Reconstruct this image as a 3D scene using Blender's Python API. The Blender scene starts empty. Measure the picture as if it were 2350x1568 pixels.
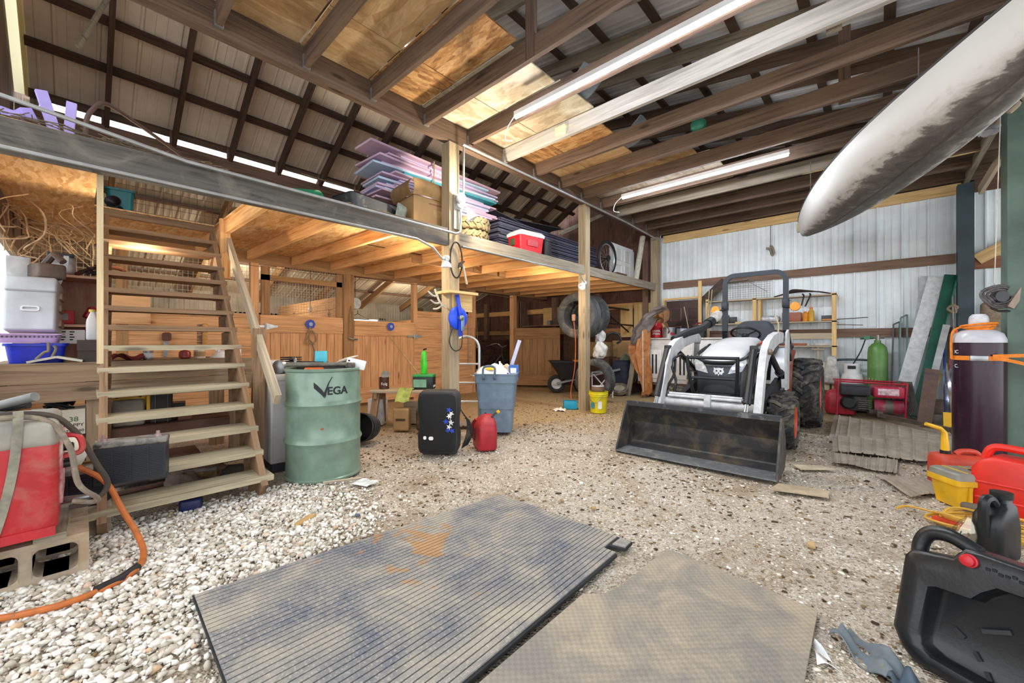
import bpy, math, random
from mathutils import Vector as V, Matrix as MX, Euler
R=random.Random(11)
C=bpy.context.scene.collection
PI=math.pi
# ---- camera: 1.1 m above the gravel, level, looking 42.66 deg left of the barn's long axis (+Y)
FPX,CXP,CYP,HC,YAW=917.0,1175.0,784.0,1.1,math.radians(42.66)
FW=(-math.sin(YAW),math.cos(YAW));RT=(math.cos(YAW),math.sin(YAW))
def ray(px,py):
    a=(px-CXP)/FPX
    return (FW[0]+a*RT[0],FW[1]+a*RT[1],(CYP-py)/FPX)
def atz(px,py,z=0.0):            # point of a horizontal surface
    d=ray(px,py);t=(z-HC)/d[2];return V((d[0]*t,d[1]*t,z))
def atx(px,py,x):                # point of a wall facing +X
    d=ray(px,py);t=x/d[0];return V((x,d[1]*t,HC+d[2]*t))
def aty(px,py,y):                # point of a wall facing -Y
    d=ray(px,py);t=y/d[1];return V((d[0]*t,y,HC+d[2]*t))
def T(x=0,y=0,z=0,rx=0,ry=0,rz=0,s=1):
    return MX.Translation((x,y,z))@Euler((math.radians(rx),math.radians(ry),math.radians(rz))).to_matrix().to_4x4()@MX.Diagonal((s,s,s,1) if not isinstance(s,tuple) else s+(1,))
class MB:
    def __init__(s): s.v=[];s.f=[];s.u=[];s.T=MX.Identity(4)
    def add(s,vs,fs,uvs=None):
        o=len(s.v);s.v+=[tuple(s.T@V(p)) for p in vs]
        for i,f in enumerate(fs):
            s.f.append([o+k for k in f])
            s.u.append(uvs[i] if uvs else [(vs[k][0]+.37*vs[k][2],vs[k][1]+vs[k][2]) for k in f])
        return s
    def box(s,c,d,m=None):
        hx,hy,hz=d[0]/2,d[1]/2,d[2]/2
        vs=[V((x*hx,y*hy,z*hz)) for x in(-1,1) for y in(-1,1) for z in(-1,1)]
        fs=[(0,1,3,2),(4,6,7,5),(0,4,5,1),(2,3,7,6),(0,2,6,4),(1,5,7,3)]
        L=max(range(3),key=lambda k:d[k]);o1,o2=R.random()*9,R.random()*9
        uv=[]
        for i,f in enumerate(fs):
            ax=[(1,2),(1,2),(0,2),(0,2),(0,1),(0,1)][i]
            if ax[1]==L or (L not in ax and d[ax[1]]>d[ax[0]]): ax=(ax[1],ax[0])
            uv.append([(vs[k][ax[0]]+o1,vs[k][ax[1]]+o2) for k in f])
        M=MX.Translation(c)
        if m is not None: M=M@m
        return s.add([tuple(M@v) for v in vs],fs,uv)
    def b2(s,a,b):   # box by two corners
        return s.box([(a[k]+b[k])/2 for k in range(3)],[abs(b[k]-a[k]) for k in range(3)])
    def beam(s,a,b,w,h,up=(0,0,1)):   # board from a to b, w across, h along up
        a,b=V(a),V(b);d=b-a;x=d.normalized();u=V(up);y=u.cross(x)
        if y.length<1e-4: y=V((0,1,0)).cross(x)
        y.normalize();z=x.cross(y)
        m=MX((x,y,z)).transposed().to_4x4()
        return s.box((a+b)/2,(d.length,w,h),m)
    def tube(s,pts,r,n=8,closed=False,cap=True):
        P=[V(p) for p in pts];k=len(P);rr=r if isinstance(r,(list,tuple)) else [r]*k
        vs=[];fs=[];pn=None
        for i,p in enumerate(P):
            if closed: t=P[(i+1)%k]-P[i-1]
            else: t=P[min(i+1,k-1)]-P[max(i-1,0)]
            if t.length<1e-9: t=V((0,0,1))
            t.normalize()
            if pn is None:
                pn=t.orthogonal().normalized()
            else:
                pn=pn-t*pn.dot(t)
                pn=pn.normalized() if pn.length>1e-6 else t.orthogonal().normalized()
            b=t.cross(pn)
            for j in range(n):
                a=2*PI*j/n;vs.append(p+(pn*math.cos(a)+b*math.sin(a))*rr[i])
        for i in range(k if closed else k-1):
            i2=(i+1)%k
            for j in range(n):
                j2=(j+1)%n;fs.append((i*n+j,i*n+j2,i2*n+j2,i2*n+j))
        if cap and not closed:
            fs.append(tuple(range(n-1,-1,-1)));fs.append(tuple((k-1)*n+j for j in range(n)))
        return s.add([tuple(v) for v in vs],fs)
    def lathe(s,prof,n=24,m=None,cap=True):   # prof: (r,z)
        vs=[];fs=[];M=m or MX.Identity(4)
        for r,z in prof:
            for j in range(n):
                a=2*PI*j/n;vs.append(tuple(M@V((r*math.cos(a),r*math.sin(a),z))))
        k=len(prof)
        for i in range(k-1):
            for j in range(n):
                j2=(j+1)%n;fs.append((i*n+j,i*n+j2,(i+1)*n+j2,(i+1)*n+j))
        if cap:
            if prof[0][0]>1e-4: fs.append(tuple(range(n-1,-1,-1)))
            if prof[-1][0]>1e-4: fs.append(tuple((k-1)*n+j for j in range(n)))
        return s.add(vs,fs)
    def prism(s,poly,h,m=None):   # outline in XY, thickness h along Z
        M=m or MX.Identity(4);n=len(poly)
        vs=[tuple(M@V((p[0],p[1],0))) for p in poly]+[tuple(M@V((p[0],p[1],h))) for p in poly]
        fs=[tuple(range(n-1,-1,-1)),tuple(range(n,2*n))]+[(i,(i+1)%n,n+(i+1)%n,n+i) for i in range(n)]
        uv=[[tuple(poly[k%n]) for k in f] for f in fs]
        return s.add(vs,fs,uv)
    def rbox(s,c,d,r,seg=3,m=None,taper=None):   # rounded box; taper=(sx,sy) scale of the top
        h=[q/2 for q in d];r=min(r,min(h)*.999)
        def ax(H):
            t=[math.tan(PI/4*k/seg) for k in range(seg+1)]
            return [-(H-r)-r*x for x in reversed(t)]+[(H-r)+r*x for x in t]
        A=[ax(q) for q in h];vs=[];fs=[];idx={}
        M=MX.Translation(c)
        if m is not None: M=M@m
        def pt(x,y,z):
            key=(round(x,6),round(y,6),round(z,6))
            if key in idx: return idx[key]
            p=V((x,y,z));q=V([max(-(h[k]-r),min(h[k]-r,p[k])) for k in range(3)])
            e=p-q
            if e.length>1e-9: e=e.normalized()*r
            w=q+e
            if taper:
                f=(w.z/h[2]+1)/2;w.x*=1+(taper[0]-1)*f;w.y*=1+(taper[1]-1)*f
            vs.append(tuple(M@w));idx[key]=len(vs)-1;return idx[key]
        for k in range(3):
            a,b=(k+1)%3,(k+2)%3
            for sg in(-1,1):
                for i in range(len(A[a])-1):
                    for j in range(len(A[b])-1):
                        q=[]
                        for (ii,jj) in((i,j),(i+1,j),(i+1,j+1),(i,j+1)):
                            co=[0,0,0];co[k]=sg*h[k];co[a]=A[a][ii];co[b]=A[b][jj];q.append(pt(*co))
                        if sg<0: q.reverse()
                        if len(set(q))>=3: fs.append(tuple(dict.fromkeys(q)))
        return s.add(vs,fs)
    def grid(s,fn,nu,nv,close=False):   # surface fn(u,v), u,v in 0..1
        vs=[tuple(fn(i/nu,j/nv)) for i in range(nu+1) for j in range(nv+1)];fs=[];uv=[]
        for i in range(nu):
            for j in range(nv):
                q=(i*(nv+1)+j,(i+1)*(nv+1)+j,(i+1)*(nv+1)+j+1,i*(nv+1)+j+1)
                fs.append(q)
        return s.add(vs,fs)
    def shell(s,fn,nu,nv,t=.004):   # same with a thickness
        g=[[V(fn(i/nu,j/nv)) for j in range(nv+1)] for i in range(nu+1)]
        N=lambda i,j:((g[min(i+1,nu)][j]-g[max(i-1,0)][j]).cross(g[i][min(j+1,nv)]-g[i][max(j-1,0)])).normalized()*t
        a=[g[i][j] for i in range(nu+1) for j in range(nv+1)]
        b=[g[i][j]-N(i,j) for i in range(nu+1) for j in range(nv+1)]
        n=len(a);I=lambda i,j:i*(nv+1)+j;fs=[]
        for i in range(nu):
            for j in range(nv):
                q=(I(i,j),I(i+1,j),I(i+1,j+1),I(i,j+1));fs.append(q);fs.append(tuple(n+k for k in reversed(q)))
        for i in range(nu):
            fs.append((I(i+1,0),I(i,0),n+I(i,0),n+I(i+1,0)));fs.append((I(i,nv),I(i+1,nv),n+I(i+1,nv),n+I(i,nv)))
        for j in range(nv):
            fs.append((I(0,j),I(0,j+1),n+I(0,j+1),n+I(0,j)));fs.append((I(nu,j+1),I(nu,j),n+I(nu,j),n+I(nu,j+1)))
        q=[(i/nu,j/nv) for i in range(nu+1) for j in range(nv+1)]*2
        return s.add([tuple(p) for p in a+b],fs,[[q[k] for k in f] for f in fs])
def _loft(s,rings,cap=True,closed=True):
    n=len(rings[0]);vs=[tuple(p) for r in rings for p in r];fs=[]
    for i in range(len(rings)-1):
        for j in range(n if closed else n-1):
            j2=(j+1)%n;fs.append((i*n+j,i*n+j2,(i+1)*n+j2,(i+1)*n+j))
    if cap and closed: fs.append(tuple(range(n-1,-1,-1)));fs.append(tuple((len(rings)-1)*n+j for j in range(n)))
    return s.add(vs,fs)
MB.loft=_loft
def _pad(s,poly,h,r,m=None,n=3):   # outline in XY, thickness h along Z, rounded rims
    M=m or MX.Identity(4);xs=[p[0] for p in poly];ys=[p[1] for p in poly]
    cx,cy,w,d=(min(xs)+max(xs))/2,(min(ys)+max(ys))/2,(max(xs)-min(xs))/2,(max(ys)-min(ys))/2
    L=[]
    for k in range(n+1):
        a=PI/2*k/n;L.append((r*(1-math.sin(a)),r*(1-math.cos(a))))
    L=L+[(i,h-z) for i,z in reversed(L)]
    return s.loft([[M@V((cx+(x-cx)*(1-i/w),cy+(y-cy)*(1-i/d),z)) for x,y in poly] for i,z in L])
MB.pad=_pad
def tag(o,label=None,cat=None,group=None,kind=None):
    if label: o['label']=label
    if cat: o['category']=cat
    if group: o['group']=group
    if kind: o['kind']=kind
    return o
def ob(name,mb,m,parent=None,label=None,cat=None,group=None,kind=None,sharp=.6,flat=False):
    me=bpy.data.meshes.new(name);me.from_pydata(mb.v,[],mb.f)
    uv=me.uv_layers.new(name='uv');uv.data.foreach_set('uv',[c for f in mb.u for p in f for c in p])
    if not flat:
        me.polygons.foreach_set('use_smooth',[True]*len(me.polygons));me.set_sharp_from_angle(angle=sharp)
    me.materials.append(m)
    o=bpy.data.objects.new(name,me);C.objects.link(o)
    if parent: o.parent=parent
    return tag(o,label,cat,group,kind)
def thing(name,label,cat,loc=(0,0,0),rz=0,group=None,rx=0,ry=0):
    o=bpy.data.objects.new(name,None);o.empty_display_size=.1;C.objects.link(o)
    o.location=loc;o.rotation_euler=(math.radians(rx),math.radians(ry),math.radians(rz))
    return tag(o,label,cat,group,'thing')
def one(name,mb,m,label,cat,loc=(0,0,0),rz=0,group=None,rx=0,ry=0,kind=None):   # a thing that is one mesh
    o=ob(name,mb,m,None,label,cat,group,kind or 'thing');o.location=loc
    o.rotation_euler=(math.radians(rx),math.radians(ry),math.radians(rz));return o
def copy_tree(o,parent=None):
    c=o.copy();C.objects.link(c);c.parent=parent
    for ch in list(o.children): copy_tree(ch,c)
    return c
def text(name,s,size,m,parent,M,kind=None,wrap=None,align='CENTER',ext=.0008,bold=0.0):
    cu=bpy.data.curves.new(name,'FONT');cu.body=s;cu.size=size;cu.align_x=align;cu.extrude=ext;cu.offset=bold
    to=bpy.data.objects.new('tmp',cu);C.objects.link(to)
    dg=bpy.context.evaluated_depsgraph_get();me=bpy.data.meshes.new_from_object(to.evaluated_get(dg))
    bpy.data.objects.remove(to)
    for v in me.vertices:
        if wrap:   # wrapped round a vertical cylinder of radius wrap, angle 0 along -Y
            a=v.co.x/wrap;r=wrap+v.co.z;v.co=V((r*math.sin(a),-r*math.cos(a),v.co.y))
        v.co=M@v.co
    me.materials.clear();me.materials.append(m)
    o=bpy.data.objects.new(name,me);C.objects.link(o);o.parent=parent
    return o
def blob(mb,s,seed=1,amp=.16,fold=.06,c=(0,0,0)):   # soft lumpy bag: unequal bulges and creases, flat underneath
    q=random.Random(seed);ph=[q.random()*6.3 for _ in range(8)]
    def fn(u,v):
        a=2*PI*u;b=PI*(v-.5);r=1+amp*math.sin(2*a+ph[0])*math.cos(b)+amp*.7*math.sin(3*a+ph[1]+3*b)+fold*math.sin(9*a+ph[2]+4*math.sin(3*b+ph[3]))*math.cos(b)+fold*math.sin(7*b+ph[4])
        return V((c[0]+s[0]*.5*r*math.cos(a)*math.cos(b),c[1]+s[1]*.5*r*math.sin(a)*math.cos(b),c[2]+s[2]*.5*(1+max(-.9,r*math.sin(b)))))
    return mb.grid(fn,30,16)
def arc(cx,cy,r,a0,a1,n=8): return [(cx+r*math.cos(math.radians(a0+(a1-a0)*i/n)),cy+r*math.sin(math.radians(a0+(a1-a0)*i/n))) for i in range(n+1)]
def rrect(w,h,r,n=4):
    p=[]
    for (x,y,a) in((w/2-r,h/2-r,0),(-w/2+r,h/2-r,90),(-w/2+r,-h/2+r,180),(w/2-r,-h/2+r,270)): p+=arc(x,y,r,a,a+90,n)
    return p
def bez(P,n=12):   # Catmull-Rom through points
    P=[V(p) for p in P];Q=[P[0]*2-P[1]]+P+[P[-1]*2-P[-2]];o=[]
    for i in range(1,len(Q)-2):
        a,b,c,d=Q[i-1],Q[i],Q[i+1],Q[i+2]
        for k in range(n):
            t=k/n;o.append(.5*((2*b)+(c-a)*t+(2*a-5*b+4*c-d)*t*t+(3*b-a-3*c+d)*t**3))
    o.append(P[-1]);return o
# ---- materials
def lin(h):
    h=h.lstrip('#');c=[int(h[i:i+2],16)/255 for i in(0,2,4)]
    return tuple(x/12.92 if x<=.04045 else ((x+.055)/1.055)**2.4 for x in c)+(1,)
class NT:
    def __init__(s,name):
        s.m=bpy.data.materials.new(name);s.m.use_nodes=True;s.n=s.m.node_tree.nodes;s.l=s.m.node_tree.links;s.b=s.n['Principled BSDF']
    def new(s,t,**k):
        o=s.n.new(t)
        for a,b in k.items():
            if isinstance(a,str) and hasattr(o,a): setattr(o,a,b)
        return o
    def ramp(s,src,stops,interp='LINEAR'):
        r=s.n.new('ShaderNodeValToRGB');r.color_ramp.interpolation=interp
        e=r.color_ramp.elements
        while len(e)<len(stops): e.new(.5)
        for i,(p,c) in enumerate(stops): e[i].position=p;e[i].color=lin(c) if isinstance(c,str) else c
        s.l.new(src,r.inputs[0]);return r.outputs[0]
    def map(s,coord,sc,rot=(0,0,0)):
        tc=s.n.new('ShaderNodeTexCoord');mp=s.n.new('ShaderNodeMapping');mp.inputs['Scale'].default_value=sc
        s.l.new(tc.outputs[coord],mp.inputs[0]);return mp.outputs[0]
    def noise(s,vec,scale,detail=4,rough=.55,dist=0):
        n=s.n.new('ShaderNodeTexNoise');n.inputs['Scale'].default_value=scale;n.inputs['Detail'].default_value=detail
        n.inputs['Roughness'].default_value=rough;n.inputs['Distortion'].default_value=dist;s.l.new(vec,n.inputs['Vector']);return n.outputs['Fac']
    def voro(s,vec,scale,feat='F1'):
        n=s.n.new('ShaderNodeTexVoronoi');n.feature=feat;n.inputs['Scale'].default_value=scale;s.l.new(vec,n.inputs['Vector']);return n
    def mix(s,f,a,b,mode='MIX'):
        n=s.n.new('ShaderNodeMix');n.data_type='RGBA';n.blend_type=mode
        for i,x in((0,f),(6,a),(7,b)):
            if hasattr(x,'is_output') or hasattr(x,'links'): s.l.new(x,n.inputs[i])
            elif i==0: n.inputs[0].default_value=x
            else: n.inputs[i].default_value=lin(x) if isinstance(x,str) else x
        return n.outputs[2]
    def math(s,op,a,b=0):
        n=s.n.new('ShaderNodeMath');n.operation=op
        for i,x in((0,a),(1,b)):
            if hasattr(x,'links'): s.l.new(x,n.inputs[i])
            else: n.inputs[i].default_value=x
        return n.outputs[0]
    def bump(s,h,st=.3,d=.01):
        n=s.n.new('ShaderNodeBump');n.inputs['Strength'].default_value=st;n.inputs['Distance'].default_value=d
        s.l.new(h,n.inputs['Height']);s.l.new(n.outputs[0],s.b.inputs['Normal'])
    def out(s,col,rough=.6,metal=0,spec=.5):
        if hasattr(col,'links'): s.l.new(col,s.b.inputs['Base Color'])
        else: s.b.inputs['Base Color'].default_value=lin(col) if isinstance(col,str) else col
        s.b.inputs['Roughness'].default_value=rough;s.b.inputs['Metallic'].default_value=metal;s.b.inputs['Specular IOR Level'].default_value=spec
        return s.m
def shade(h,f):
    c=[int(h.lstrip('#')[i:i+2],16) for i in(0,2,4)];return '#%02x%02x%02x'%tuple(max(0,min(255,int(x*f))) for x in c)
TUBE_E=58
_pm={}
def pm(col,rough=.55,metal=0,var=.14,sc=9,bump=0,name=None,spec=.5):   # plain surface with slight uneven tone
    k=(col,rough,metal,var,sc,bump,spec)
    if k in _pm: return _pm[k]
    t=NT(name or 'surface_'+col.lstrip('#'));v=t.map('Object',(1,1,1));f=t.noise(v,sc,5)
    c=t.ramp(f,[(.3,shade(col,1-var)),(.7,shade(col,1+var*.6))])
    if bump: t.bump(t.noise(v,sc*6,3),bump,.004)
    _pm[k]=t.out(c,rough,metal,spec);return _pm[k]
_wm={}
def wood(dark,light,name='wood',gr=24,rough=.75,knot=True,stain=None):
    k=(dark,light,gr,stain)
    if k in _wm: return _wm[k]
    t=NT(name);v=t.map('UV',(1.1,gr,1));v2=t.map('UV',(1,3,1))
    a=t.noise(v,1.6,6,.6,.6);b=t.noise(v2,1.3,3)
    f=t.math('ADD',t.math('MULTIPLY',a,.7),t.math('MULTIPLY',b,.35))
    c=t.ramp(f,[(.32,dark),(.52,light),(.7,shade(light,1.12))])
    if knot:
        vo=t.voro(t.map('UV',(1.3,5,1)),1.0);kf=t.ramp(vo.outputs['Distance'],[(.05,(1,1,1,1)),(.12,(0,0,0,1))])
        c=t.mix(t.math('MULTIPLY',kf,.7),c,shade(dark,.6))
    if stain:
        n=t.noise(t.map('Object',(1,1,1)),2.2,5,.65,1.2);c=t.mix(t.ramp(n,[(.5,(0,0,0,1)),(.68,(.8,.8,.8,1))]),c,stain)
    t.bump(a,.35,.004)
    _wm[k]=t.out(c,rough,0,.25);return _wm[k]
def osb(a,b,c,name='osb',sc=1.0,stain=None):
    t=NT(name);v=t.map('UV',(6*sc,24*sc,1));v3=t.map('UV',(1,1,1))
    vo=t.voro(v,1.6);h=t.ramp(vo.outputs['Color'],[(.15,a),(.5,b),(.85,c)])
    n=t.noise(v,2.2,5,.6,1.5);col=t.mix(.45,h,t.ramp(n,[(.3,a),(.55,b),(.75,c)]))
    if stain:
        m=t.ramp(t.noise(v3,1.7,6,.7,1.0),[(.5,(0,0,0,1)),(.7,(.85,.85,.85,1))]);col=t.mix(m,col,stain)
    t.bump(vo.outputs['Distance'],.25,.004);return t.out(col,.75,0,.25)
def emit(col,st):
    t=NT('lamp_glow');t.b.inputs['Emission Color'].default_value=lin(col);t.b.inputs['Emission Strength'].default_value=st
    return t.out(col,.4)
def glass(col='#e8f0f0',a=.12,name='clear_glass'):
    t=NT(name);tr=t.new('ShaderNodeBsdfTransparent');gl=t.new('ShaderNodeBsdfGlossy');gl.inputs['Roughness'].default_value=.05
    gl.inputs['Color'].default_value=lin(col);mx=t.new('ShaderNodeMixShader');mx.inputs[0].default_value=a
    t.l.new(tr.outputs[0],mx.inputs[1]);t.l.new(gl.outputs[0],mx.inputs[2]);t.l.new(mx.outputs[0],t.n['Material Output'].inputs[0]);return t.m
def dirty(col,dirt,amt=.55,sc=5,rough=.5,metal=0,name='soiled_paint',bump=.0,edge=.15,spec=.5):   # paint with shaped blotches of dirt
    t=NT(name);v=t.map('Object',(1,1,1));n=t.noise(v,sc,7,.68,.8)
    c=t.mix(t.ramp(n,[(amt,(0,0,0,1)),(amt+edge,(.9,.9,.9,1))]),t.ramp(t.noise(v,sc*2.3,3),[(.3,shade(col,.9)),(.7,shade(col,1.06))]),dirt)
    if bump: t.bump(t.noise(v,sc*9,3),bump,.004)
    return t.out(c,rough,metal,spec)
W_BROWN=wood('#4f3f33','#83695a','weathered_brown_timber')
W_DARK=wood('#2a211d','#54443a','dark_truss_timber')
W_CHORD=wood('#3a2d27','#6b5849','truss_timber')
W_PALE=wood('#8a7c68','#b5a68f','pale_timber')
W_WHITE=wood('#8a857d','#b0aba2','whitewashed_timber')
W_GREY=wood('#5c564c','#948a7a','grey_weathered_timber')
W_DKGREY=wood('#2e2b28','#5a5550','dark_weathered_timber',stain='#7c766c')
W_POST=wood('#6a5a46','#a6957a','treated_post')
W_ORANGE=wood('#bb7e44','#e7b47a','orange_pine')
W_STALL=wood('#a8784e','#dcac7e','stall_board')
W_STALL2=wood('#6f5238','#a8835c','old_stall_board')
W_FRESH=wood('#b98f58','#dcb981','fresh_pine')
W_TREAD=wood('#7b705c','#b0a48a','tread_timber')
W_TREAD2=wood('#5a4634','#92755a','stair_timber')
W_BENCH=wood('#675340','#a18a70','bench_timber')
W_REDBRN=wood('#3a2823','#694c40','dark_red_brown_board',stain='#7a6258')
W_GREENP=pm('#5d7266',.6,0,.18,3,.2,'green_painted_timber')
W_GREEND=pm('#34434a',.55,0,.2,3,.2,'dark_green_painted_timber')
BLK=pm('#191b1e',.42,0,.25,9,0,'black_plastic')
BLKR=pm('#1c1c1e',.7,0,.3,14,.15,'black_rubber')
GALV=pm('#b4b8bb',.38,.75,.12,14,0,'galvanised_steel')
STEEL=pm('#8d9092',.35,.85,.15,12,0,'bare_steel')
RUST=dirty('#6a4a3a','#8a5530',.5,7,.8,.2,'rusty_steel',.3)
WHT=pm('#e6e7e6',.4,0,.06,4,0,'white_paint')
WPLA=pm('#eef0f2',.35,0,.05,5,0,'white_plastic')
RED=pm('#b3202a',.4,0,.2,6,0,'red_plastic')
BLUE=pm('#1f46c8',.35,0,.15,6,0,'blue_plastic')
YEL=pm('#eab622',.4,0,.12,6,0,'yellow_plastic')
CARD=pm('#b08f62',.8,0,.1,5,0,'cardboard')
ROPE=pm('#a08a68',.9,0,.2,30,.3,'old_rope')
INK=pm('#16191c',.6,0,.05,3,0,'black_ink')
WINK=pm('#f2f2f0',.6,0,.03,3,0,'white_ink')
import numpy as np
# ================= GROUND =================
def floor_mat():
    t=NT('gravel_ground');v=t.map('Object',(1,1,1))
    vo=t.voro(v,95);vo2=t.voro(v,48)
    chips=t.ramp(vo.outputs['Color'],[(.0,'#5f5345'),(.2,'#9d8f7c'),(.45,'#c4b7a4'),(.75,'#ded4c5'),(1,'#f2ede3')])
    big=t.ramp(vo2.outputs['Color'],[(.1,'#a89b8a'),(.5,'#ddd3c4'),(.9,'#f2ede4')])
    c=t.mix(.3,chips,big)
    pa=t.ramp(t.noise(v,.9,7,.72,.8),[(.50,(0,0,0,1)),(.66,(.75,.75,.75,1))]);c=t.mix(pa,c,'#9c8467')
    d=t.ramp(t.noise(v,3.2,8,.7,.6),[(.42,(0,0,0,1)),(.62,(1,1,1,1))])
    c=t.mix(t.math('MULTIPLY',d,.38),c,'#a39079')
    sp=t.ramp(t.noise(v,85,4,.75),[(.57,(0,0,0,1)),(.62,(1,1,1,1))]);c=t.mix(t.math('MULTIPLY',sp,.75),c,'#4b4034')
    # straw litter towards the stalls
    sx=t.new('ShaderNodeSeparateXYZ');t.l.new(v,sx.inputs[0])
    far=t.ramp(t.math('ADD',t.math('MULTIPLY',t.math('SUBTRACT',sx.outputs[1],sx.outputs[0]),.09),t.math('MULTIPLY',t.noise(v,1.5,4),.35)),[(.74,(0,0,0,1)),(.92,(1,1,1,1))])
    st=t.ramp(t.noise(t.map('Object',(18,60,1),(0,0,.6)),1.3,5,.65,1.2),[(.3,'#7c6340'),(.5,'#b99b68'),(.7,'#dcc698')])
    c=t.mix(t.math('MULTIPLY',far,.8),c,st)
    t.bump(vo.outputs['Distance'],.9,.012)
    return t.out(c,.9,0,.2)
mb=MB();NU=NV=90
def gz(x,y): return .012*math.sin(1.7*x+.6*y)*math.sin(1.1*y-.4*x)+.006*math.sin(5.1*x+1.3)*math.sin(4.3*y)-.018
mb.grid(lambda u,v:(-12+18*u,-4+14.5*v,gz(-12+18*u,-4+14.5*v)),NU,NV)
ob('floor',mb,floor_mat(),None,'gravel and chip floor of the barn','floor',None,'structure')
def scatter(name,n,pick,smin,smax,m,label,cat,sub=1,flat=.6,seed=3):
    rs=np.random.RandomState(seed)
    import bmesh
    bm=bmesh.new();bmesh.ops.create_icosphere(bm,subdivisions=sub,radius=1);bm.verts.ensure_lookup_table()
    bv=np.array([v.co[:] for v in bm.verts]);bf=np.array([[v.index for v in f.verts] for f in bm.faces]);bm.free()
    P=[];
    while len(P)<n:
        p=pick(rs)
        if p is not None: P.append(p)
    P=np.array(P);k=len(bv)
    s=(smin+(smax-smin)*rs.rand(n)**2)[:,None]*np.stack([.7+.7*rs.rand(n),.5+.5*rs.rand(n),flat*(.6+.6*rs.rand(n))],1)
    jit=1+.42*(rs.rand(n,k,1)-.5)*2
    L=bv[None]*jit*s[:,None,:]
    a=rs.rand(n)*6.283;b=(rs.rand(n)-.5)*.9;ca,sa,cb,sb=np.cos(a),np.sin(a),np.cos(b),np.sin(b)
    x=L[...,0];y=L[...,1]*cb[:,None]-L[...,2]*sb[:,None];z=L[...,1]*sb[:,None]+L[...,2]*cb[:,None]
    X=x*ca[:,None]-y*sa[:,None]+P[:,0:1];Y=x*sa[:,None]+y*ca[:,None]+P[:,1:2];Z=z+P[:,2:3]+s[:,2:3]*.45
    co=np.stack([X,Y,Z],-1).reshape(-1,3);fc=(bf[None]+(np.arange(n)*k)[:,None,None]).reshape(-1,3)
    me=bpy.data.meshes.new(name);me.vertices.add(len(co));me.vertices.foreach_set('co',co.ravel())
    me.loops.add(len(fc)*3);me.loops.foreach_set('vertex_index',fc.ravel().astype(np.int32))
    me.polygons.add(len(fc));me.polygons.foreach_set('loop_start',np.arange(len(fc),dtype=np.int32)*3);me.update(calc_edges=True)
    me.materials.append(m);o=bpy.data.objects.new(name,me);C.objects.link(o);tag(o,label,cat,None,'stuff');return o
def stone_mat(stops,name):
    t=NT(name);g=t.new('ShaderNodeNewGeometry');c=t.ramp(g.outputs['Random Per Island'],stops)
    n=t.noise(t.map('Object',(1,1,1)),60,4);c=t.mix(.3,c,t.ramp(n,[(.3,'#8d8578'),(.7,'#f4f1ea')]),'OVERLAY');return t.out(c,.85,0,.25)
def pick_white(rs):
    x,y=-3.4+2.4*rs.rand(),-.75+2.25*rs.rand()
    d=math.hypot((x+2.75)/1.0,(y-.1)/1.25)
    if rs.rand()>max(0,min(1,(1.12-d)*3.0)): return None
    if x>-2.16 and y>.33: return None
    return (x,y,gz(x,y)+.012*rs.rand())
scatter('coarse_gravel',15000,pick_white,.007,.019,stone_mat([(0,'#a39a8c'),(.3,'#c9c2b6'),(.6,'#e4dfd6'),(.9,'#f6f4ef'),(1,'#c9a98a')],'white_gravel'),'coarse white crushed gravel below the stairs','gravel',1,.75,5)
def pick_chip(rs):
    x,y=-3.4+4.6*rs.rand(),-.5+6.5*rs.rand()**1.6
    if -2.14<x<-.95 and .33<y<2.03 and rs.rand()>.05: return None
    if -.93<x<-.2 and .9<y<2.0 and rs.rand()>.07: return None
    return (x,y,gz(x,y)+(.018 if (-2.14<x<-.2 and .33<y<2.03) else 0))
def pick_litter(rs):
    x,y=-4.6+5.6*rs.rand(),-.3+7.2*rs.rand()
    k=.5+.5*math.sin(2.1*x+1.3*y)*math.sin(1.7*y-.9*x+1)
    if rs.rand()>.25+.75*k**2: return None
    if -2.14<x<-.2 and .33<y<2.03 and rs.rand()>.12: return None
    if x<-2.2 and y<1.2 and rs.rand()>.08: return None
    return (x,y,gz(x,y)+(.02 if (-2.14<x<-.2 and .33<y<2.03) else .002))
scatter('leaf_litter',6500,pick_litter,.004,.017,stone_mat([(0,'#3a2d22'),(.35,'#55422f'),(.6,'#77603f'),(1,'#8f7a58')],'leaf_litter'),'dark brown leaf bits and bark strewn over the pale gravel','leaf litter',1,.22,9)
scatter('wood_chips',24000,pick_chip,.003,.012,stone_mat([(0,'#4a3d30'),(.2,'#96856f'),(.45,'#d3c7b4'),(.8,'#efe8da'),(1,'#f8f5ee')],'floor_chips'),'small pale chips and grit scattered on the floor','grit',1,.45,6)
# ================= WALLS AND ROOF =================
def ribbed(L,H,pitch=.23,h=.014,minor=True):
    P=[];x=0
    while x<L:
        P+=[(x,0),(x+.012,h),(x+.03,h),(x+.042,0)]
        if minor:
            for q in(.42,.72):
                a=x+pitch*q;P+=[(a,0),(a+.008,h*.3),(a+.02,h*.3),(a+.028,0)]
        x+=pitch
    P.append((L,0));return P
def siding(L,H,pitch=.23,h=.014,M=None,mb=None,minor=True):
    P=ribbed(L,H,pitch,h,minor);mb=mb or MB();vs=[];fs=[]
    for (x,y) in P: vs+=[(x,y,0),(x,y,H)]
    for i in range(len(P)-1): fs.append((2*i,2*i+2,2*i+3,2*i+1))
    mb.T=M or MX.Identity(4);mb.add(vs,fs);mb.T=MX.Identity(4);return mb
S_WHITE=pm('#eaf1f6',.42,0,.07,2.2,0,'white_metal_siding')
S_GREY=pm('#b9b3a4',.6,0,.14,3,0,'pale_metal_siding')
S_ROOF=pm('#e6d8c6',.6,0,.12,1.6,0,'roof_sheet_underside')
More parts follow.
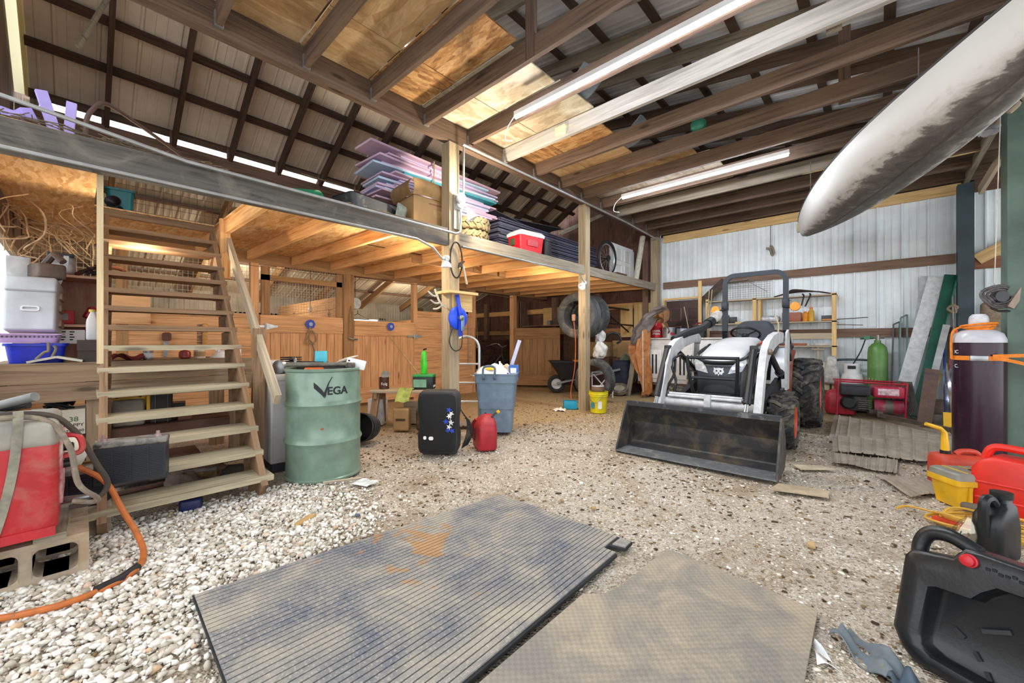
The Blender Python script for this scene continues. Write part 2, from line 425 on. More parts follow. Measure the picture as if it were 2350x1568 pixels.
S_ROOFR=pm('#dfe2e6',.45,.0,.1,1.6,0,'roof_sheet_underside_grey')
HX=-3.535;YB=8.62
# white metal back wall: facing -Y; ribs stand out towards -Y
mb=siding(8.3,3.43,.28,.028,MX.Translation((4.75,YB,-.08))@MX.Rotation(PI,4,'Z'))
ob('wall_back',mb,S_WHITE,None,'white ribbed metal back wall behind the tractor','wall',None,'structure')
mb=MB();mb.b2((HX,YB+.02,3.35),(4.7,YB+.06,5.2));ob('wall_back_gable',mb,W_DARK,None,'dark boarded gable above the back wall','wall',None,'structure')
# dark board wall behind stalls and loft
mb=MB();x=-10.2
while x<HX:
    w=.19+R.random()*.05;mb.b2((x,YB+R.random()*.01,-.08),(min(x+w,HX)-.006,YB+.03,5.0));x+=w
ob('wall_back_boards',mb,W_REDBRN,None,'dark red-brown vertical board wall behind the stalls','wall',None,'structure')
# far wall behind the stalls, with daylight slits
mb=MB()
Mw=lambda y,z:MX.Translation((-10.2,y,z))@MX.Rotation(PI/2,4,'Z')
siding(9.1,1.74,.23,.012,Mw(-.45,-.08),mb);siding(9.1,.6,.23,.012,Mw(-.45,1.70),mb);siding(3.6,.1,.23,.012,Mw(-.45,1.64),mb);siding(3.0,.1,.23,.012,Mw(5.6,1.64),mb)
ob('wall_left',mb,S_GREY,None,'pale ribbed metal wall behind the horse stalls','wall',None,'structure')
mb=MB();mb.b2((-10.16,-.45,1.5),(-10.12,8.6,1.64));mb.b2((-10.16,-.45,.7),(-10.12,8.6,.84));ob('trim_1',mb,W_BROWN,None,'horizontal girts on the wall behind the stalls','trim',None,'structure')
# end wall near the camera's left (with a bright window) and the left gable
mb=MB();x=-10.2
while x<-4.0:
    w=.2;a,b=x,min(x+w,-4.0);x+=w
    if b>-7.2 and a<-4.3:
        mb.b2((a,-.49,0),(b-.005,-.46,.74));mb.b2((a,-.49,2.06),(b-.005,-.46,4.9))
    else: mb.b2((a,-.49,0),(b-.005,-.46,4.9))
ob('wall_front',mb,W_BROWN,None,'board end wall with the bright window','wall',None,'structure')
mb=MB()
for a,b in(((-7.2,0),(.08,1)),((-4.35,0),(.08,1))): mb.b2((a[0],-.5,.74),(a[0]+b[0],-.46,2.06))
mb.b2((-7.2,-.5,.68),(-4.3,-.44,.74));mb.b2((-7.2,-.5,2.03),(-4.3,-.45,2.1))
w1=ob('window_1',mb,W_PALE,None,'bright window beside the workbench','window',None,'structure')
mb=MB();mb.b2((-7.15,-.468,.74),(-4.3,-.464,2.04));ob('pane',mb,glass(a=.06),w1)
# steep left roof slope: z = 3.76 + .584 (x + 6.65) at the purlins
SL=.584;zl=lambda x,o=0:3.76+SL*(x+6.65)+o
RX=-4.62
ang=math.atan(SL);LS=(RX+6.75)/math.cos(ang)
mb=siding(8.75,LS,.305,.02,MX.Translation((-6.75,8.4,zl(-6.75,.05)))@MX.Rotation(-PI/2,4,'Z')@MX.Rotation(-(PI/2-ang),4,'X'))
ob('ceiling_left',mb,S_ROOF,None,'ribbed metal roof over the loft','roof',None,'structure')
t=NT('translucent_roof_panel');t.b.inputs['Transmission Weight'].default_value=0;tl=t.new('ShaderNodeBsdfTranslucent');tl.inputs[0].default_value=lin('#f7f1c8')
mx=t.new('ShaderNodeMixShader');mx.inputs[0].default_value=.75;t.l.new(t.b.outputs[0],mx.inputs[1]);t.l.new(tl.outputs[0],mx.inputs[2]);t.l.new(mx.outputs[0],t.n['Material Output'].inputs[0]);PANEL=t.out('#f3ecc4',.5)
mb=siding(.36,LS,.12,.02,MX.Translation((-6.75,-.35,zl(-6.75,.05)))@MX.Rotation(-PI/2,4,'Z')@MX.Rotation(-(PI/2-ang),4,'X'),None,False)
# (sheets run from the eave to the ridge; this narrow one at the gable lets daylight through)
ob('ceiling_skylight',mb,PANEL,None,'pale translucent roof strip at the gable end','roof',None,'structure')
# shallow right roof slope
SR=-.15;zr=lambda x,o=0:4.86+SR*(x-RX)+o
ar=math.atan(SR);LR=(4.75-RX)/math.cos(ar)
mb=siding(9.2,LR,.23,.016,MX.Translation((RX,8.65,zr(RX,.19)))@MX.Rotation(-PI/2,4,'Z')@MX.Rotation(-(PI/2-ar),4,'X'))
ob('ceiling_right',mb,S_ROOFR,None,'pale ribbed metal roof over the tractor bay','roof',None,'structure')
# lean-to roof over the stalls
sl2=.34;zz=lambda x:3.3+sl2*(x+6.8)
a2=math.atan(sl2);L2=(10.3-6.8)/math.cos(a2)
mb=siding(9.1,L2,.23,.014,MX.Translation((-10.3,8.62,zz(-10.3)))@MX.Rotation(-PI/2,4,'Z')@MX.Rotation(-(PI/2-a2),4,'X'))
ob('ceiling_stalls',mb,pm('#e2d8c2',.6,0,.1,2,0,'lean_to_roof_sheet'),None,'pale metal roof over the stalls','roof',None,'structure')
def S(name,a,b,w,h,m,label,cat,group=None,up=(0,0,1)):
    mb=MB();a,b=V(a),V(b);c=(a+b)/2;mb.beam(a-c,b-c,w,h,up);o=ob(name,mb,m,None,label,cat,group,'structure');o.location=c;return o
k=0
for i,x in enumerate([-7.4,-8.1,-8.8,-9.5]): S('stall_purlin',(x,-.45,zz(x)-.035),(x,8.6,zz(x)-.035),.09,.04,W_BROWN,'purlin under the stall roof','purlin','stall roof purlins')
for i in range(8):
    y=.28+1.2*i;S('stall_rafter',(-6.7,y,zz(-6.7)-.13),(-10.15,y,zz(-10.15)-.13),.05,.14,W_STALL2,'rafter under the stall roof','rafter','stall roof rafters')
# rafters and purlins of the left slope
for i in range(15):
    y=.225+.604*i
    if y>8.5: break
    S('roof_rafter',(-6.72,y,zl(-6.72,-.105)),(RX,y,zl(RX,-.105)),.042,.14,W_DARK,'dark rafter of the steep roof over the loft, number %d from the window end'%(i+1),'rafter','rafters over the loft')
    mb=MB();mb.b2((-.02,-.045,0),(.02,-.022,.16));o=one('rafter_block',mb,W_BROWN,'upright block beside a rafter foot on the eave beam','block',(-6.62,y,3.62),0,'blocks beside the rafter feet',0,0,'structure')
for i,x in enumerate((-6.66,-6.15,-5.7,-5.2,-4.75)):
    S('roof_purlin',(x,-.36,zl(x,0)),(x,8.5,zl(x,0)),.085,.04,W_DARK,'dark purlin under the steep roof over the loft','purlin','purlins over the loft',(-SL,0,1))
S('ridge_beam',(RX,-.4,4.78),(RX,8.6,4.78),.05,.2,W_DARK,'dark ridge beam','beam')
S('eave_beam',(-6.65,-.45,3.49),(-6.65,8.6,3.49),.05,.26,W_BROWN,'brown eave beam below the loft rafters','beam')
# posts carrying the eave beam sit on the stall posts
for y in(-.35,3.09,6.0,8.5): S('eave_post',(-6.7,y,2.2),(-6.7,y,3.36),.12,.12,W_DARK,'dark post below the eave beam','post','posts below the eave beam',(0,1,0))
# right slope rafters and purlins
for i in range(15):
    y=.09+.598*i
    if y>8.5: break
    S('rafter',(RX+.03,y,zr(RX,.06)),(4.7,y,zr(4.7,.06)),.042,.15,W_GREY if i in(6,7,8,5) else W_CHORD,'rafter of the shallow roof over the tractor bay, number %d from the front'%(i+1),'rafter','rafters over the tractor bay')
for i in range(14):
    x=RX+.35+.62*i
    S('purlin',(x,-.4,zr(x,.155)),(x,8.6,zr(x,.155)),.085,.035,W_DARK,'dark purlin under the shallow roof','purlin','purlins over the tractor bay',(-SR,0,1))
# header along the loft front and right header
S('header_beam',(HX-.03,-.45,3.45),(HX-.03,8.6,3.45),.08,.24,W_CHORD,'long header beam above the loft front','beam')
S('header_beam_right',(.9,-.45,3.41),(.9,8.6,3.41),.05,.12,W_GREY,'header beam over the green posts','beam')
CH=[.09+.598*i for i in range(15)]
for i,y in enumerate(CH):
    if y>8.5: break
    m=W_WHITE if i==6 else (W_GREY if i==11 else W_CHORD)
    S('ceiling_joist',(HX+.012,y,3.46),(.93,y,3.46),.042,.17,m,('whitewashed' if i==6 else 'grey' if i==11 else 'dark brown')+' ceiling joist, number %d from the front'%(i+1),'joist','ceiling joists of the tractor bay')
    S('ceiling_joist_tail',(.93,y+.045,3.46),(4.7,y+.045,3.46),.042,.17,W_CHORD,'dark ceiling joist of the right-hand bay','joist','ceiling joists of the right-hand bay')
    mb=MB();mb.b2((0,-.028,-.09),(.025,.028,.02));one('joist_hanger',mb,GALV,'metal hanger holding a ceiling joist','hanger',(HX+.012,y,3.46),0,'metal joist hangers',0,0,'structure')
for (x,y,z1,m) in((-2.07,2.43,4.5,W_CHORD),(-.25,3.72,4.2,W_GREY),(-1.1,1.84,4.3,W_CHORD),(-.25,4.91,4.1,W_CHORD)):
    S('web_post',(x,y+.045,3.38),(x,y+.045,z1),.09,.04,m,'upright board tying a ceiling joist to its rafter','post','webs between joists and rafters',(0,1,0))
# plywood stored on the joists
OSB1=osb('#7a5433','#c4935d','#e3bf90','strand_board',.8,'#5c4024');PLY=osb('#a5835a','#c9a97c','#dcc29a','stained_plywood',.35,'#8a6a48');PLYG=osb('#8a7a60','#b4a58c','#cbbfa8','mouldy_plywood',.4,'#d8d8c8')
DP=pm('#5d4b44',.8,0,.2,3,0,'dark_panel')
b=.6
sheets=[(-.4,1.23,-2.1,PLY,'tan water-stained plywood sheet above the first joists'),(1.24,1.84,-2.15,PLY,'tan water-stained plywood sheet beside the strand board'),(1.85,2.42,-2.17,OSB1,'orange brown strand board with printed letters lying on the joists'),(2.43,3.05,-2.25,PLYG,'plywood sheet with grey mould near the first lamp'),(3.06,3.66,-2.2,PLYG,'pale plywood sheet lit by the first lamp'),(3.67,4.27,-2.3,OSB1,'dark patched strand board behind the whitewashed joist'),(4.28,4.87,-2.36,PLY,'tan plywood sheet, second behind the whitewashed joist'),(4.88,5.46,-1.75,PLY,'tan plywood sheet, third behind the whitewashed joist'),(5.47,6.6,-1.6,PLYG,'grey plywood sheet above the second lamp'),(6.62,8.4,-1.7,DP,'dark panel above the rear joists')]
for i,(y0,y1,x1,m,l) in enumerate(sheets):
    mb=MB();n=2
    xs=[HX+.02,(HX+x1)/2-.1,x1]
    for j in range(n): mb.b2((xs[j]+.004,y0,3.547),(xs[j+1]-.004,y1-.01,3.56))
    one('plywood_sheet',mb,m,l,'plywood',group='sheets stored on the ceiling joists')
# girts on the back wall and posts
def girt(nm,z,h,x0,x1,m,l): 
    mb=MB();mb.b2((x0,YB-.055,z-h/2),(x1,YB-.016,z+h/2));ob(nm,mb,m,None,l,'trim',None,'structure')
girt('trim_2',2.30,.14,-3.45,.8,W_BROWN,'brown girt across the white wall above the shelves');girt('trim_3',1.24,.14,-2.6,.8,W_BROWN,'brown girt across the white wall at seat height')
girt('trim_4',3.3,.15,-3.45,.85,W_FRESH,'tan top plate of the white wall');girt('trim_5',2.2,.16,.98,4.5,wood('#5f3f2e','#8f6248','red_brown_girt'),'red brown girt behind the right-hand post');girt('trim_6',3.3,.18,.98,4.5,W_REDBRN,'dark top plate of the right-hand bay')
def post(x,y,z1,s,m,l,z0=-.05,t=None): return S('support_post',(x,y,z0),(x,y,z1),s,t or s,m,l,'post',None,(0,1,0))
post(-3.585,2.86,3.33,.14,W_POST,'square wooden post carrying the blue reel');post(-3.575,5.63,3.33,.135,W_POST,'square wooden post beside the yellow bucket')
post(-3.56,8.42,3.33,.15,W_POST,'wooden post in the back corner beside the white wall');post(-3.8,8.5,3.3,.12,W_BROWN,'brown corner post behind the grey pipe')
post(.875,8.42,3.3,.155,W_GREEND,'dark green post beside the leaning metal trim');post(.96,5.72,3.4,.26,W_GREENP,'green painted post beside the tall gas cylinder')
S('knee_brace',(1.0,8.3,3.15),(1.25,6.6,3.75),.04,.12,W_PALE,'pale slanting brace above the dark green post','brace');S('knee_brace',(1.0,8.56,2.25),(1.95,8.56,2.85),.04,.15,W_FRESH,'slanting board on the wall behind the right-hand post','brace')
S('knee_brace',(-6.9,-.35,2.4),(-7.6,-.4,4.0),.1,.1,W_GREY,'slanting brace in the left gable corner','brace');S('knee_brace',(-6.5,-.3,3.1),(-7.0,-.35,4.4),.06,.06,W_GREY,'second slanting brace in the left gable corner','brace')
# ================= LOFT =================
Y_OP0,Y_OP1,X_OP=.10,1.02,-5.42     # stairwell opening
def lz(x): return 2.335+.02*(HX-x)    # loft floor rises slightly to the back
OSBL=osb('#b58350','#e2b47c','#f4d6a8','loft_strand_board',.9)
for i,(x0,x1,y0,y1) in enumerate([(-6.68,-3.57,-.44,Y_OP0),(-6.68,X_OP,Y_OP0,Y_OP1),(-6.68,-3.57,Y_OP1,3.45),(-6.68,-3.57,3.455,5.9),(-6.68,-3.57,5.905,8.6)]):
    mb=MB();c=((x0+x1)/2,(y0+y1)/2)
    vs=[(x0-c[0],y0-c[1],lz(x0)),(x1-c[0],y0-c[1],lz(x1)),(x1-c[0],y1-c[1],lz(x1)),(x0-c[0],y1-c[1],lz(x0))]
    vs+=[(a,b,z+.014) for a,b,z in vs];mb.add(vs,[(3,2,1,0),(4,5,6,7),(0,1,5,4),(1,2,6,5),(2,3,7,6),(3,0,4,7)])
    o=ob('loft_deck',mb,OSBL,None,'strand board loft floor panel, number %d from the window'%(i+1),'floor panel',None,'structure');o.location=(c[0],c[1],0)
for i in range(14):
    y=1.06+.585*i
    if y>8.4: break
    S('loft_joist',(-3.56,y,lz(-3.56)-.068),(-6.62,y,lz(-6.62)-.068),.042,.13,W_ORANGE,'orange pine loft joist, number %d counted from the stairs'%(i+1),'joist','orange joists under the loft')
S('loft_trimmer',(-3.63,.093,.96),(-3.63,.093,2.32),.02,.03,wood('#a58c68','#cdb792','pale_trimmer'),'pale upright board along the left edge of the stairs','board',None,(0,1,0))
S('loft_header',(X_OP,Y_OP0,2.33),(X_OP,Y_OP1,2.33),.04,.06,W_TREAD2,'board at the top of the stairs','board')
S('loft_beam',(HX-.02,-.45,2.235),(HX-.02,2.79,2.265),.06,.19,W_DKGREY,'dark weathered loft edge beam above the stairs','beam')
S('loft_beam',(HX-.02,2.93,2.265),(HX-.02,5.56,2.265),.06,.15,W_GREY,'grey weathered loft edge beam between the two square posts','beam')
S('loft_beam',(HX-.02,5.70,2.265),(HX-.02,8.35,2.265),.06,.15,W_GREY,'grey weathered loft edge beam beyond the second square post','beam')
S('loft_ledger',(-6.66,-.4,2.31),(-6.66,8.6,2.31),.05,.16,W_STALL2,'beam carrying the loft joists above the stalls','beam')
for i,(y,y1) in enumerate(((3.45,3.8),(4.05,4.4),(4.6,4.95),(5.2,5.5))):
    S('joist_blocking',(-4.9,y-.23,2.285),(-4.9,y+.31,2.285),.04,.1,W_STALL2,'dark block between two loft joists','block','blocks between the loft joists')
# ================= STALL FRONT =================
XS=-6.66
def stall_post(y,z1,w,l,m=W_STALL): return S('stall_post',(XS,y,-.05),(XS,y,z1),w,w,m,l,'post',None,(0,1,0))
stall_post(1.72,2.23,.10,'stall post left of the first stall door');stall_post(3.09,2.23,.17,'thick stall post with the hanging lead rope',W_STALL2);stall_post(4.42,2.23,.09,'stall post right of the second stall door')
stall_post(5.93,2.23,.10,'stall post beside the dark doorway');stall_post(7.27,2.23,.12,'stall post hinging the open plank door');stall_post(.35,2.23,.1,'stall post behind the stairs',W_STALL2)
def hboards(name,y0,y1,z0,z1,h,m,lab,x=XS+.03):   # a wall of horizontal boards
    mb=MB();z=z0
    while z<z1-.02:
        hh=min(h*(.9+.2*R.random()),z1-z);mb.b2((x-.014,y0,z),(x+.012+.004*R.random(),y1,z+hh-.006));z+=hh
    return ob(name,mb,m,None,lab,'wall',None,'structure')
hboards('wall_stall',4.38,5.98,-.05,1.70,.2,W_STALL,'horizontal board wall between the second stall door and the dark doorway')
hboards('wall_tack',-.44,1.78,-.05,1.50,.21,W_STALL,'horizontal board wall behind the workbench')
def stall_door(name,lab,w,h,m,nb):
    d=thing(name,lab,'door');y=0
    for i in range(nb):
        mb=MB();ww=w/nb;mb.b2((-.012,y+.003,.05),(.012,y+ww-.003,h-.02));ob('plank',mb,m,d);y+=ww
    mb=MB();mb.b2((.013,0,h-.26),(.035,w,h));ob('top_rail',mb,m,d)
    mb=MB();mb.b2((.013,0,.04),(.035,w,.3));ob('bottom_rail',mb,m,d)
    return d
def hinge(d,y,z,s=1):
    mb=MB();mb.b2((.036,y-.16,z-.015),(.042,y+.16,z+.015));mb.tube([(.045,y,z-.05),(.045,y,z+.05)],.012);mb.prism([(-.0,-.05),(.14,-.012),(.14,.012),(0,.05)],.004,MX.Translation((.042,y,z))@MX.Rotation(PI/2,4,'Y')@MX.Rotation(PI/2,4,'Z'));ob('strap_hinge',mb,GALV,d)
d1=stall_door('stall_gate','closed plank stall door with a wire mesh opening above it','',0,W_STALL,1) if 0 else stall_door('stall_gate','closed plank stall door below the wire mesh opening, with a rope halter on it',1.2,1.49,W_STALL,9)
d1.location=(XS+.06,1.78,0);hinge(d1,.06,1.32)
d2=stall_door('stall_gate','closed plank stall door below the open gap, with a bare blue hook',1.2,1.46,W_STALL,8);d2.location=(XS+.06,3.18,0);hinge(d2,1.18,1.2)
d3=stall_door('stall_gate','brown plank stall door standing open at the dark doorway',1.1,1.43,W_STALL2,6);d3.location=(XS+.08,7.25,0);d3.rotation_euler=(0,0,math.radians(-57))
# mesh frame above the first door
mf=thing('mesh_screen','wooden frame with wire mesh above the first stall door','mesh frame',(XS+.02,1.78,1.5))
for a,b in(((0,.02,0),(.04,.13,.70)),((0,1.11,0),(.04,1.2,.70)),((0,.02,.5),(.04,1.2,.58))):
    mb=MB();mb.b2(a,b);ob('rail',mb,W_STALL2,mf)
WIRE=pm('#b9b0a0',.6,.3,.1,9,0,'mesh_wire')
def mesh_panel(y0,y1,z0,z1,p,x,q=None,t=.0035,sag=.004):
    mb=MB();q=q or p
    y=y0
    while y<=y1: mb.beam((x,y,z0),(x+sag*math.sin(9*y),y+R.uniform(-sag,sag),z1),t,t,(0,1,0));y+=p
    z=z0
    while z<=z1: mb.beam((x,y0,z),(x+sag*math.sin(11*z),y1,z+R.uniform(-sag,sag)),t,t);z+=q
    return mb
ob('wire_mesh',mesh_panel(.06,1.16,.02,.74,.04,-.01),WIRE,mf)
one('wire_mesh_panel',mesh_panel(-.4,1.7,1.5,2.22,.055,-6.68,.055),WIRE,'wire mesh screen above the board wall behind the stairs','wire mesh')
one('wire_mesh_panel',mesh_panel(-.2,2.2,2.4,3.36,.085,-6.72,.1,.004),pm('#6b5f4c',.7,.2,.1,9,0,'rusty_mesh_wire'),'rusty wire mesh seen through the stair opening','wire mesh')
# partitions between the stalls
for i,(y,h) in enumerate(((3.1,1.75),(6.0,1.5))):
    mb=MB();z=-.05
    while z<h: mb.b2((-10.1,y-.015,z),(-6.75,y+.015,z+.21));z+=.216
    ob('wall_partition',mb,W_STALL,None,'board partition between the stalls','wall',None,'structure')
for (x,y) in((-9.0,4.1),(-9.0,6.9)): S('stall_stud',(-10.08,y,0),(-10.08,y,2.1),.1,.1,W_BROWN,'post on the far stall wall','post','posts on the far stall wall',(0,1,0))
mb=MB();mb.b2((-10.0,3.9,1.0),(-9.9,5.9,1.55));ob('wall_stall_back',mb,W_STALL2,None,'board shelf edge inside the second stall','wall',None,'structure')
for z,h in((1.92,.13),(1.35,.12)):
    mb=MB();mb.b2((-10,YB-.06,z-h/2),(-3.9,YB-.002,z+h/2));ob('trim_7',mb,W_ORANGE if z>1.5 else W_STALL2,None,'horizontal girt on the dark board wall','trim',None,'structure')
for x in(-8.9,-7.6,-6.3,-5.0): S('wall_post',(x,YB-.1,0),(x,YB-.1,2.25),.13,.13,W_BROWN,'post against the dark board wall','post','posts against the dark board wall',(0,1,0))
hboards('wall_recess',7.3,8.55,-.05,1.15,.22,W_REDBRN,'low dark board wall inside the doorway',-8.0)
# ================= STAIRS =================
st=thing('staircase','open timber staircase with thirteen weathered treads rising to the loft','staircase',(-3.2,.5,0))
RUN,RISE=.1455,.153
def ty(i): return (-.44+.006*i,.415+.006*i)
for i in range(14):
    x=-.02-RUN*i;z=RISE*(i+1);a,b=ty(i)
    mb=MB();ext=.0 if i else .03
    mb.b2((x-.2,a-ext,z-.038),(x+.04,b+ext,z));ob('tread',mb,W_TREAD if i<7 else W_TREAD2,st)  # upper treads in a warmer wood; orange lamplight partly put into their colour
for s,k in((-1,0),(1,1)):
    mb=MB()
    y0=ty(0)[k]-s*.03;y1=ty(14)[k]-s*.03
    for (xa,xb) in((0,1),):
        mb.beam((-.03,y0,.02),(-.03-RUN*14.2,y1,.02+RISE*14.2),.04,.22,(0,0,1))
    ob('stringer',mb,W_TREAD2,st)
    for i in range(0,13):
        x=-.06-RUN*i;z=RISE*(i+1)-.045;y=ty(i)[k]-s*.05
        mb=MB();mb.prism([(0,0),(-.15,0),(-.15,-.14)],.04,T(x,y+.02,z,90));ob('cleat',mb,W_TREAD2,st)
# rail board leaning along the stair and its post
hr=thing('handrail_board','pale slanting handrail board along the right side of the stairs','handrail',(-3.35,1.02,.66))
mb=MB();mb.beam((0,0,0),(-1.92,.06,1.67),.04,.1,(0,0,1));ob('rail',mb,W_PALE,hr)
mb=MB();mb.beam((-.52,.0,-.64),(-.52,.02,.55),.04,.09,(0,1,0));ob('post',mb,W_TREAD2,hr)
mb=MB();mb.beam((-1.7,.02,1.1),(-1.7,.02,1.72),.04,.09,(0,1,0));ob('post',mb,W_ORANGE,hr)
# ================= WORKBENCH =================
XB=-4.42
wb=thing('workbench','heavy timber workbench running behind the stairs','workbench',(XB,.3,0))
mb=MB()
for i in range(5): mb.b2((-.95+.19*i,-.72,.90),(-.95+.19*(i+1)-.008,.8,.94))
ob('bench_top',mb,W_BENCH,wb)
mb=MB();mb.b2((.0,-.74,.80),(.04,.82,.945));ob('apron',mb,W_BENCH,wb);mb=MB();mb.b2((.0,-.74,.66),(.04,.82,.795));ob('apron',mb,W_BENCH,wb)
for y in(-.2,.72,-.7):
    for x in(-.05,-.9): 
        mb=MB();mb.b2((x-.05,y-.06,-.05),(x+.05,y+.06,.9));ob('leg',mb,W_BENCH,wb)
mb=MB();mb.b2((-.9,-.7,.36),(-.08,.72,.4));mb.b2((-.09,-.7,.27),(-.06,.72,.4));ob('lower_shelf',mb,W_REDBRN,wb)
# shelf cabinet on the bench against the wall
cb=thing('shelf_cabinet','open pink-brown plywood shelf cabinet behind the filing box','cabinet',(-5.25,-.03,.945))
PK=wood('#b08068','#d3a890','pinkish_plywood',8,knot=False)
for a,b in(((-.2,-.2,0),(.2,-.18,.72)),((-.2,.21,0),(.2,.23,.72)),((-.2,-.2,.7),(.2,.23,.72)),((-.2,-.18,.28),(.2,.21,.3)),((-.21,-.2,0),(-.2,.23,.72)),((.19,.15,0),(.205,.23,.72))):
    mb=MB();mb.b2(a,b);ob('panel',mb,PK,cb)
# ================= WELDER CORNER =================
CONC=dirty('#ad9d89','#a5835c',.5,6,.95,0,'concrete_block',.5,.25,.2);
def cinder(x,y,lab,z=0):
    b=thing('cinder_block',lab,'concrete block',(x,y,z))
    mb=MB();w,h,t=.39,.19,.19
    ys=[-w/2,-w/2+.035,-.02,.02,w/2-.035,w/2]
    for a,c in((0,1),(2,3),(4,5)): mb.b2((-t/2,ys[a],.032),(t/2,ys[c],h-.032))
    mb.b2((-t/2,-w/2,0),(t/2,w/2,.032));mb.b2((-t/2,-w/2,h-.032),(t/2,w/2,h))
    ob('shell',mb,CONC,b)
    for k in(1,3):
        mb=MB();p=rrect(ys[k+1]-ys[k],h-.064,.03);q=rrect(ys[k+1]-ys[k]+.004,h-.06,.001)
        c=(ys[k]+ys[k+1])/2
        mb.loft([[V((xx,c+a,h/2+bb)) for a,bb in pp] for xx,pp in((t/2+.001,q),(t/2-.004,p),(-t/2+.004,p),(-t/2-.001,q))],cap=False);ob('core',mb,CONC,b)
    return b
cinder(-2.885,-.16,'hollow concrete block on its side under the front of the red welder');cinder(-3.15,-.16,'hollow concrete block behind the front block under the red welder')
cinder(-2.885,-.57,'hollow concrete block under the outer end of the red welder');cinder(-3.15,-.57,'rear hollow concrete block under the outer end of the red welder')
for i,(y,l) in enumerate(((-.06,'short dirty board under the near corner of the welder'),(-.56,'short dirty board under the far corner of the welder'))):
    mb=MB();mb.b2((-.26,-.05,0),(.22,.05,.028));one('spacer_board',mb,W_GREY,l,'board',(-3.0,y-.02,.19),4*i-2,'boards between blocks and welder')
we=thing('welder','dusty red arc welder with coiled cables standing on concrete blocks','welder',(-2.97,-.36,.222))
RW=dirty('#b8232b','#b07f70',.52,3.2,.42,0,'dusty_red_enamel',0,.35);GP=dirty('#9a958a','#6d6a62',.55,4,.5,0,'dusty_grey_panel')
mb=MB();mb.rbox((0,0,.27),(.48,.6,.5),.035,3);ob('body',mb,RW,we)
mb=MB();mb.rbox((.004,0,.465),(.486,.606,.13),.035,3);ob('top_panel',mb,GP,we)
for z in(.21,.235,.26,.285,.31):
    mb=MB();mb.beam((.242,-.24,z),(.242,-.12,z-.004),.008,.012);ob('louvre',mb,GP,we)
mb=MB();mb.b2((.225,-.29,.01),(.245,.29,.05));ob('base_lip',mb,RW,we)
mb=MB();mb.rbox((0,.302,.28),(.4,.02,.3),.02,2);ob('front_panel',mb,dirty('#a8505a','#c9b9ae',.42,7,.5,0,'worn_front_panel'),we)
for x,z in((.13,.38),(.13,.3),(-.05,.3)):
    mb=MB();mb.lathe([(.02,0),(.018,.03),(.012,.035)],12,T(x,.312,z,-90));ob('knob',mb,BLK,we)
mb=MB();mb.tube(bez([(.16,.31,.44),(.17,.36,.43),(.17,.37,.36),(.16,.31,.34)],6),.012,6);ob('handle',mb,RW,we)
for p in(((.12,.31,.12),(.16,.4,.13)),((.0,.31,.1),(.05,.42,.1))):
    mb=MB();mb.tube(p,.012,8);ob('terminal',mb,STEEL,we)
GC=dirty('#7d7163','#a39480',.5,9,.8,0,'dusty_cable')
one('welding_cable',MB().tube(bez([(-2.7,-.66,.755),(-2.7,-.36,.775),(-2.74,-.12,.76),(-2.71,-.03,.63),(-2.7,0,.45),(-2.73,.06,.36),(-2.78,.05,.33),(-2.79,-.02,.35)]),.011,8),GC,'grey dusty welding cable looping over the welder top to its front','cable')
one('welding_cable',MB().tube(bez([(-2.85,-.5,.765),(-2.8,-.14,.775),(-2.8,-.02,.69),(-2.83,.06,.5),(-2.86,.1,.38),(-2.86,.05,.31),(-2.87,-.03,.3)]),.012,8),pm('#4a4038',.8,0,.2,8),'brown welding cable hanging down the welder front','cable')
one('webbing_strap',MB().grid(lambda u,v:V((-2.722+.004*math.sin(9*u)+(.035*(u-.8) if u>.8 else 0),-.19+.03*v-.13*u*u,.80-.74*u)),20,2),pm('#8d8878',.85,0,.2,20,.2),'grey striped webbing strap hanging down the welder side','strap')
mb=MB();mb.tube([(-.16,-.13,.02),(.16,.1,.06)],[.012,.016],10);mb.tube([(-.14,-.12,.03),(-.2,-.02,.1)],.014,8);mb.rbox((-.02,.02,.012),(.24,.12,.022),.01,2)
one('cutting_torch',mb,BLK,'black cutting torch lying on top of the welder','torch',(-2.93,-.3,.755),20)
one('pipe_offcut',MB().tube([(-.14,-.08,.02),(0,0,.05),(.12,.09,.09)],.02,12),pm('#7b7d7c',.5,.2,.15,9),'short grey pipe piece propped on the welder top','pipe',(-2.87,-.24,.765),10)
one('orange_cone',MB().lathe([(.05,0),(.045,.02),(.03,.09),(.0,.095)],16),pm('#e07a22',.5),'orange plastic cap on the welder at the photo edge','cap',(-2.95,-.52,.752))
# orange air hose
pts=[(-3.2,.0,.42),(-3.08,.1,.34),(-2.96,.16,.2),(-2.84,.21,.09),(-2.70,.22,.03),(-2.55,.16,.022),(-2.47,.0,.02),(-2.5,-.16,.02),(-2.6,-.33,.02),(-2.68,-.55,.02)]
ah=thing('air_hose','orange rubber air hose snaking over the gravel past the concrete block','hose',(0,0,0))
ob('hose',MB().tube(bez(pts,8),.0135,10),dirty('#bb682e','#8a5a3a',.55,8,.6,0,'orange_rubber'),ah)
ob('splice',MB().tube([(-2.60,.19,.026),(-2.53,.13,.025),(-2.49,.05,.024)],.019,10),BLKR,ah)
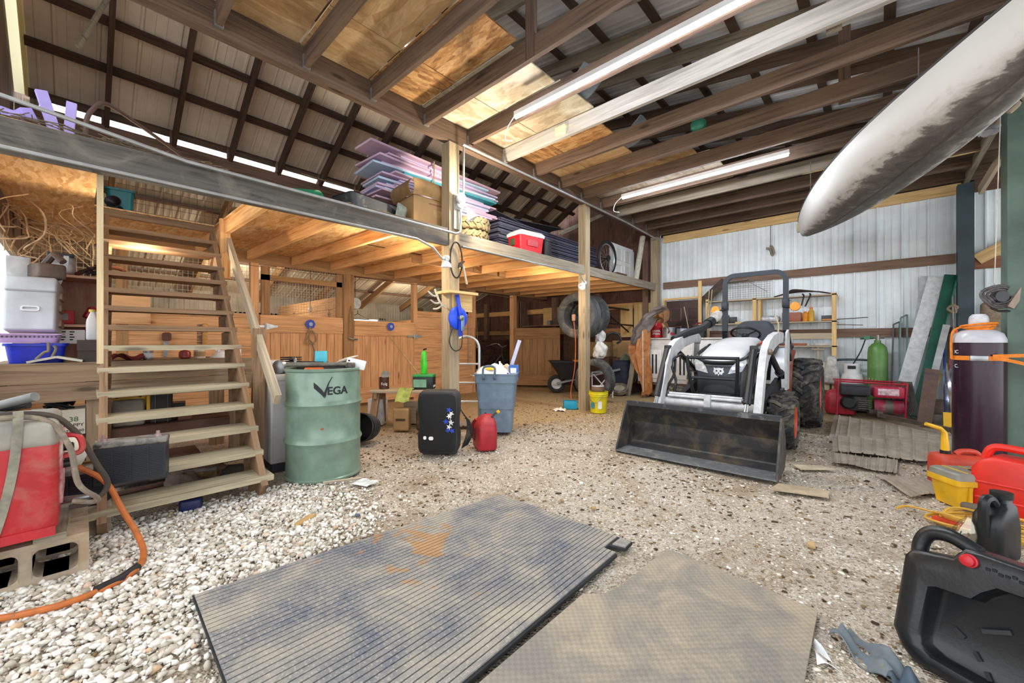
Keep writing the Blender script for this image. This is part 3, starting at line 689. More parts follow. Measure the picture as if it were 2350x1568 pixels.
# batteries
def battery(name,lab,loc,rz,w,d,h,rx=0,rib=True):
    b=thing(name,lab,'battery',loc,rz,None,rx)
    mb=MB();mb.b2((-w/2,-d/2,0),(w/2,d/2,h*.86));ob('case',mb,pm('#20242c',.45,0,.2,9),b)
    mb=MB();mb.rbox((0,0,h*.93),(w+.01,d+.01,h*.14),.008,2);ob('lid',mb,dirty('#23252a','#8f8b84',.4,9,.5),b)
    mb=MB();n=int(h*.7/.009)
    for i in range(n): mb.b2((-w/2+.012,-d/2-.004,h*.08+i*.009),(w/2-.012,-d/2,h*.08+i*.009+.0045))
    for x in(-.25,0,.25): mb.b2((x*w-.002,-d/2-.006,h*.08),(x*w+.002,-d/2,h*.8))
    ob('ribbed_face',mb,pm('#262b35',.45,0,.2,9),b)
    for x in(-.42,.36):
        mb=MB();mb.lathe([(.02,0),(.018,.012),(.01,.014),(.009,.03),(.0,.031)],10,T(x*w,0,h));ob('terminal',mb,pm('#a58a8a',.4,.5),b)
    return b
battery('battery','long black ribbed battery standing on the second stair tread',(-3.17,.215,.308),76,.30,.12,.235)
battery('battery','black ribbed battery on the ground behind the red welder',(-3.36,.03,.17),70,.19,.14,.21)
one('concrete_block',MB().rbox((0,0,.085),(.2,.2,.17),.01),CONC,'grey block under the battery behind the welder','concrete block',(-3.36,.03,0))
one('plastic_pail',MB().lathe([(.11,0),(.14,.22),(.148,.22),(.148,.235),(.136,.235),(.105,.012),(.0,.012)],24),pm('#d8d5cc',.5,0,.12,7),'white plastic pail lying on its side behind the welder','pail',(-3.50,-.02,.40),20,None,60,0)
one('cardboard_sheet',MB().rbox((0,0,0),(.02,.3,.42),.004,1),CARD,'tan cardboard leaning below the white pail','cardboard',(-3.62,.0,.16),10,None,0,12)
# ================= ON THE WORKBENCH =================
BT=.942
def bin_(name,lab,cat,loc,rz,w,d,h,m,tp=1.12,lip=.02,t=.004):
    b=thing(name,lab,cat,loc,rz)
    def ring(s,z,i=0): return [V((x*s,y*s,z)) for x,y in rrect(w/tp-2*i,d/tp-2*i,.03,3)]
    mb=MB();mb.loft([ring(1,0),ring(tp,h),ring(tp,h,-lip*.5),ring(tp,h+lip,-lip*.5),ring(tp,h+lip,t),ring(1,t,t)]);ob('tub',mb,m,b);return b
bin_('storage_bin','blue plastic bin with worn paint on the workbench','bin',(-4.64,-.205,BT),88,.29,.26,.125,dirty('#1f33c4','#b9a878',.66,7,.4,0,'scuffed_blue_plastic'))
cr=thing('laundry_crate','pink lavender plastic crate resting on the blue bin','crate',(-4.66,-.245,BT+.148),88)
mb=MB();
def ring(w,d,z): return [V((x,y,z)) for x,y in rrect(w,d,.03,3)]
LAV=pm('#d9b8e6',.4,0,.08,5);mb.loft([ring(.28,.2,0),ring(.31,.23,.06),ring(.34,.26,.06),ring(.34,.26,.068),ring(.30,.22,.068),ring(.27,.19,.006)]);ob('tub',mb,LAV,cr)
for i in range(14):
    mb=MB();mb.box((-.137+.021*i,-.113,.045),(.011,.006,.011),T(0,0,0,0,45));ob('hole_rim',mb,pm('#5d4a6a',.6),cr)
fb=thing('filing_box','silver metal filing box with a recessed handle leaning on the workbench','filing box',(-4.84,-.235,1.16),84,None,-9)
FB=pm('#c3c8ce',.4,.25,.08,5);mb=MB();mb.rbox((0,0,.2),(.26,.28,.4),.02,2);ob('body',mb,FB,fb)
mb=MB();mb.rbox((0,-.01,.36),(.265,.29,.12),.02,2);ob('lid',mb,FB,fb)
mb=MB();mb.loft([[V((x,-.142,.17+z)) for x,z in rrect(.1,.045,.015)],[V((x,-.154,.17+z)) for x,z in rrect(.095,.04,.015)],[V((x,-.154,.17+z)) for x,z in rrect(.075,.02,.009)],[V((x,-.143,.17+z)) for x,z in rrect(.07,.018,.008)]],cap=False);ob('handle',mb,WPLA,fb)
for z in(.08,.2,.3):
    mb=MB();mb.rbox((.132,.02,z),(.03,.12,.05),.006,1);ob('latch',mb,pm('#a08a78',.5,.2),fb)
one('machine_part',MB().rbox((0,0,.06),(.2,.16,.12),.02,2).tube([(-.05,0,.12),(.06,.02,.2),(.12,.05,.14)],.025,8),pm('#6d5d55',.6,.2,.25,9),'brown greasy machine part on top of the filing box','machine part',(-4.9,-.17,1.595),20)
one('white_board',MB().rbox((0,0,.09),(.02,.12,.18),.006,1),pm('#d5d8da',.5),'pale upright panel beside the bright window','panel',(-4.95,-.32,1.585),10)
jg=thing('jug','white plastic jug standing on the workbench beside the stairs','jug',(-4.62,.075,BT+.172));mb=MB();mb.loft([[V((x*k,y*k,z)) for x,y in rrect(.075,.07,.02)] for k,z in((.9,0),(1,.01),(1,.13),(.9,.16),(.5,.2),(.33,.215),(.33,.225))]);ob('body',mb,WPLA,jg);ob('cap',MB().lathe([(.02,.222),(.02,.24),(0,.24)],12),pm('#e0c95a',.5),jg)
kb=thing('storage_case','dark brown box with a lid seam on the bench end by the stairs','box',(-4.55,.062,BT),88);mb=MB();mb.b2((-.062,-.1,0),(.062,.1,.085));ob('body',mb,pm('#3d342f',.6,0,.15,6),kb);mb=MB();mb.b2((-.066,-.105,.087),(.066,.105,.17));ob('lid',mb,pm('#463c36',.6,0,.15,6),kb)
ab=thing('shelf_bracket_board','white angled board with a cast iron bracket on the bench edge','board',(-4.46,-.115,BT+.0),85)
mb=MB();mb.beam((-.13,0,.01),(.01,0,.045),.1,.016);mb.beam((.01,0,.045),(.14,0,.012),.1,.016);ob('boards',mb,pm('#d5d0c3',.6,0,.14,9),ab);mb=MB();mb.tube(bez([(-.09,-.03,.03),(-.05,-.03,.08),(-.03,-.03,.09),(-.03,-.03,.15)],5),.009,6);mb.tube(bez([(-.02,.02,.04),(0,.02,.1),(-.01,.02,.13)],5),.009,6);ob('bracket',mb,pm('#9a8f7a',.6,.3),ab)
# shelf cabinet contents
def carton(name,lab,cat,loc,rz,w,d,h,m,rx=0,ry=0,lab2=None):
    b=thing(name,lab,cat,loc,rz,None,rx,ry);mb=MB();mb.rbox((0,0,h/2),(w,d,h),min(.008,h*.2),1);ob('body',mb,m,b)
    if lab2:
        mb=MB();mb.b2((-w*.35,-d/2-.002,h*.3),(w*.25,-d/2-.0004,h*.75));ob('printed_label',mb,lab2,b)
    return b
RC=pm('#b5202c',.5,0,.12,8);GL=pm('#8d8f94',.5)
carton('carton','red and grey carton on the cabinet shelf','box',(-5.2,-.1,1.247),92,.15,.16,.12,RC,0,0,GL);carton('food_bag','red bag tilted on the cabinet shelf beside the red carton','bag',(-5.18,.09,1.29),100,.14,.12,.1,RC,0,25,WPLA)
wbx=carton('white_carton','white carton with rows of small print below the red carton','box',(-5.1,-.06,1.08),90,.2,.18,.12,pm('#dcd8d6',.6,0,.06,6))
mb=MB()
for i in range(4):
    for j in range(2): mb.b2((-.04+.05*j,-.0925,.03+.022*i),(-.02+.05*j+.008*(i%2),-.0905,.04+.022*i))
ob('printed_text',mb,INK,wbx)['kind']='stuff'
mb=MB();mb.rbox((0,0,.09),(.17,.16,.17),.05,3);bp=thing('tool_bag','grey fabric tool bag on top of the shelf cabinet','bag',(-5.2,-.10,1.667),88);ob('body',mb,pm('#a9adb3',.85,0,.2,9,.2),bp);mb=MB();mb.rbox((0,-.075,.06),(.14,.05,.08),.02,2);ob('pocket',mb,pm('#c5cad0',.85),bp);mb=MB();mb.rbox((0,0,.172),(.155,.15,.03),.012,2);ob('flap',mb,pm('#3d4048',.8),bp);ob('strap',MB().grid(lambda u,v:V((.02+.03*v-.05*u*u,-.12-.02*u,.16-.26*u)),10,2),pm('#c9cdd2',.8),bp)
one('garden_hose',MB().tube(bez([(0,0,.02),(.03,.12,.09),(.0,.28,.11),(-.05,.34,.03)]),.018,8),pm('#6a3a28',.7),'brown rubber hose curving over the cabinet top','hose',(-5.2,-.02,1.667))
mb=MB()
for i in range(16):
    a=R.random()*6;mb.tube(bez([(0,R.uniform(-.1,.1),R.uniform(0,.03)),(.05*math.cos(a),R.uniform(-.12,.12),R.uniform(.02,.08)),(.08*math.sin(a),R.uniform(-.12,.12),R.uniform(.0,.05))],4),.006,5)
one('wire_tangle',mb,pm('#2c2824',.7),'black tangle of wires on the cabinet top beside the hose','wire tangle',(-5.05,.12,1.675),0)
# behind the treads, on the bench
one('rag',MB().grid(lambda u,v:V((.16*(v-.5),.2*(u-.5),.03+.035*math.sin(7*u+3*v)*math.sin(5*v)-.02*abs(u-.5))),14,10),pm('#8d3a3a',.9,0,.2,12),'dark red rag lying on the workbench behind the stairs','rag',(-4.75,.29,BT))
def can(name,lab,cat,loc,r,h,m,m2=None,rim=True):
    b=thing(name,lab,cat,loc);mb=MB();mb.lathe([(r,0),(r,h*.97),(r*1.03,h*.98),(r*1.03,h),(r*.93,h),(r*.93,h*.93),(0,h*.93)],20);ob('body',mb,m,b)
    if m2: ob('band',MB().lathe([(r*1.008,h*.2),(r*1.008,h*.75)],20,cap=False),m2,b)
    return b
can('tin_can','grey tin with a white top on the workbench behind the stairs','can',(-4.78,.42,BT),.035,.075,pm('#9b9da0',.4,.5),WPLA)
kt=thing('kettle','small dark red enamel pot with a lid on the workbench','pot',(-4.75,.67,BT));ob('body',MB().lathe([(.03,0),(.045,.01),(.045,.055),(.035,.07),(.01,.08),(.0,.1)],18),pm('#9c3a34',.35),kt);ob('knob',MB().lathe([(.008,.085),(.012,.1),(0,.108)],10),BLK,kt)
can('tin_can','pale tin beside the red pot on the workbench','can',(-4.75,.78,BT),.045,.085,pm('#d8cbb4',.4,.2),pm('#b08a5a',.5))
one('bowl',MB().lathe([(.03,0),(.05,.01),(.085,.05),(.09,.055),(.08,.055),(.045,.016),(0,.012)],20),WPLA,'white upturned bowl on the workbench','bowl',(-4.78,.95,BT+.056),0,None,180)
bk=thing('basket','white open wire basket on the bench end behind the stairs','basket',(-4.95,1.05,BT),85)
mb=MB()
for z in(0,.06,.12): mb.tube([V((x,y,z)) for x,y in rrect(.2,.14,.02,2)],.005,5,True)
for x,y in rrect(.2,.14,.02,3): mb.tube([(x,y,0),(x,y,.12)],.004,4)
ob('wires',mb,WPLA,bk)
br=thing('brush','brown scrubbing brush with dark bristles hanging behind the stair treads','brush',(-5.5,.95,1.05),80);mb=MB();mb.rbox((0,0,.12),(.05,.03,.26),.012,2);ob('back',mb,wood('#9a6a3a','#c99a62','brush_wood'),br);mb=MB()
for i in range(60): mb.beam((-.0-.02,R.uniform(-.012,.012),.02+.0037*i),(-.07,R.uniform(-.02,.02),.0037*i+.02+R.uniform(-.01,.01)),.003,.003)
ob('bristles',mb,pm('#34353a',.8),br)
pn=thing('cupboard_leaf','light wooden cupboard door on the wall behind the stairs','cupboard door',(-6.6,.24,1.31));mb=MB();mb.b2((0,0,0),(.02,.36,.34));ob('panel',mb,wood('#b98a5c','#dcb184','cupboard_door',10,knot=False),pn);mb=MB();mb.b2((.02,.02,.02),(.03,.34,.05));ob('rail',mb,wood('#b98a5c','#dcb184','cupboard_door',10,knot=False),pn)
hs=thing('saw','hand saw with a dark brown handle hanging on the wall behind the stairs','saw',(-6.58,.72,1.1));ob('blade',MB().prism([(0,0),(.05,0),(.02,-.42),(0,-.42)],.003,T(0,0,0,90,0,90)),STEEL,hs);ob('handle',MB().prism(rrect(.09,.11,.03),.02,T(-.008,.03,.06,90,0,90)),W_REDBRN,hs)
# under the bench
tb=thing('tool_case','yellow and grey tool case on the shelf under the workbench','tool case',(-4.62,.285,.402),86);mb=MB();mb.rbox((0,0,.11),(.2,.16,.22),.02,2);ob('body',mb,pm('#8c8578',.6,0,.15,7),tb);mb=MB();mb.rbox((0,.02,.21),(.225,.14,.09),.03,2);ob('lid',mb,YEL,tb);ob('handle',MB().tube(bez([(-.07,-.06,.235),(-.06,-.07,.26),(.06,-.07,.26),(.07,-.06,.235)],5),.009,6),BLK,tb)
bc=thing('tool_case','black upright tool case with yellow trim beside the yellow and grey one','tool case',(-4.62,.49,.402),86);mb=MB();mb.rbox((0,0,.13),(.15,.16,.26),.02,2);ob('body',mb,pm('#34312f',.6,0,.2,6),bc)
for x in(-.04,.04): ob('groove_strip',MB().box((x,-.082,.13),(.006,.006,.25)),pm('#5a5750',.5),bc)
ob('side_trim',MB().rbox((-.083,0,.16),(.03,.15,.18),.012,2),YEL,bc)
xb=thing('cardboard_box','white printed cardboard box on the bench shelf behind the welder','box',(-4.56,-.10,.402),88);mb=MB();mb.b2((-.14,-.12,0),(.14,.12,.19));ob('body',mb,pm('#e1d9c8',.7,0,.06,7),xb);text('lettering','38',.05,pm('#3f7a42',.6),xb,T(.08,-.1215,.10,90));text('lettering','HAPPY',.035,INK,xb,T(.08,-.1215,.06,90));text('lettering','971-5460',.028,INK,xb,T(.08,-.1215,.02,90))
mb=MB()
for i in range(7): mb.tube(bez([(R.uniform(-.1,.1),R.uniform(-.08,.08),0),(R.uniform(-.1,.1),R.uniform(-.08,.08),.06),(R.uniform(-.1,.1),R.uniform(-.08,.08),.02)],4),.01,6)
one('cable_heap',mb,BLK,'black cable heap on the white cardboard box','cable',(-4.56,-.1,.595))
carton('junk_box','rust coloured tray on the bench shelf by the right leg','box',(-4.62,.645,.402),90,.1,.14,.06,pm('#7a4a38',.7));carton('junk_box','dark metal box at the back of the bench shelf','box',(-4.95,.55,.402),80,.3,.2,.12,pm('#34302d',.5,.2));carton('junk_box','grey tub at the back of the bench shelf','box',(-5.05,.15,.402),95,.22,.2,.15,pm('#a8a49c',.6))
# junk on the ground under the stairs and the bench
one('sack',blob(MB(),(.26,.2,.15),4),dirty('#75685c','#4f453d',.5,7,.9,0,'dirty_sack',.4),'grey-brown stuffed sack under the second tread','sack',(-3.72,.52,0),15)
one('sack',blob(MB(),(.24,.2,.13),6),dirty('#6a4f38','#8f6f3e',.5,9,.9,0,'brown_sack',.4),'brown stuffed sack with coloured tape behind the grey-brown sack','sack',(-3.95,.7,0),50)
for i,(x,y,a,l,c) in enumerate(((-3.75,.25,80,1.0,'#5a3a30'),(-3.85,.3,95,.9,'#6b4a40'),(-4.0,.4,86,1.1,'#4d4440'),(-3.9,.55,70,.8,'#77706a'),(-4.1,.5,100,1.0,'#6f5a48'))):
    one('pipe',MB().tube([(-l/2*.5,0,.03+.02*i),(l/2*.5,0,.04+.02*i)],.02,8),pm(c,.7,.1,.25,9),['rusty','reddish','dark','grey','brown'][i]+' length of pipe in the heap under the stairs','pipe',(x,y,0),a)
carton('junk_box','brown wooden crate on the ground at the back under the stairs','crate',(-4.35,.45,0),88,.5,.3,.18,W_REDBRN)
one('work_boot',MB().rbox((0,0,.04),(.24,.09,.08),.035,3).rbox((-.07,0,.11),(.09,.085,.16),.035,3),pm('#3c342c',.8,0,.3,9),'dark work boot on the ground under the third tread','boot',(-3.95,.83,0),70)
one('blue_jug',MB().rbox((0,0,.04),(.12,.09,.08),.02,2),pm('#1d2858',.5),'dark blue jug lying under the bottom tread','jug',(-3.32,.5,-.005),75)
# grey steel cabinet right of the stairs, with the small engine on it
cx=thing('storage_cabinet','pale grey steel cabinet between the stairs and the green drum','cabinet',(-4.0,1.28,0),-4)
CB=pm('#b9b6b4',.45,.1,.07,2.4);mb=MB();mb.rbox((0,0,.42),(.48,.34,.72),.012,1);ob('body',mb,CB,cx);mb=MB();mb.rbox((0,0,.79),(.5,.36,.055),.012,1);ob('lid',mb,pm('#cdc8be',.5,0,.1,5),cx);mb=MB();mb.b2((-.22,-.15,-.02),(.22,.15,.06));ob('plinth',mb,pm('#2a2c34',.6),cx)
mb=MB();mb.b2((.242,-.15,.1),(.248,.15,.74));ob('door',mb,CB,cx)
en=thing('small_engine','black and chrome small engine standing on the grey cabinet','engine',(-3.90,1.27,.817),30);ob('flywheel',MB().lathe([(.05,0),(.06,.01),(.06,.05),(.03,.06)],18,T(0,-.06,.06,90)),STEEL,en)
mb=MB()
for i in range(6): mb.rbox((0,.04,.05+.018*i),(.13,.12,.01),.004,1)
ob('fins',mb,pm('#2c2d30',.4,.5),en);mb=MB();mb.rbox((.02,.03,.04),(.16,.14,.07),.02,2);ob('block',mb,pm('#4a4a4c',.5,.4),en);ob('exhaust',MB().tube(bez([(.03,0,.12),(.1,-.03,.13),(.12,-.05,.05)],5),.014,7),STEEL,en)
wc=thing('white_cover','white lid lying behind the handrail board','lid',(-4.62,1.38,.86),-30);mb=MB();mb.rbox((0,0,.02),(.34,.22,.05),.015,2);ob('panel',mb,WPLA,wc);carton('junk_box','white crate under the white lid behind the stairs','box',(-4.62,1.38,.0),-30,.34,.2,.858,pm('#b4aca0',.6))
# top of the stairs
tl=bin_('tote_bin','teal plastic tote standing at the head of the stairs','bin',(-5.7,.29,2.385),85,.2,.24,.22,pm('#1f7d86',.4,0,.15,6))
fl=thing('work_lamp','black work lamp hanging on the teal tote','lamp',(-5.53,.25,2.385),70);ob('shade',MB().lathe([(.03,0),(.07,.06),(.09,.1),(.08,.1),(.0,.03)],16,T(0,0,.06,80,0,0,.7)),BLK,fl);ob('stem',MB().tube([(0,.02,.06),(.06,.16,.02)],.012,6),BLK,fl)
# dry roots tangled under the loft at the window
mb=MB()
for i in range(34):
    x=R.uniform(-6.3,-5.0);y=R.uniform(-.42,.06);z=2.28
    p=[(x,y,z)]
    for k in range(4): p.append((p[-1][0]+R.uniform(-.14,.14),min(.1,max(-.44,p[-1][1]+R.uniform(-.16,.16))),p[-1][2]-R.uniform(.0,.16)))
    mb.tube(bez(p,4),.004+R.random()*.003,4)
o=one('dry_roots',mb,pm('#c2a37c',.9,0,.2,20),'pale dry roots and cobwebs dangling under the strand board beside the stairs','dry roots');o['kind']='stuff'
# ================= TYRES (used for tractor, wheelbarrow, loose tyres) =================
TYRE=dirty('#333335','#86806f',.46,9,.8,0,'dusty_tyre_rubber',.25,.25,.3)
def tyre_mb(mb,Ro,w,Ri,M=None,lugs=0,lug_h=.022,n=40,ribs=False):
    M=M or MX.Identity(4);h=w/2
    prof=[(Ri,-h*.72),(Ri+.02,-h*.85),((Ro+Ri)/2,-h),(Ro-lug_h-.02,-h*.93),(Ro-lug_h,-h*.78),(Ro-lug_h,h*.78),(Ro-lug_h-.02,h*.93),((Ro+Ri)/2,h),(Ri+.02,h*.85),(Ri,h*.72),(Ri,-h*.72)]
    mb.lathe(prof,n,M@MX.Rotation(PI/2,4,'Y'),cap=False)
    if ribs:
        for q in(-.6,-.2,.2,.6): mb.lathe([(Ro-lug_h-.002,h*(q-.16)*.8),(Ro,h*(q-.13)*.8),(Ro,h*(q+.13)*.8),(Ro-lug_h-.002,h*(q+.16)*.8)],n,M@MX.Rotation(PI/2,4,'Y'),cap=False)
    for k in range(lugs):
        for s in(-1,1):
            a0=2*PI*(k+(.5 if s>0 else 0))/lugs;vs=[]
            xs=[0.0-s*h*.06,s*h*.45,s*h*.97]
            for i,x in enumerate(xs):
                aa=a0+s*0+(.0,.16,.26)[i]*(1.0)
                da=(.055,.06,.075)[i]*20/lugs
                for r in((Ro-lug_h-.012),(Ro-(0,.002,.02)[i])):
                    for sg in(-1,1):
                        a=aa+sg*da;vs.append(tuple(M@V((x,r*math.sin(a),r*math.cos(a)))))
            fs=[]
            for i in(0,1):
                b=4*i;fs+=[(b+0,b+4,b+6,b+2),(b+1,b+3,b+7,b+5),(b+2,b+6,b+7,b+3)]
            fs+=[(0,2,3,1),(8,9,11,10)]
            mb.add(vs,fs)
    return mb
def wheel_rim(mb,r,w,M,hub=.05,holes=0):   # dish seen from the +X side
    mb.lathe([(r,-w*.4),(r,w*.55),(r*.96,w*.6),(r*.88,w*.55),(r*.84,w*.35),(r*.55,w*.28),(r*.4,w*.32),(hub,w*.36),(hub*.8,w*.5),(0,w*.52)],28,M@MX.Rotation(PI/2,4,'Y'))
# ================= GREEN DRUM =================
dr=thing('steel_drum','green steel drum with a black check mark logo, filled with tools','drum',(-3.44,1.40,0),0)
GD=dirty('#7b9382','#6e6a52',.7,3.4,.26,.1,'green_drum_enamel',0,.2);Rd=.288;H=.885
pf=[(Rd-.012,0),(Rd+.006,.004),(Rd+.006,.018),(Rd-.003,.026)]
def bead(z): return [(Rd-.003,z-.035),(Rd+.004,z-.018),(Rd+.012,z),(Rd+.004,z+.018),(Rd-.003,z+.035)]
pf+=bead(.30)+bead(.60)+[(Rd-.003,H-.03),(Rd+.007,H-.02),(Rd+.009,H-.006),(Rd+.002,H),(Rd-.008,H-.004),(Rd-.010,H-.05),(0,H-.055)]
ob('body',MB().lathe(pf,64),GD,dr)
text('lettering','EGA',.085,INK,dr,MX.Rotation(math.radians(72),4,'Z')@T(0,0,.685),wrap=Rd-.0005,align='LEFT',bold=.002)
mb=MB();vs=[]
for x,z in((-.085,.10),(-.088,.065),(-.03,.0),(-.015,.03),(.025,.155),(.028,.155),(-.012,.005),(-.028,-.012)): pass
chk=[(-.10,.085),(-.098,.055),(-.038,-.005),(.014,.148),(.016,.148),(-.024,.0),(-.036,-.03),(-.10,.04)]
Mx=MX.Rotation(math.radians(72),4,'Z')
def onc(x,z,r=Rd-.0015): a=x/Rd;return Mx@V((r*math.sin(a),-r*math.cos(a),z))
q=[((-.115,.095),(-.113,.05)),((-.085,.068),(-.085,.022)),((-.055,.035),(-.055,-.008)),((-.04,.012),(-.036,-.034))]
mb.loft([[onc(a[0]+.02,.69+a[1]),onc(b[0]+.02,.69+b[1])] for a,b in q],closed=False)
q=[((-.044,.005),(-.030,-.030)),((-.03,.04),(-.02,.018)),((-.01,.09),(-.004,.082)),((.018,.135),(.021,.132))]
mb.loft([[onc(a[0]+.02,.69+a[1]),onc(b[0]+.02,.69+b[1])] for a,b in q],closed=False)
ck=ob('check_mark',mb,INK,dr);ck.data.materials[0]=INK
ob('rust_spot',MB().loft([[onc(-.03+x,.42+z,Rd-.0016) for x,z in((-.02,0),(-.005,-.008),(.012,.0),(.0,.011))],[onc(-.03+x,.42+z,Rd-.0012) for x,z in((-.02,0),(-.005,-.008),(.012,.0),(.0,.011))]]),pm('#b0562a',.8),dr)
dz=H-.06
hm=thing('sledge_hammer','hammer with a grey handle lying across the top of the green drum','hammer',(-3.36,1.36,.902),52);ob('handle',MB().tube([(-.27,0,.01),(.2,0,.012)],[.019,.014],10),pm('#6f6a5e',.8,0,.2,20),hm);ob('head',MB().rbox((.22,0,.0),(.045,.12,.045),.012,2),pm('#5a5048',.5,.5,.2),hm)
tb2=carton('tool_tray','teal plastic card standing in the middle of the green drum','card',(-3.50,1.40,.87),50,.10,.012,.15,pm('#43b6c9',.4),0,0)
wb2=carton('white_package','white clamshell package hanging over the drum rim','package',(-3.26,1.58,.872),58,.155,.03,.08,WPLA,0,14);mb=MB();mb.b2((-.065,-.0165,.05),(-.05,-.0148,.062));ob('hang_hole',mb,INK,wb2)
def bottle(name,lab,loc,rz,r,L,m,mc,ry=90,cat='bottle'):
    b=thing(name,lab,cat,loc,rz,None,0,ry);ob('body',MB().lathe([(r*.9,0),(r,.006),(r,L*.7),(r*.45,L*.82),(r*.42,L*.86)],16),m,b);ob('cap',MB().lathe([(r*.5,L*.86),(r*.5,L),(0,L)],12),mc,b);return b
bottle('spray_tube','orange and black tube lying near the front rim of the drum',(-3.42,1.24,.868),55,.022,.19,pm('#d0672f',.4),BLK);bottle('spray_tube','black spray tube lying beside the orange one in the drum',(-3.33,1.36,.868),55,.022,.2,pm('#34343a',.4),WPLA)
bottle('spray_tube','dark green bottle lying behind the white package in the drum',(-3.40,1.55,.875),50,.025,.16,pm('#2e4a35',.35),WPLA);carton('black_case','black case lying at the back of the drum contents','case',(-3.58,1.36,.84),40,.22,.12,.09,pm('#26262a',.5));carton('black_case','small black case lying under the white glove in the drum','case',(-3.45,1.47,.84),60,.2,.1,.075,pm('#2c2b30',.5))
one('glove',MB().loft([[V((x,.025*s*math.cos(a),.014*s*math.sin(a)+.05*x)) for a in [2*PI*k/8 for k in range(8)]] for x,s in((0,.5),(.03,1.1),(.09,1.1),(.15,.8),(.19,.35))]),pm('#c9b7a8',.9),'pale work glove sticking up out of the drum contents','glove',(-3.42,1.50,.92),40,None,0,-15)
carton('filler','heap of small parts filling the drum','parts bin',(-3.44,1.40,.826),30,.36,.36,.03,pm('#4b4640',.9,0,.35,30,.4))
one('stick',MB().tube([(-.14,0,.012),(.14,.01,.016)],.011,6),W_PALE,'weathered stick on the ground in front of the green drum','stick',(-3.09,1.40,0),62)
one('plastic_bag',MB().shell(lambda u,v:V((.16*(u-.5),.13*(v-.5),.012+.008*math.sin(9*u)*math.sin(7*v))),8,8,.002),pm('#dfe4e6',.3),'clear crumpled plastic sheet on the gravel in front of the drum','plastic sheet',(-2.93,1.50,0),20)
# ================= SAWHORSE BENCH =================
sb=thing('sawhorse_bench','low plank bench on sawhorse legs against the stall doors','bench',(-4.52,2.85,0),42)
mb=MB();mb.rbox((0,0,.47),(.78,.34,.035),.006,1);ob('top',mb,W_PALE,sb)
for x in(-.32,.32):
    for y in(-.1,.1):
        mb=MB();mb.beam((x,y,.45),(x*1.1,y*2.1,-.02),.04,.085,(1,0,0));ob('leg',mb,W_TREAD2,sb)
    mb=MB();mb.b2((x-.02,-.16,.38),(x+.02,.16,.452));ob('crosspiece',mb,W_TREAD2,sb)
cf=can('coffee_can','brown coffee can with white lettering on the low plank bench','can',(-4.72,2.68,.49),.062,.15,pm('#4a2c22',.4,0,.15,8));text('lettering','Folg',.05,WINK,cf,MX.Rotation(math.radians(62),4,'Z')@T(0,0,.05),wrap=.0626)
one('tin_cover',MB().prism(rrect(.11,.1,.045,4),.004,T(0,0,0,70)),pm('#8b8d88',.35,.6),'bent tin lid sticking up out of the coffee can','lid',(-4.72,2.70,.67),40)
one('cloth',MB().shell(lambda u,v:V((.17*(v-.5)+.02*math.sin(5*u),(.16-.26*u) ,(.012+.012*math.sin(8*v+4*u)) if u<.55 else .012+.01*math.sin(8*v)-(u-.55)*.32)),16,10,.003),pm('#a9b862',.9,0,.2,15,.2),'yellow-green cloth draped over the low bench edge','cloth',(-4.36,2.76,.492),48)
ba=thing('car_battery','black car battery with a green top on the low bench','battery',(-4.32,3.02,.488),40);mb=MB();mb.rbox((0,0,.08),(.26,.17,.16),.01,1);ob('case',mb,pm('#23252a',.45),ba);mb=MB();mb.rbox((0,0,.175),(.265,.175,.035),.01,1);ob('lid',mb,pm('#3aa858',.4),ba);mb=MB();mb.b2((-.12,-.0865,.03),(.05,-.0855,.13));ob('label',mb,pm('#7fb79a',.5),ba);mb=MB();mb.b2((.1315,-.06,.03),(.1325,.06,.055));ob('label',mb,WPLA,ba)
gb=thing('bottle','bright green bottle with a long neck on top of the car battery','bottle',(-4.37,3.05,.683),0);ob('body',MB().loft([[V((x*k,y*k,z)) for x,y in rrect(.085,.065,.02)] for k,z in((.9,0),(1,.01),(1,.12),(.9,.17),(.8,.22),(.75,.27),(.35,.29),(.35,.30))]),pm('#4fdc3c',.3),gb);ob('cap',MB().tube([(0,0,.29),(.0,0,.315),(.05,0,.32)],.011,6),BLK,gb)
bm_=thing('broom','long wooden handle leaning against the stall boards behind the bench','broom',(-4.9,3.7,0));ob('handle',MB().tube([(.72,-.28,.28),(-1.6,.62,1.3)],.014,8),pm('#c9b08a',.6),bm_) if 0 else ob('handle',MB().tube([(.42,-.1,.02),(-1.55,.05,1.22)],.014,8),pm('#c9b08a',.6),bm_)
gbg=thing('grain_bag','printed paper feed bag standing under the low bench','bag',(-4.36,2.72,0),40);mb=MB();mb.rbox((0,0,.14),(.2,.13,.28),.03,3);ob('body',mb,CARD,gbg);ob('print_stripe',MB().box((0,-.066,.14),(.12,.004,.03)),pm('#5a4632',.8),gbg)
one('log_round',MB().rbox((0,0,.15),(.26,.2,.3),.05,3),dirty('#6b543c','#2d2420',.45,12,.9,0,'bark',.5),'dark mottled stump under the right end of the low bench','stump',(-4.12,2.93,0),40)
carton('plastic_tub','white plastic tub behind the left legs of the low bench','tub',(-4.95,2.72,0),40,.2,.2,.34,pm('#cfd3d8',.5));carton('plastic_tub','pale wooden box behind the middle of the low bench','box',(-4.62,3.1,0),40,.3,.16,.3,W_PALE)
mb=MB();mb.lathe([(.13,0),(.15,.22),(.158,.23),(.15,.235),(.125,.01),(0,.01)],24)
for z in(.06,.12,.17): mb.lathe([(.134+.09*z,z-.006),(.141+.09*z,z),(.134+.09*z,z+.006)],24,None,False)
one('bucket',mb,pm('#22252b',.4,0,.2,9),'black ribbed bucket lying on its side behind the green drum','bucket',(-4.22,2.22,.14),35,None,80)
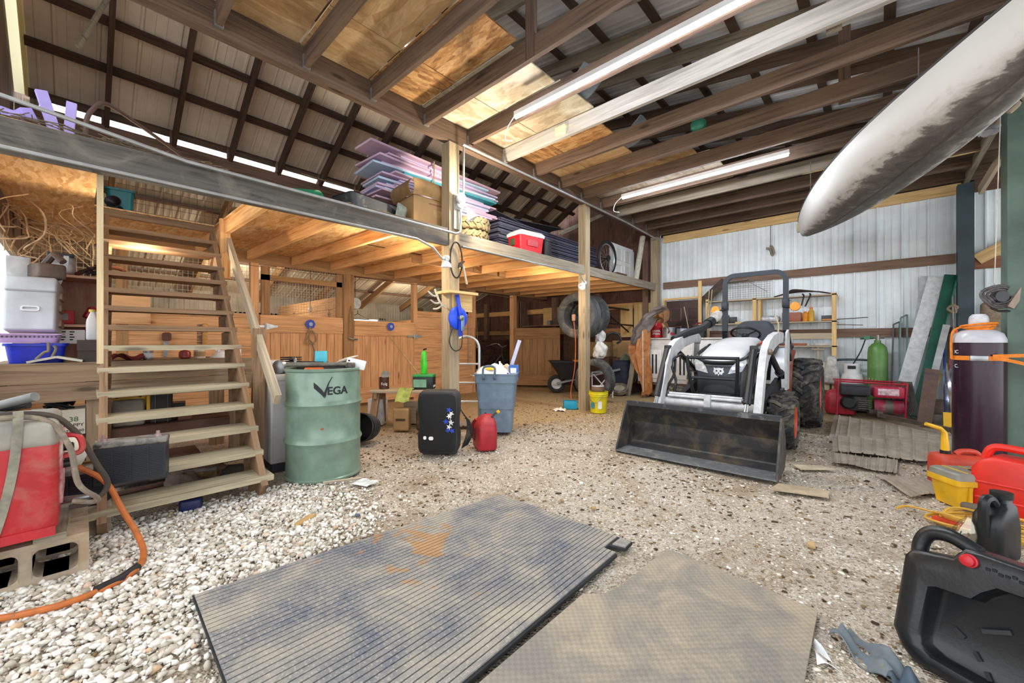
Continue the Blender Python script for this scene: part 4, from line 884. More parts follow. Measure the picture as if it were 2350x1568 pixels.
# ================= SPEAKER, GAS CAN, TRASH CAN, HAND TRUCK =================
sp=thing('loudspeaker','black plastic loudspeaker standing on the gravel in the middle of the barn','loudspeaker',(-3.25,2.47,0),41)
def spo(w,h):   # front outline with waisted sides
    return [(w*x,h*z) for x,z in((-.36,.0),(.36,.0),(.45,.03),(.49,.09),(.5,.3),(.47,.42),(.47,.56),(.5,.66),(.5,.86),(.47,.95),(.38,1.0),(-.38,1.0),(-.47,.95),(-.5,.86),(-.5,.66),(-.47,.56),(-.47,.42),(-.5,.3),(-.49,.09),(-.45,.03))]
MS=T(0,0,0,90)
mb=MB();mb.loft([[V((x*k*f,y,z*k+dz)) for x,z in spo(.40,.62)] for k,f,y,dz in((.93,1,-.155,.02),(.97,1,-.145,.01),(1,1,-.12,0),(1,1,.02,0),(.94,.75,.12,.02),(.86,.55,.16,.05))]);ob('cabinet',mb,dirty('#2a2b2d','#6b6863',.6,4,.6,0,'dusty_black_plastic',.1,.3),sp,sharp=.9)
mb=MB();mb.loft([[V((x*k,y,z*k+dz)) for x,z in spo(.36,.56)] for k,y,dz in((1,-.150,.032),(1,-.162,.032),(.95,-.168,.046))]);ob('grille',mb,pm('#151517',.75,0,.2,60,.4),sp,sharp=.9)
for pz,px_,w_ in((.17,-.12,.03),(.165,-.06,.045)):
    ob('badge',MB().prism(rrect(w_,.035,.014),.002,T(px_,-.168,pz,90)),WINK,sp)
ob('nameplate',MB().prism(rrect(.04,.022,.003),.002,T(.035,-.165,.07,90)),pm('#c5c3b8',.5),sp)
fwp=one('ribbon_flowers',MB(),pm('#2440c0',.6),'','') if 0 else thing('ribbon_garland','blue and white ribbon flowers hanging down the right edge of the loudspeaker','garland',(-3.105,2.48,.0),41)
for i,(x,z,c) in enumerate(((0,.46,'#1d44c4'),(.02,.425,'#f2f2f0'),(0,.40,'#f2f2f0'),(-.03,.35,'#1d44c4'),(.02,.34,'#dfe3ea'),(0,.30,'#f2f2f0'),(-.01,.27,'#1d44c4'),(.03,.265,'#1d44c4'))):
    mb=MB();star=[((.028 if k%2==0 else .011)*math.cos(PI*k/5),(.028 if k%2==0 else .011)*math.sin(PI*k/5)) for k in range(10)]
    mb.prism(star,.008,T(x+.02,-.19,z,90,15*i));ob('flower',mb,pm(c,.6),fwp)
ob('cord',MB().tube(bez([(.02,-.176,.47),(.03,-.176,.38),(.01,-.176,.26)],5),.003,5),WPLA,fwp)
mb=MB()
for i in range(6): mb.tube(bez([(-3.10+.012*i,2.60+.01*i,.42-.03*i),(-3.04+.008*i,2.63,.32),(-3.03+.006*i,2.62+.01*i,.18),(-3.08,2.60+.015*i,.03+.004*i)],5),.005,5)
one('cable_bundle',mb,pm('#23252a',.6),'black cables bunched behind the right side of the loudspeaker','cable')
def jerry(name,lab,loc,rz,w,d,h,m,front=True):   # moulded fuel can: slab outline with a handle hump, in XZ, thickness d
    g=thing(name,lab,'gas can',loc,rz)
    out=[(-.5,.03),(-.47,0),(.47,0),(.5,.03),(.5,.55),(.46,.66),(.28,.76),(.2,.98),(.12,1.0),(-.08,1.0),(-.2,.92),(-.34,.72),(-.48,.62),(-.5,.55)]
    return g,[(x*w,z*h) for x,z in out]
RG=dirty('#a8242f','#8a5a58',.6,5,.5,0,'faded_red_plastic',0,.4)
g1=thing('gas_can','dusty red plastic gas can beside the loudspeaker','gas can',(-3.02,2.86,0),-28)
mb=MB();mb.loft([[V((x*a,y*b+c,z)) for x,y in rrect(.3,.2,.05,4)] for a,b,c,z in((.93,.93,0,0),(1,1,0,.015),(1,1,0,.2),(.97,.96,.0,.24),(.82,.8,.01,.285),(.5,.6,.02,.32),(.3,.4,.03,.34),(.22,.3,.03,.345))]);ob('tank',mb,RG,g1,sharp=1)
mb=MB();mb.loft([[V((-.03+x*.5,-.1+y,.14+z)) for x,z in rrect(.12,.13,.03)] for y in(-.003,.001)]);mb.T=MX.Identity(4);ob('hand_recess',mb,pm('#6d2a2c',.7),g1)
mb=MB();mb.tube(bez([(-.12,-.07,.05),(-.135,-.1,.12),(-.12,-.1,.22),(-.07,-.07,.285)],5),.02,8);ob('handle',mb,RG,g1)
ob('vent',MB().lathe([(.012,0),(.012,.015),(0,.016)],10,T(-.05,.02,.335)),INK,g1);spt=ob('spout',MB().tube([(.06,.05,.31),(.09,.08,.36),(.12,.1,.38)],[.014,.01,.01],8),pm('#4d4a40',.6),g1);ob('spout_cap',MB().lathe([(.016,0),(.016,.02),(0,.02)],10,T(.12,.1,.38,0,60,40)),YEL,spt)
tc=thing('trash_can','blue-grey wheeled trash can full of rubbish','trash can',(-3.47,3.50,0),38)
TCM=dirty('#73879a','#55606c',.6,4,.45,0,'blue_grey_plastic')
def rr(w,d,z,r=.05): return [V((x,y,z)) for x,y in rrect(w,d,r,4)]
mb=MB();mb.loft([rr(.36,.36,.02),rr(.4,.4,.28),rr(.44,.44,.60),rr(.44,.44,.605),rr(.49,.49,.61),rr(.50,.50,.70),rr(.515,.515,.705),rr(.515,.515,.72),rr(.48,.48,.72),rr(.42,.42,.3)],cap=False);mb.loft([rr(.35,.35,.021),rr(.35,.35,.03)]);ob('bin',mb,TCM,tc,sharp=.8)
ob('handle',MB().tube(bez([(-.13,-.24,.66),(-.13,-.31,.68),(-.12,-.3,.80),(.0,-.3,.80),(.0,-.31,.68),(0,-.24,.66)],5),.014,8),pm('#5a6c7c',.5),tc)
for x in(-.15,.15): ob('wheel',MB().lathe([(.02,-.02),(.08,-.02),(.08,.02),(.02,.02)],18,T(x,.2,.08,0,90)),BLK,tc)
ob('emblem',MB().prism([(-.06,.0),(-.02,.08),(.0,.03),(.05,.06),(.08,.02),(.03,-.02),(-.05,-.04)],.002,T(-.04,-.2095,.42,85)),pm('#c9d2d8',.5),tc)
def rag(nx,s,seed,amp): 
    q=random.Random(seed);ph=[q.random()*6 for _ in range(6)]
    return lambda u,v:V((s[0]*(u-.5),s[1]*(v-.5),s[2]*(1-(2*u-1)**2)*(1-(2*v-1)**2)+amp*math.sin(9*u+ph[0])*math.sin(8*v+ph[1])+amp*.6*math.sin(17*u+ph[2]+5*v)))
one('plastic_bag',MB().shell(rag(0,(.44,.36,.12),3,.022),18,16,.002),WPLA,'white plastic bag bulging out of the trash can','bag',(-3.5,3.44,.70),30)
carton('drink_carton','blue and white carton standing in the trash can','box',(-3.34,3.66,.66),40,.12,.05,.15,pm('#2a62b8',.4),0,0,WPLA);one('crumpled_paper',blob(MB(),(.11,.1,.11),3,.2,.1),pm('#c9b8a2',.8,0,.2,20,.6),'crumpled tan paper in the trash can','paper',(-3.44,3.63,.70));one('bottle_piece',MB().lathe([(.03,0),(.03,.07),(.012,.1),(.012,.12),(0,.12)],12),pm('#dfe3e6',.2),'clear bottle poking out of the trash can','bottle',(-3.45,3.56,.74),0,None,20);one('yellow_wrapper',MB().shell(rag(0,(.16,.12,.04),8,.01),8,8,.002),YEL,'yellow wrapper on the trash in front of the white bag','wrapper',(-3.47,3.36,.765),20)
one('plastic_strip',MB().box((0,0,.25),(.045,.02,.5)),pm('#b9bfe0',.5),'pale lavender strip standing in the trash can','strip',(-3.5,3.72,.64),30,None,0,18)
ht=thing('hand_truck','aluminium hand truck standing behind the square post with the reel','hand truck',(-4.05,3.5,0),44)
AL=pm('#c6c9cb',.35,.7,.08,8)
for i,x in enumerate((-.17,.17)): ob('side_rail',MB().tube([(x,0,.05),(x,.02,1.0)],.018,10),AL,ht)
ob('top_handle',MB().tube([(-.17,.02,1.0)]+[V((.17*math.cos(a),.02,1.0+.17*math.sin(a))) for a in [PI-PI*k/10 for k in range(1,10)]]+[(.17,.02,1.0)],.018,10),AL,ht)
for z in(.3,.55,.8): ob('crossbar',MB().tube([(-.17,.01,z),(.17,.01,z)],.014,8),AL,ht)
ob('toe_plate',MB().b2((-.2,-.22,.03),(.2,0,.045)),AL,ht)
for x in(-.23,.23): ob('wheel',MB().lathe([(.03,-.03),(.11,-.03),(.11,.03),(.03,.03)],20,T(x,.08,.11,0,90)),BLKR,ht)
# ================= ON THE SQUARE POSTS =================
PX=-3.512
rl=thing('hose_reel','blue reel hanging on the square post','reel',(PX+.02,2.865,1.36),0)
ob('disc',MB().lathe([(.0,-.012),(.125,-.012),(.13,-.004),(.13,.012),(.12,.02),(.05,.03),(0,.03)],32,T(.03,0,0,0,90)),pm('#1f4fe0',.35,0,.12,5),rl)
ob('bracket',MB().beam((.075,.0,-.2),(.075,0,.05),.05,.012,(1,0,0)).beam((.075,0,.05),(.03,-.01,.26),.05,.012,(1,0,0)),pm('#1a40c8',.35),rl)
ob('crank_plate',MB().rbox((.09,.02,-.06),(.012,.05,.17),.005,1),pm('#7d93b8',.4,.4),rl);ob('spindle',MB().lathe([(.03,0),(.03,.05),(.012,.06),(0,.06)],14,T(.05,0,0,0,90)),STEEL,rl)
one('cable_loop',MB().tube(bez([(PX+.03,2.80,1.24),(PX+.02,2.77,1.1),(PX+.03,2.83,1.0),(PX+.03,2.93,1.03),(PX+.03,2.95,1.2)],7),.006,6),BLK,'black cable looping below the blue reel','cable')
ws=thing('post_shelf','small pale board shelf nailed to the square post above the reel','shelf',(PX,2.88,1.63));ob('board',MB().b2((-.12,-.17,0),(.11,.24,.028)),W_FRESH,ws);ob('bracket',MB().b2((.0,-.06,-.19),(.025,.22,0)),W_FRESH,ws)
at=thing('antler','pair of deer antlers hung on the left side of the square post','antler',(-3.6,2.775,1.55))
ob('beam',MB().tube(bez([(.05,0,-.08),(.02,-.06,-.02),(-.0,-.1,.08),(0,-.12,.13)],6),[.012]*18+[.004],7),pm('#d9d0bd',.6),at)
for p in([(.02,-.06,-.02),(.02,-.13,-.03),(.03,-.2,-.0)],[(.01,-.09,.05),(.03,-.17,.05),(.04,-.24,.09)],[(.03,-.03,-.04),(.05,-.12,-.09),(.06,-.19,-.1)]): ob('tine',MB().tube(bez(p,5),[.010]*10+[.003],6),pm('#d9d0bd',.6),at)
lp=[V((PX+.03,2.86+.085*math.cos(a),2.01+.2*math.sin(a))) for a in [2*PI*k/24 for k in range(24)]]
one('cable_coil',MB().tube(lp,.009,7,True),BLK,'black cable coil hung on the square post above the shelf','cable')
pk=thing('pick_tool','short-handled pick tool hung over the black cable coil','pick',(PX+.05,2.93,1.98));ob('handle',MB().tube([(0,.01,-.02),(.01,.06,-.23)],.012,8),pm('#b5ab98',.6),pk);ob('head',MB().prism([(-.07,-.06),(-.05,.0),(.0,.03),(.03,.02),(.0,-.0),(-.03,-.05)],.02,T(0,0,0,90,0,90)),pm('#4a3c34',.5,.4),pk)
one('terminal_board',MB().b2((0,-.055,0),(.022,.055,.38)),pm('#9c9888',.7,0,.12,8),'grey board on the square post below the white lamp','board',(PX+.001,2.89,2.36))
lm=thing('flood_lamp','white round lamp on the square post above the loft edge','lamp',(PX+.05,2.895,2.70),0);ob('lens',MB().lathe([(.0,.03),(.05,.028),(.062,.01),(.05,-.02),(.025,-.06),(0,-.06)],22,T(.02,0,0,0,90)),WPLA,lm);ob('base',MB().lathe([(.045,-.02),(.045,.02),(.03,.03),(0,.03)],16,T(-.02,.01,-.08,0,60)),pm('#c5c8cb',.5),lm)
lm2=thing('flood_lamp','white flared lamp head pointing down beside the pink boards','lamp',(PX+.04,3.01,2.62),0);ob('shade',MB().lathe([(.02,0),(.03,.05),(.075,.13),(.07,.13),(.03,.06),(0,.05)],20,T(0,0,0,0,150,60)),WPLA,lm2);ob('neck',MB().tube([(0,-.02,.02),(-.02,-.08,.03)],.018,8),pm('#9fa3a6',.4,.4),lm2)
CON=pm('#a9abab',.45,.5,.1,9,0,'conduit')
one('conduit',MB().tube(bez([(PX+.035,-.4,2.44),(PX+.035,.1,2.38),(PX+.03,.5,2.33)],6)+[V((PX+.03,2.7,2.305)),V((PX+.04,2.85,2.30)),V((PX+.045,2.90,2.33)),V((PX+.045,2.91,2.45)),V((PX+.045,2.905,2.62))],.013,8),CON,'grey conduit along the top of the loft edge beam up to the post lamp','conduit')
one('conduit',MB().tube([(PX+.02,-.4,2.155),(PX+.02,2.35,2.155),(PX+.02,2.55,2.10),(PX+.01,2.68,2.0),(PX+.01,2.78,1.99)],.012,8),CON,'grey conduit under the loft edge beam left of the reel post','conduit')
one('conduit',MB().tube([(PX+.02,2.96,2.18),(PX+.02,5.35,2.18),(PX+.02,5.45,2.08),(PX+.02,5.54,2.03)],.011,8),CON,'grey conduit under the loft edge beam right of the reel post','conduit')
one('conduit',MB().tube([(PX+.06,2.93,3.32),(PX+.06,5.7,3.31),(PX+.05,6.9,3.31),(PX+.03,8.3,3.27)],.016,8),CON,'long grey conduit running below the header beam','conduit')
one('conduit',MB().tube([(PX+.05,2.955,3.3),(PX+.045,2.95,2.75)],.012,8),CON,'grey conduit down the square post from the header beam','conduit')
def lampholder(lab,x,y,z,m,a):
    l=thing('lamp_holder',lab,'lamp',(x,y,z));ob('socket',MB().lathe([(.03,0),(.04,.02),(.04,.05),(.025,.06)],14,T(0,0,0,a,0,0)),pm('#d8d8d4',.5),l)
    ob('shade',MB().lathe([(.02,0),(.05,-.03),(.06,-.07),(.05,-.07),(0,-.03)],18,T(0,0,0,a,0,0)),WPLA,l);return l
lampholder('white lamp under the loft edge left of the reel post',PX-.0,2.745,1.985,WPLA,0);lampholder('white lamp on the left of the second square post under the loft edge',PX,5.51,2.02,WPLA,-50)
# ================= COMPACT TRACTOR =================
TX,TY=-1.30,5.6
tr=thing('tractor','white and black compact tractor with a front loader bucket facing the gravel','tractor',(TX,TY,0),1.0)
TWH=pm('#d6d8da',.3,0,.05,3,0,'tractor_white');TDK=dirty('#272b31','#3a3c3f',.62,5,.34,0,'tractor_charcoal');TBL=pm('#191b1f',.4,0,.2,6);TOR=pm('#d24a22',.4,0,.1,5,0,'tractor_orange')
LOW=dirty('#d2d3d6','#8c8274',.66,6,.38,0,'dusty_loader_white');BKT=dirty('#3b3b3d','#7d6c54',.47,4.5,.55,.2,'worn_bucket_steel',.15,.28)
CHR=pm('#9ea3a8',.25,.9,.1,6,0,'cylinder_rod')
def tm(): m=MB();m.T=MX.Translation((0,-TY,0));return m     # coordinates: x from the tractor's centre line, y = barn Y
# --- bucket
bu=MB();bu.T=MX.Translation((0,-TY,0))
prof=[(3.655,.005),(3.86,.018),(4.0,.05),(4.075,.13),(4.07,.25),(3.99,.38),(3.90,.455)]
W=.675
def th(p,i,t):
    a=p[max(i-1,0)];b=p[min(i+1,len(p)-1)];d=V((b[0]-a[0],b[1]-a[1]));d.normalize();return (p[i][0]+d[1]*t,p[i][1]-d[0]*t)
out=[th(prof,i,.012) for i in range(len(prof))]
bu.loft([[V((x,y,max(.002,z))) for y,z in prof+out[::-1]] for x in(-W,W)])
bucket=ob('bucket',bu,BKT,tr,sharp=.5)
for s in(-1,1):
    m=tm();sp_=[(3.66,.0),(3.66,.045),(3.885,.47),(3.93,.47),(4.06,.28),(4.085,.13),(4.0,.03)]
    m.prism(sp_,.016,MX.Translation((s*W-(.008),0,0))@MX(((0,0,1,0),(1,0,0,0),(0,1,0,0),(0,0,0,1))));ob('side_plate',m,BKT,bucket)
m=tm();m.beam((-W,3.91,.462),(W,3.91,.462),.05,.045);ob('top_lip',m,dirty('#2e3135','#777777',.55,9,.45,0,'scraped_steel'),bucket)
m=tm();m.beam((-W,3.765,.0165),(W,3.765,.0165),.23,.012);ob('cutting_edge',m,dirty('#73767a','#9a9a98',.5,9,.5,.15,'scraped_edge'),bucket)
# --- loader
def box_path(P,w,h,m_):   # rectangular section swept in the YZ plane at x
    pass
for s in(-1,1):
    x=s*.455
    arm=[(4.16,.36),(4.2,.44),(4.40,.84),(4.50,.96),(4.64,1.035),(4.88,1.10),(5.2,1.145),(5.45,1.145),(5.52,1.11)]
    m=tm();rings=[]
    for i,(y,z) in enumerate(arm):
        a=arm[max(i-1,0)];b=arm[min(i+1,len(arm)-1)];d=V((b[0]-a[0],b[1]-a[1]));d.normalize();n=V((-d[1],d[0]))
        h=(.045,.052,.055,.07,.075,.07,.062,.055,.045)[i]
        rings.append([V((x+q*.03,y+n[0]*k*h,z+n[1]*k*h)) for q,k in((-1,-1),(1,-1),(1,1),(-1,1))])
    m.loft(rings);la=ob('loader_arm',m,LOW,tr)
    m=tm();m.tube([(x-.035*s-.05,4.11,.42),(x-.035*s-.05,4.34,.80)],.018,10);rd=m
    m=tm();m.tube([(x-.035*s-.05,4.17,.52),(x-.035*s-.05,4.47,1.01)],.034,12);cy=ob('cylinder',m,TBL,tr);ob('cylinder_rod',rd,CHR,cy)
    m=tm();m.rbox((x-.035*s-.05,4.49,1.03),(.07,.06,.06),.01,1);ob('cylinder_pin',m,TBL,cy)
    m=tm();m.tube([(x-.07,4.1,.42),(x+.08,4.1,.42)],.028,10);ob('bucket_pin',m,TBL,tr)
    m=tm();m.lathe([(.03,0),(.03,.02),(.015,.03),(0,.03)],12,T(x+s*.033,4.52,1.0,0,90*s));ob('pivot_boss',m,pm('#8d7a60',.5,.5),la)
    m=tm();m.prism([(5.42,.55),(5.6,.55),(5.66,1.15),(5.58,1.24),(5.46,1.2),(5.40,.9)],.02,MX.Translation((x+s*.045,0,0))@MX(((0,0,1,0),(1,0,0,0),(0,1,0,0),(0,0,0,1))));ob('loader_tower',m,LOW,tr)
    m=tm();m.tube([(x,5.36,.75),(x,4.62,1.04)],.03,10);ob('lift_cylinder',m,TBL,tr)
    m=tm();m.tube([(x,5.36,.75),(x,5.6,.7)],.045,10);ob('cylinder_mount',m,TBL,tr)
m=tm();m.tube([(-.46,4.33,.46),(.46,4.33,.46)],.042,14);ct=ob('cross_tube',m,LOW,tr)
m=tm();m.tube([(-.40,4.30,.525),(.30,4.30,.525)],.015,8);m.tube([(-.40,4.33,.545),(.30,4.33,.545)],.015,8);ob('oil_line',m,LOW,tr) if 0 else None
for dy,dz in((-.03,.0),(.01,.02)):
    m=tm();m.tube([(-.40,4.33+dy,.525+dz),(.30,4.33+dy,.525+dz)],.014,8);ob('oil_line',m,LOW,tr)
m=tm();m.rbox((0,4.29,.5),(.06,.06,.12),.006,1);ob('line_clamp',m,LOW,ct)
for i,p in enumerate(([(.3,4.33,.53),(.36,4.33,.56),(.37,4.36,.72)],[(.31,4.35,.55),(.34,4.37,.62),(.33,4.4,.8)])):
    m=tm();m.tube(bez(p,5),.012,7);ob('hose_fitting',m,pm('#8b9095',.3,.8),tr)
for p in([(-.45,4.33,.52),(-.44,4.42,.62),(-.40,4.48,.74),(-.41,4.55,.9)],[(-.36,4.36,.53),(-.38,4.48,.66),(-.43,4.5,.86),(-.36,4.55,.95),(-.33,4.62,.93)],[(.37,4.36,.7),(.36,4.48,.86),(.35,4.6,.98),(.4,4.7,1.02)],[(.40,4.4,.6),(.39,4.5,.8),(.40,4.62,.95)]):
    m=tm();m.tube(bez(p,6),.014,8);ob('hydraulic_hose',m,TBL,tr)
m=tm();m.tube([(.42,5.52,1.15),(.43,5.5,1.30),(.40,5.48,1.40)],.009,6);ob('lever',m,pm('#c9b79a',.4,.3),tr)
# --- chassis
m=tm();m.rbox((0,5.2,.42),(.34,1.7,.26),.03,2);ob('chassis',m,TBL,tr)
m=tm();m.rbox((0,4.62,.36),(.5,.14,.16),.02,2);ob('weight_bracket',m,TBL,tr)
for s in(-1,1):
    m=tm();m.beam((s*.4,4.6,.42),(s*.42,5.55,.62),.06,.12);ob('side_rail',m,TBL,tr)
m=tm();m.tube([(-.5,4.95,.28),(.5,4.95,.28)],.055,10);ob('front_axle',m,TBL,tr);m=tm();m.tube([(-.5,6.42,.44),(.5,6.42,.44)],.08,10);ob('rear_axle',m,TBL,tr)
# --- bonnet: charcoal nose and white cover
def sec(y,zb,zt,wb,wt,c=.05): return [V((-wb,y,zb)),V((wb,y,zb)),V((wb+.01,y,(zb+zt)/2)),V((wt,y,zt-c)),V((wt-c,y,zt)),V((-wt+c,y,zt)),V((-wt,y,zt-c)),V((-wb-.01,y,(zb+zt)/2))]
m=tm();m.loft([sec(4.70,.50,.83,.20,.22,.04),sec(4.73,.46,.875,.225,.235,.05),sec(4.85,.44,.93,.245,.24,.05),sec(5.2,.44,.99,.25,.24),sec(5.7,.46,1.02,.25,.23)]);ob('nose',m,TDK,tr,sharp=.7)
m=tm();m.prism([(-.17,.47),(.17,.47),(.19,.52),(.14,.60),(.06,.635),(-.06,.635),(-.14,.60),(-.19,.52)],.012,MX.Translation((0,4.706,0))@MX.Rotation(PI/2,4,'X'));ob('nose_recess',m,pm('#1c1f24',.3),tr)
m=tm();m.prism([(-.205,.72),(.205,.72),(.215,.795),(.195,.815),(-.195,.815),(-.215,.795)],.012,MX.Translation((0,4.704,0))@MX.Rotation(PI/2,4,'X'));ob('grille_panel',m,pm('#4a5058',.35,.2,.08,6),tr)
hood=[(4.745,.885,.2,.03),(4.80,.935,.225,.045),(4.92,1.0,.235,.06),(5.15,1.075,.235,.075),(5.45,1.13,.23,.085),(5.72,1.155,.225,.09)]
m=tm();R_=[]
for y,z,w,c in hood:
    b=z-.085 if y>4.76 else z-.03
    R_.append([V((-w,y,b)),V((-w,y,z-c*.6)),V((-w+c*.5,y,z-c*.12)),V((-w*.45,y,z)),V((w*.45,y,z)),V((w-c*.5,y,z-c*.12)),V((w,y,z-c*.6)),V((w,y,b))])
m.loft(R_);ob('hood',m,TWH,tr,sharp=.9)
for s in(-1,1):
    # dark rim of the bonnet and headlamp
    m=tm();m.tube(bez([(0,4.715,.868),(s*.09,4.715,.872),(s*.18,4.725,.888),(s*.245,4.79,.935),(s*.258,4.92,.975),(s*.262,5.2,1.03)],5),.02,6);ob('hood_rim',m,TBL,tr)
    q=[(.10,.755),(.225,.785),(.262,.875),(.255,.91),(.165,.872),(.125,.825)]
    ys=[4.655,4.662,4.715,4.725,4.675,4.66]
    a=[V((s*x,y,z)) for (x,z),y in zip(q,ys)];b=[p+V((0,.03,0)) for p in a];
    if s>0: a.reverse();b.reverse()
    m=tm();m.loft([b,a]);hl=ob('headlamp',m,pm('#c5cbd0',.12,.5,.15,40,.4,'headlamp_lens'),tr)
    for k in range(3):
        m=tm();c_=V((s*(.15+.035*k),4.655+.016*k,.815+.02*k));m.lathe([(0,-.01),(.017,-.008),(.019,0)],12,MX.Translation(c_)@MX.Rotation(PI/2,4,'X'));ob('lamp_reflector',m,pm('#f2f5f7',.1,.4),hl)
    X_=MX.Translation((s*.252,0,0))@MX(((0,0,1,0),(1,0,0,0),(0,1,0,0),(0,0,0,1)))
    m=tm();m.prism([(4.80,.90),(5.25,1.02),(5.7,1.08),(5.7,1.035),(5.28,.965),(5.02,.86),(4.90,.74),(4.98,.55),(5.05,.47),(4.98,.47),(4.92,.53),(4.83,.74),(4.90,.84),(4.80,.86)],.008,X_);ob('side_chevron',m,TWH,tr)
    m=tm();m.prism([(5.06,.84),(5.6,1.0),(5.6,.62),(5.08,.56),(5.0,.72)],.006,X_);ob('side_panel',m,pm('#1e2126',.3),tr)
    m=tm();m.prism([(5.05,.985),(5.45,1.075),(5.45,1.02),(5.05,.935)],.014,MX.Translation((s*.244-.007,0,0))@MX(((0,0,1,0),(1,0,0,0),(0,1,0,0),(0,0,0,1))));ob('name_strip',m,pm('#26292e',.35),tr)
    m=tm();m.prism([(5.45,1.075),(5.72,1.11),(5.72,1.05),(5.45,1.02)],.014,MX.Translation((s*.244-.007,0,0))@MX(((0,0,1,0),(1,0,0,0),(0,1,0,0),(0,0,0,1))));ob('orange_flash',m,TOR,tr)
text('lettering','CT2025',.06,WINK,tr,MX.Translation((.2525,5.07-TY,.955))@MX.Rotation(math.radians(12.5),4,'X')@MX(((0,0,1,0),(1,0,0,0),(0,1,0,0),(0,0,0,1))),align='LEFT',bold=.001)
# badge: a small animal-head emblem
m=tm();hd=[(-.055,.0),(-.045,.03),(-.05,.05),(-.03,.04),(-.01,.046),(.01,.046),(.03,.04),(.05,.05),(.045,.03),(.055,.0),(.04,-.01),(.035,-.03),(.01,-.022),(0,-.045),(-.01,-.022),(-.035,-.03),(-.04,-.01)]
m.prism(hd,.006,MX.Translation((0,4.69,.77))@MX.Rotation(PI/2,4,'X'));bd=ob('emblem',m,pm('#d5d8da',.25,.6),tr)
for x,z,r in((-.02,.012,.009),(.02,.012,.009),(0,-.012,.007)):
    m=tm();m.lathe([(r,0),(0,.002)],10,MX.Translation((x,4.683,.77+z))@MX.Rotation(PI/2,4,'X'));ob('emblem_mark',m,INK,bd)
# --- brush guard
BG=pm('#23272d',.4,.2,.12,6)
for P_ in([(-.24,4.42,.93),(.24,4.42,.93)],[(-.22,4.47,.715),(.22,4.47,.715)]):
    m=tm();m.tube(P_,.017 if P_[0][2]>.9 else .014,10);ob('guard_bar',m,BG,tr)
for s in(-1,1):
    m=tm();m.tube(bez([(s*.24,4.42,.945),(s*.235,4.44,.8),(s*.215,4.5,.6),(s*.19,4.6,.42)],5),.018,8);ob('guard_post',m,BG,tr)
# --- wheels
def wheel(x,y,Ro,w,Ri,lugs,lh):
    m=tm();Mx_=MX.Translation((x,y,Ro-.012));tyre_mb(m,Ro,w,Ri,Mx_,lugs,lh,48);t_=ob('tire',m,TYRE,tr,sharp=.45)
    m=tm();wheel_rim(m,Ri+.005,w*.72,Mx_@MX.Rotation(0 if x>0 else PI,4,'Z'));ob('rim',m,TOR,t_,sharp=.9);return t_
for s in(-1,1):
    wheel(s*.55,4.95,.285,.235,.165,15,.024);wheel(s*.60,6.42,.45,.34,.235,17,.034)
# --- rear: fenders, platform, seat, wheel, roll bar
for s in(-1,1):
    m=tm();A=[(6.42+.49*math.cos(a),.44+.55*math.sin(a)) for a in [math.radians(205-12.5*k) for k in range(13)]]
    fr=[V((0,y,z)) for y,z in A]
    rings=[]
    for k,(y,z) in enumerate(A):
        x0,x1=s*.28,s*(.44 if k<2 else .40 if k>8 else .50)
        rings.append([V((x0,y,z)),V((x0,y,z+.015)),V((s*.38,y-.0,z+.028)),V((x1,y,z+.012)),V((x1,y,z-.02))][::s])
    m.loft(rings);fd=ob('fender',m,TWH,tr,sharp=.8)
    m=tm();m.prism([(5.85,.25),(6.05,.25),(6.5,.6),(6.5,1.0),(6.2,.96),(6.0,.75)],.015,MX.Translation((s*.29,0,0))@MX(((0,0,1,0),(1,0,0,0),(0,1,0,0),(0,0,0,1))));ob('fender_side',m,TWH,tr)
    m=tm();rr_=[[V((s*.455,y,z+.022)),V((s*.505,y,z+.02)),V((s*.505,y,z-.02)),V((s*.455,y,z-.01))][::s] for y,z in A[2:9]];m.loft(rr_);ob('fender_trim',m,pm('#7d3a26',.4),fd)
    m=tm();m.tube(bez([(s*.48,6.02,.86),(s*.48,5.98,.98),(s*.48,6.1,1.05),(s*.48,6.2,1.03)],5),.02,7);ob('grab_handle',m,TBL,fd)
m=tm();m.rbox((0,5.9,.5),(.9,.6,.05),.015,1);ob('platform',m,TBL,tr)
for s in(-1,1):
    m=tm();m.rbox((s*.47,5.72,.48),(.16,.3,.03),.008,1);m.beam((s*.46,5.66,.46),(s*.46,5.5,.30),.04,.02);ob('step',m,pm('#6d6a63',.5,.5),tr)
m=tm();m.loft([sec(5.72,.5,1.14,.16,.15,.03),sec(5.84,.5,1.12,.14,.13,.03)]);ob('dash',m,TBL,tr)
sw=thing('steering_wheel_tmp','','') if 0 else None
m=tm();Mw_=T(.02,5.86,1.20,-28);m.tube([Mw_@V((.165*math.cos(a),.165*math.sin(a),0)) for a in [2*PI*k/28 for k in range(28)]],.014,8,True);sw=ob('steering_wheel',m,TBL,tr)
m=tm()
for k in range(3):
    a=math.radians(90+120*k);m.beam(Mw_@V((0,0,-.03)),Mw_@V((.16*math.cos(a),.16*math.sin(a),0)),.03,.01)
m.lathe([(.04,-.05),(.045,-.02),(.02,0),(0,0)],14,Mw_);ob('spokes',m,TBL,sw);m=tm();m.tube([Mw_@V((0,0,-.04)),(.02,5.78,1.0)],.025,8);ob('column',m,TBL,sw)
SEAT=dirty('#3a4049','#5b6068',.55,5,.45,0,'seat_vinyl')
m=tm();m.rbox((.03,6.22,.93),(.48,.44,.1),.045,3);st_=ob('seat_cushion',m,SEAT,tr)
m=tm();m.loft([[V((.03+x*k,y,z+dz)) for x,z in [(q[0],q[1]) for q in rrect(.46,.42,.13,5)]] for k,y,dz in((.9,6.34,1.17),(1,6.36,1.17),(1,6.41,1.18),(.85,6.45,1.18))]);ob('backrest',m,SEAT,tr,sharp=.9)
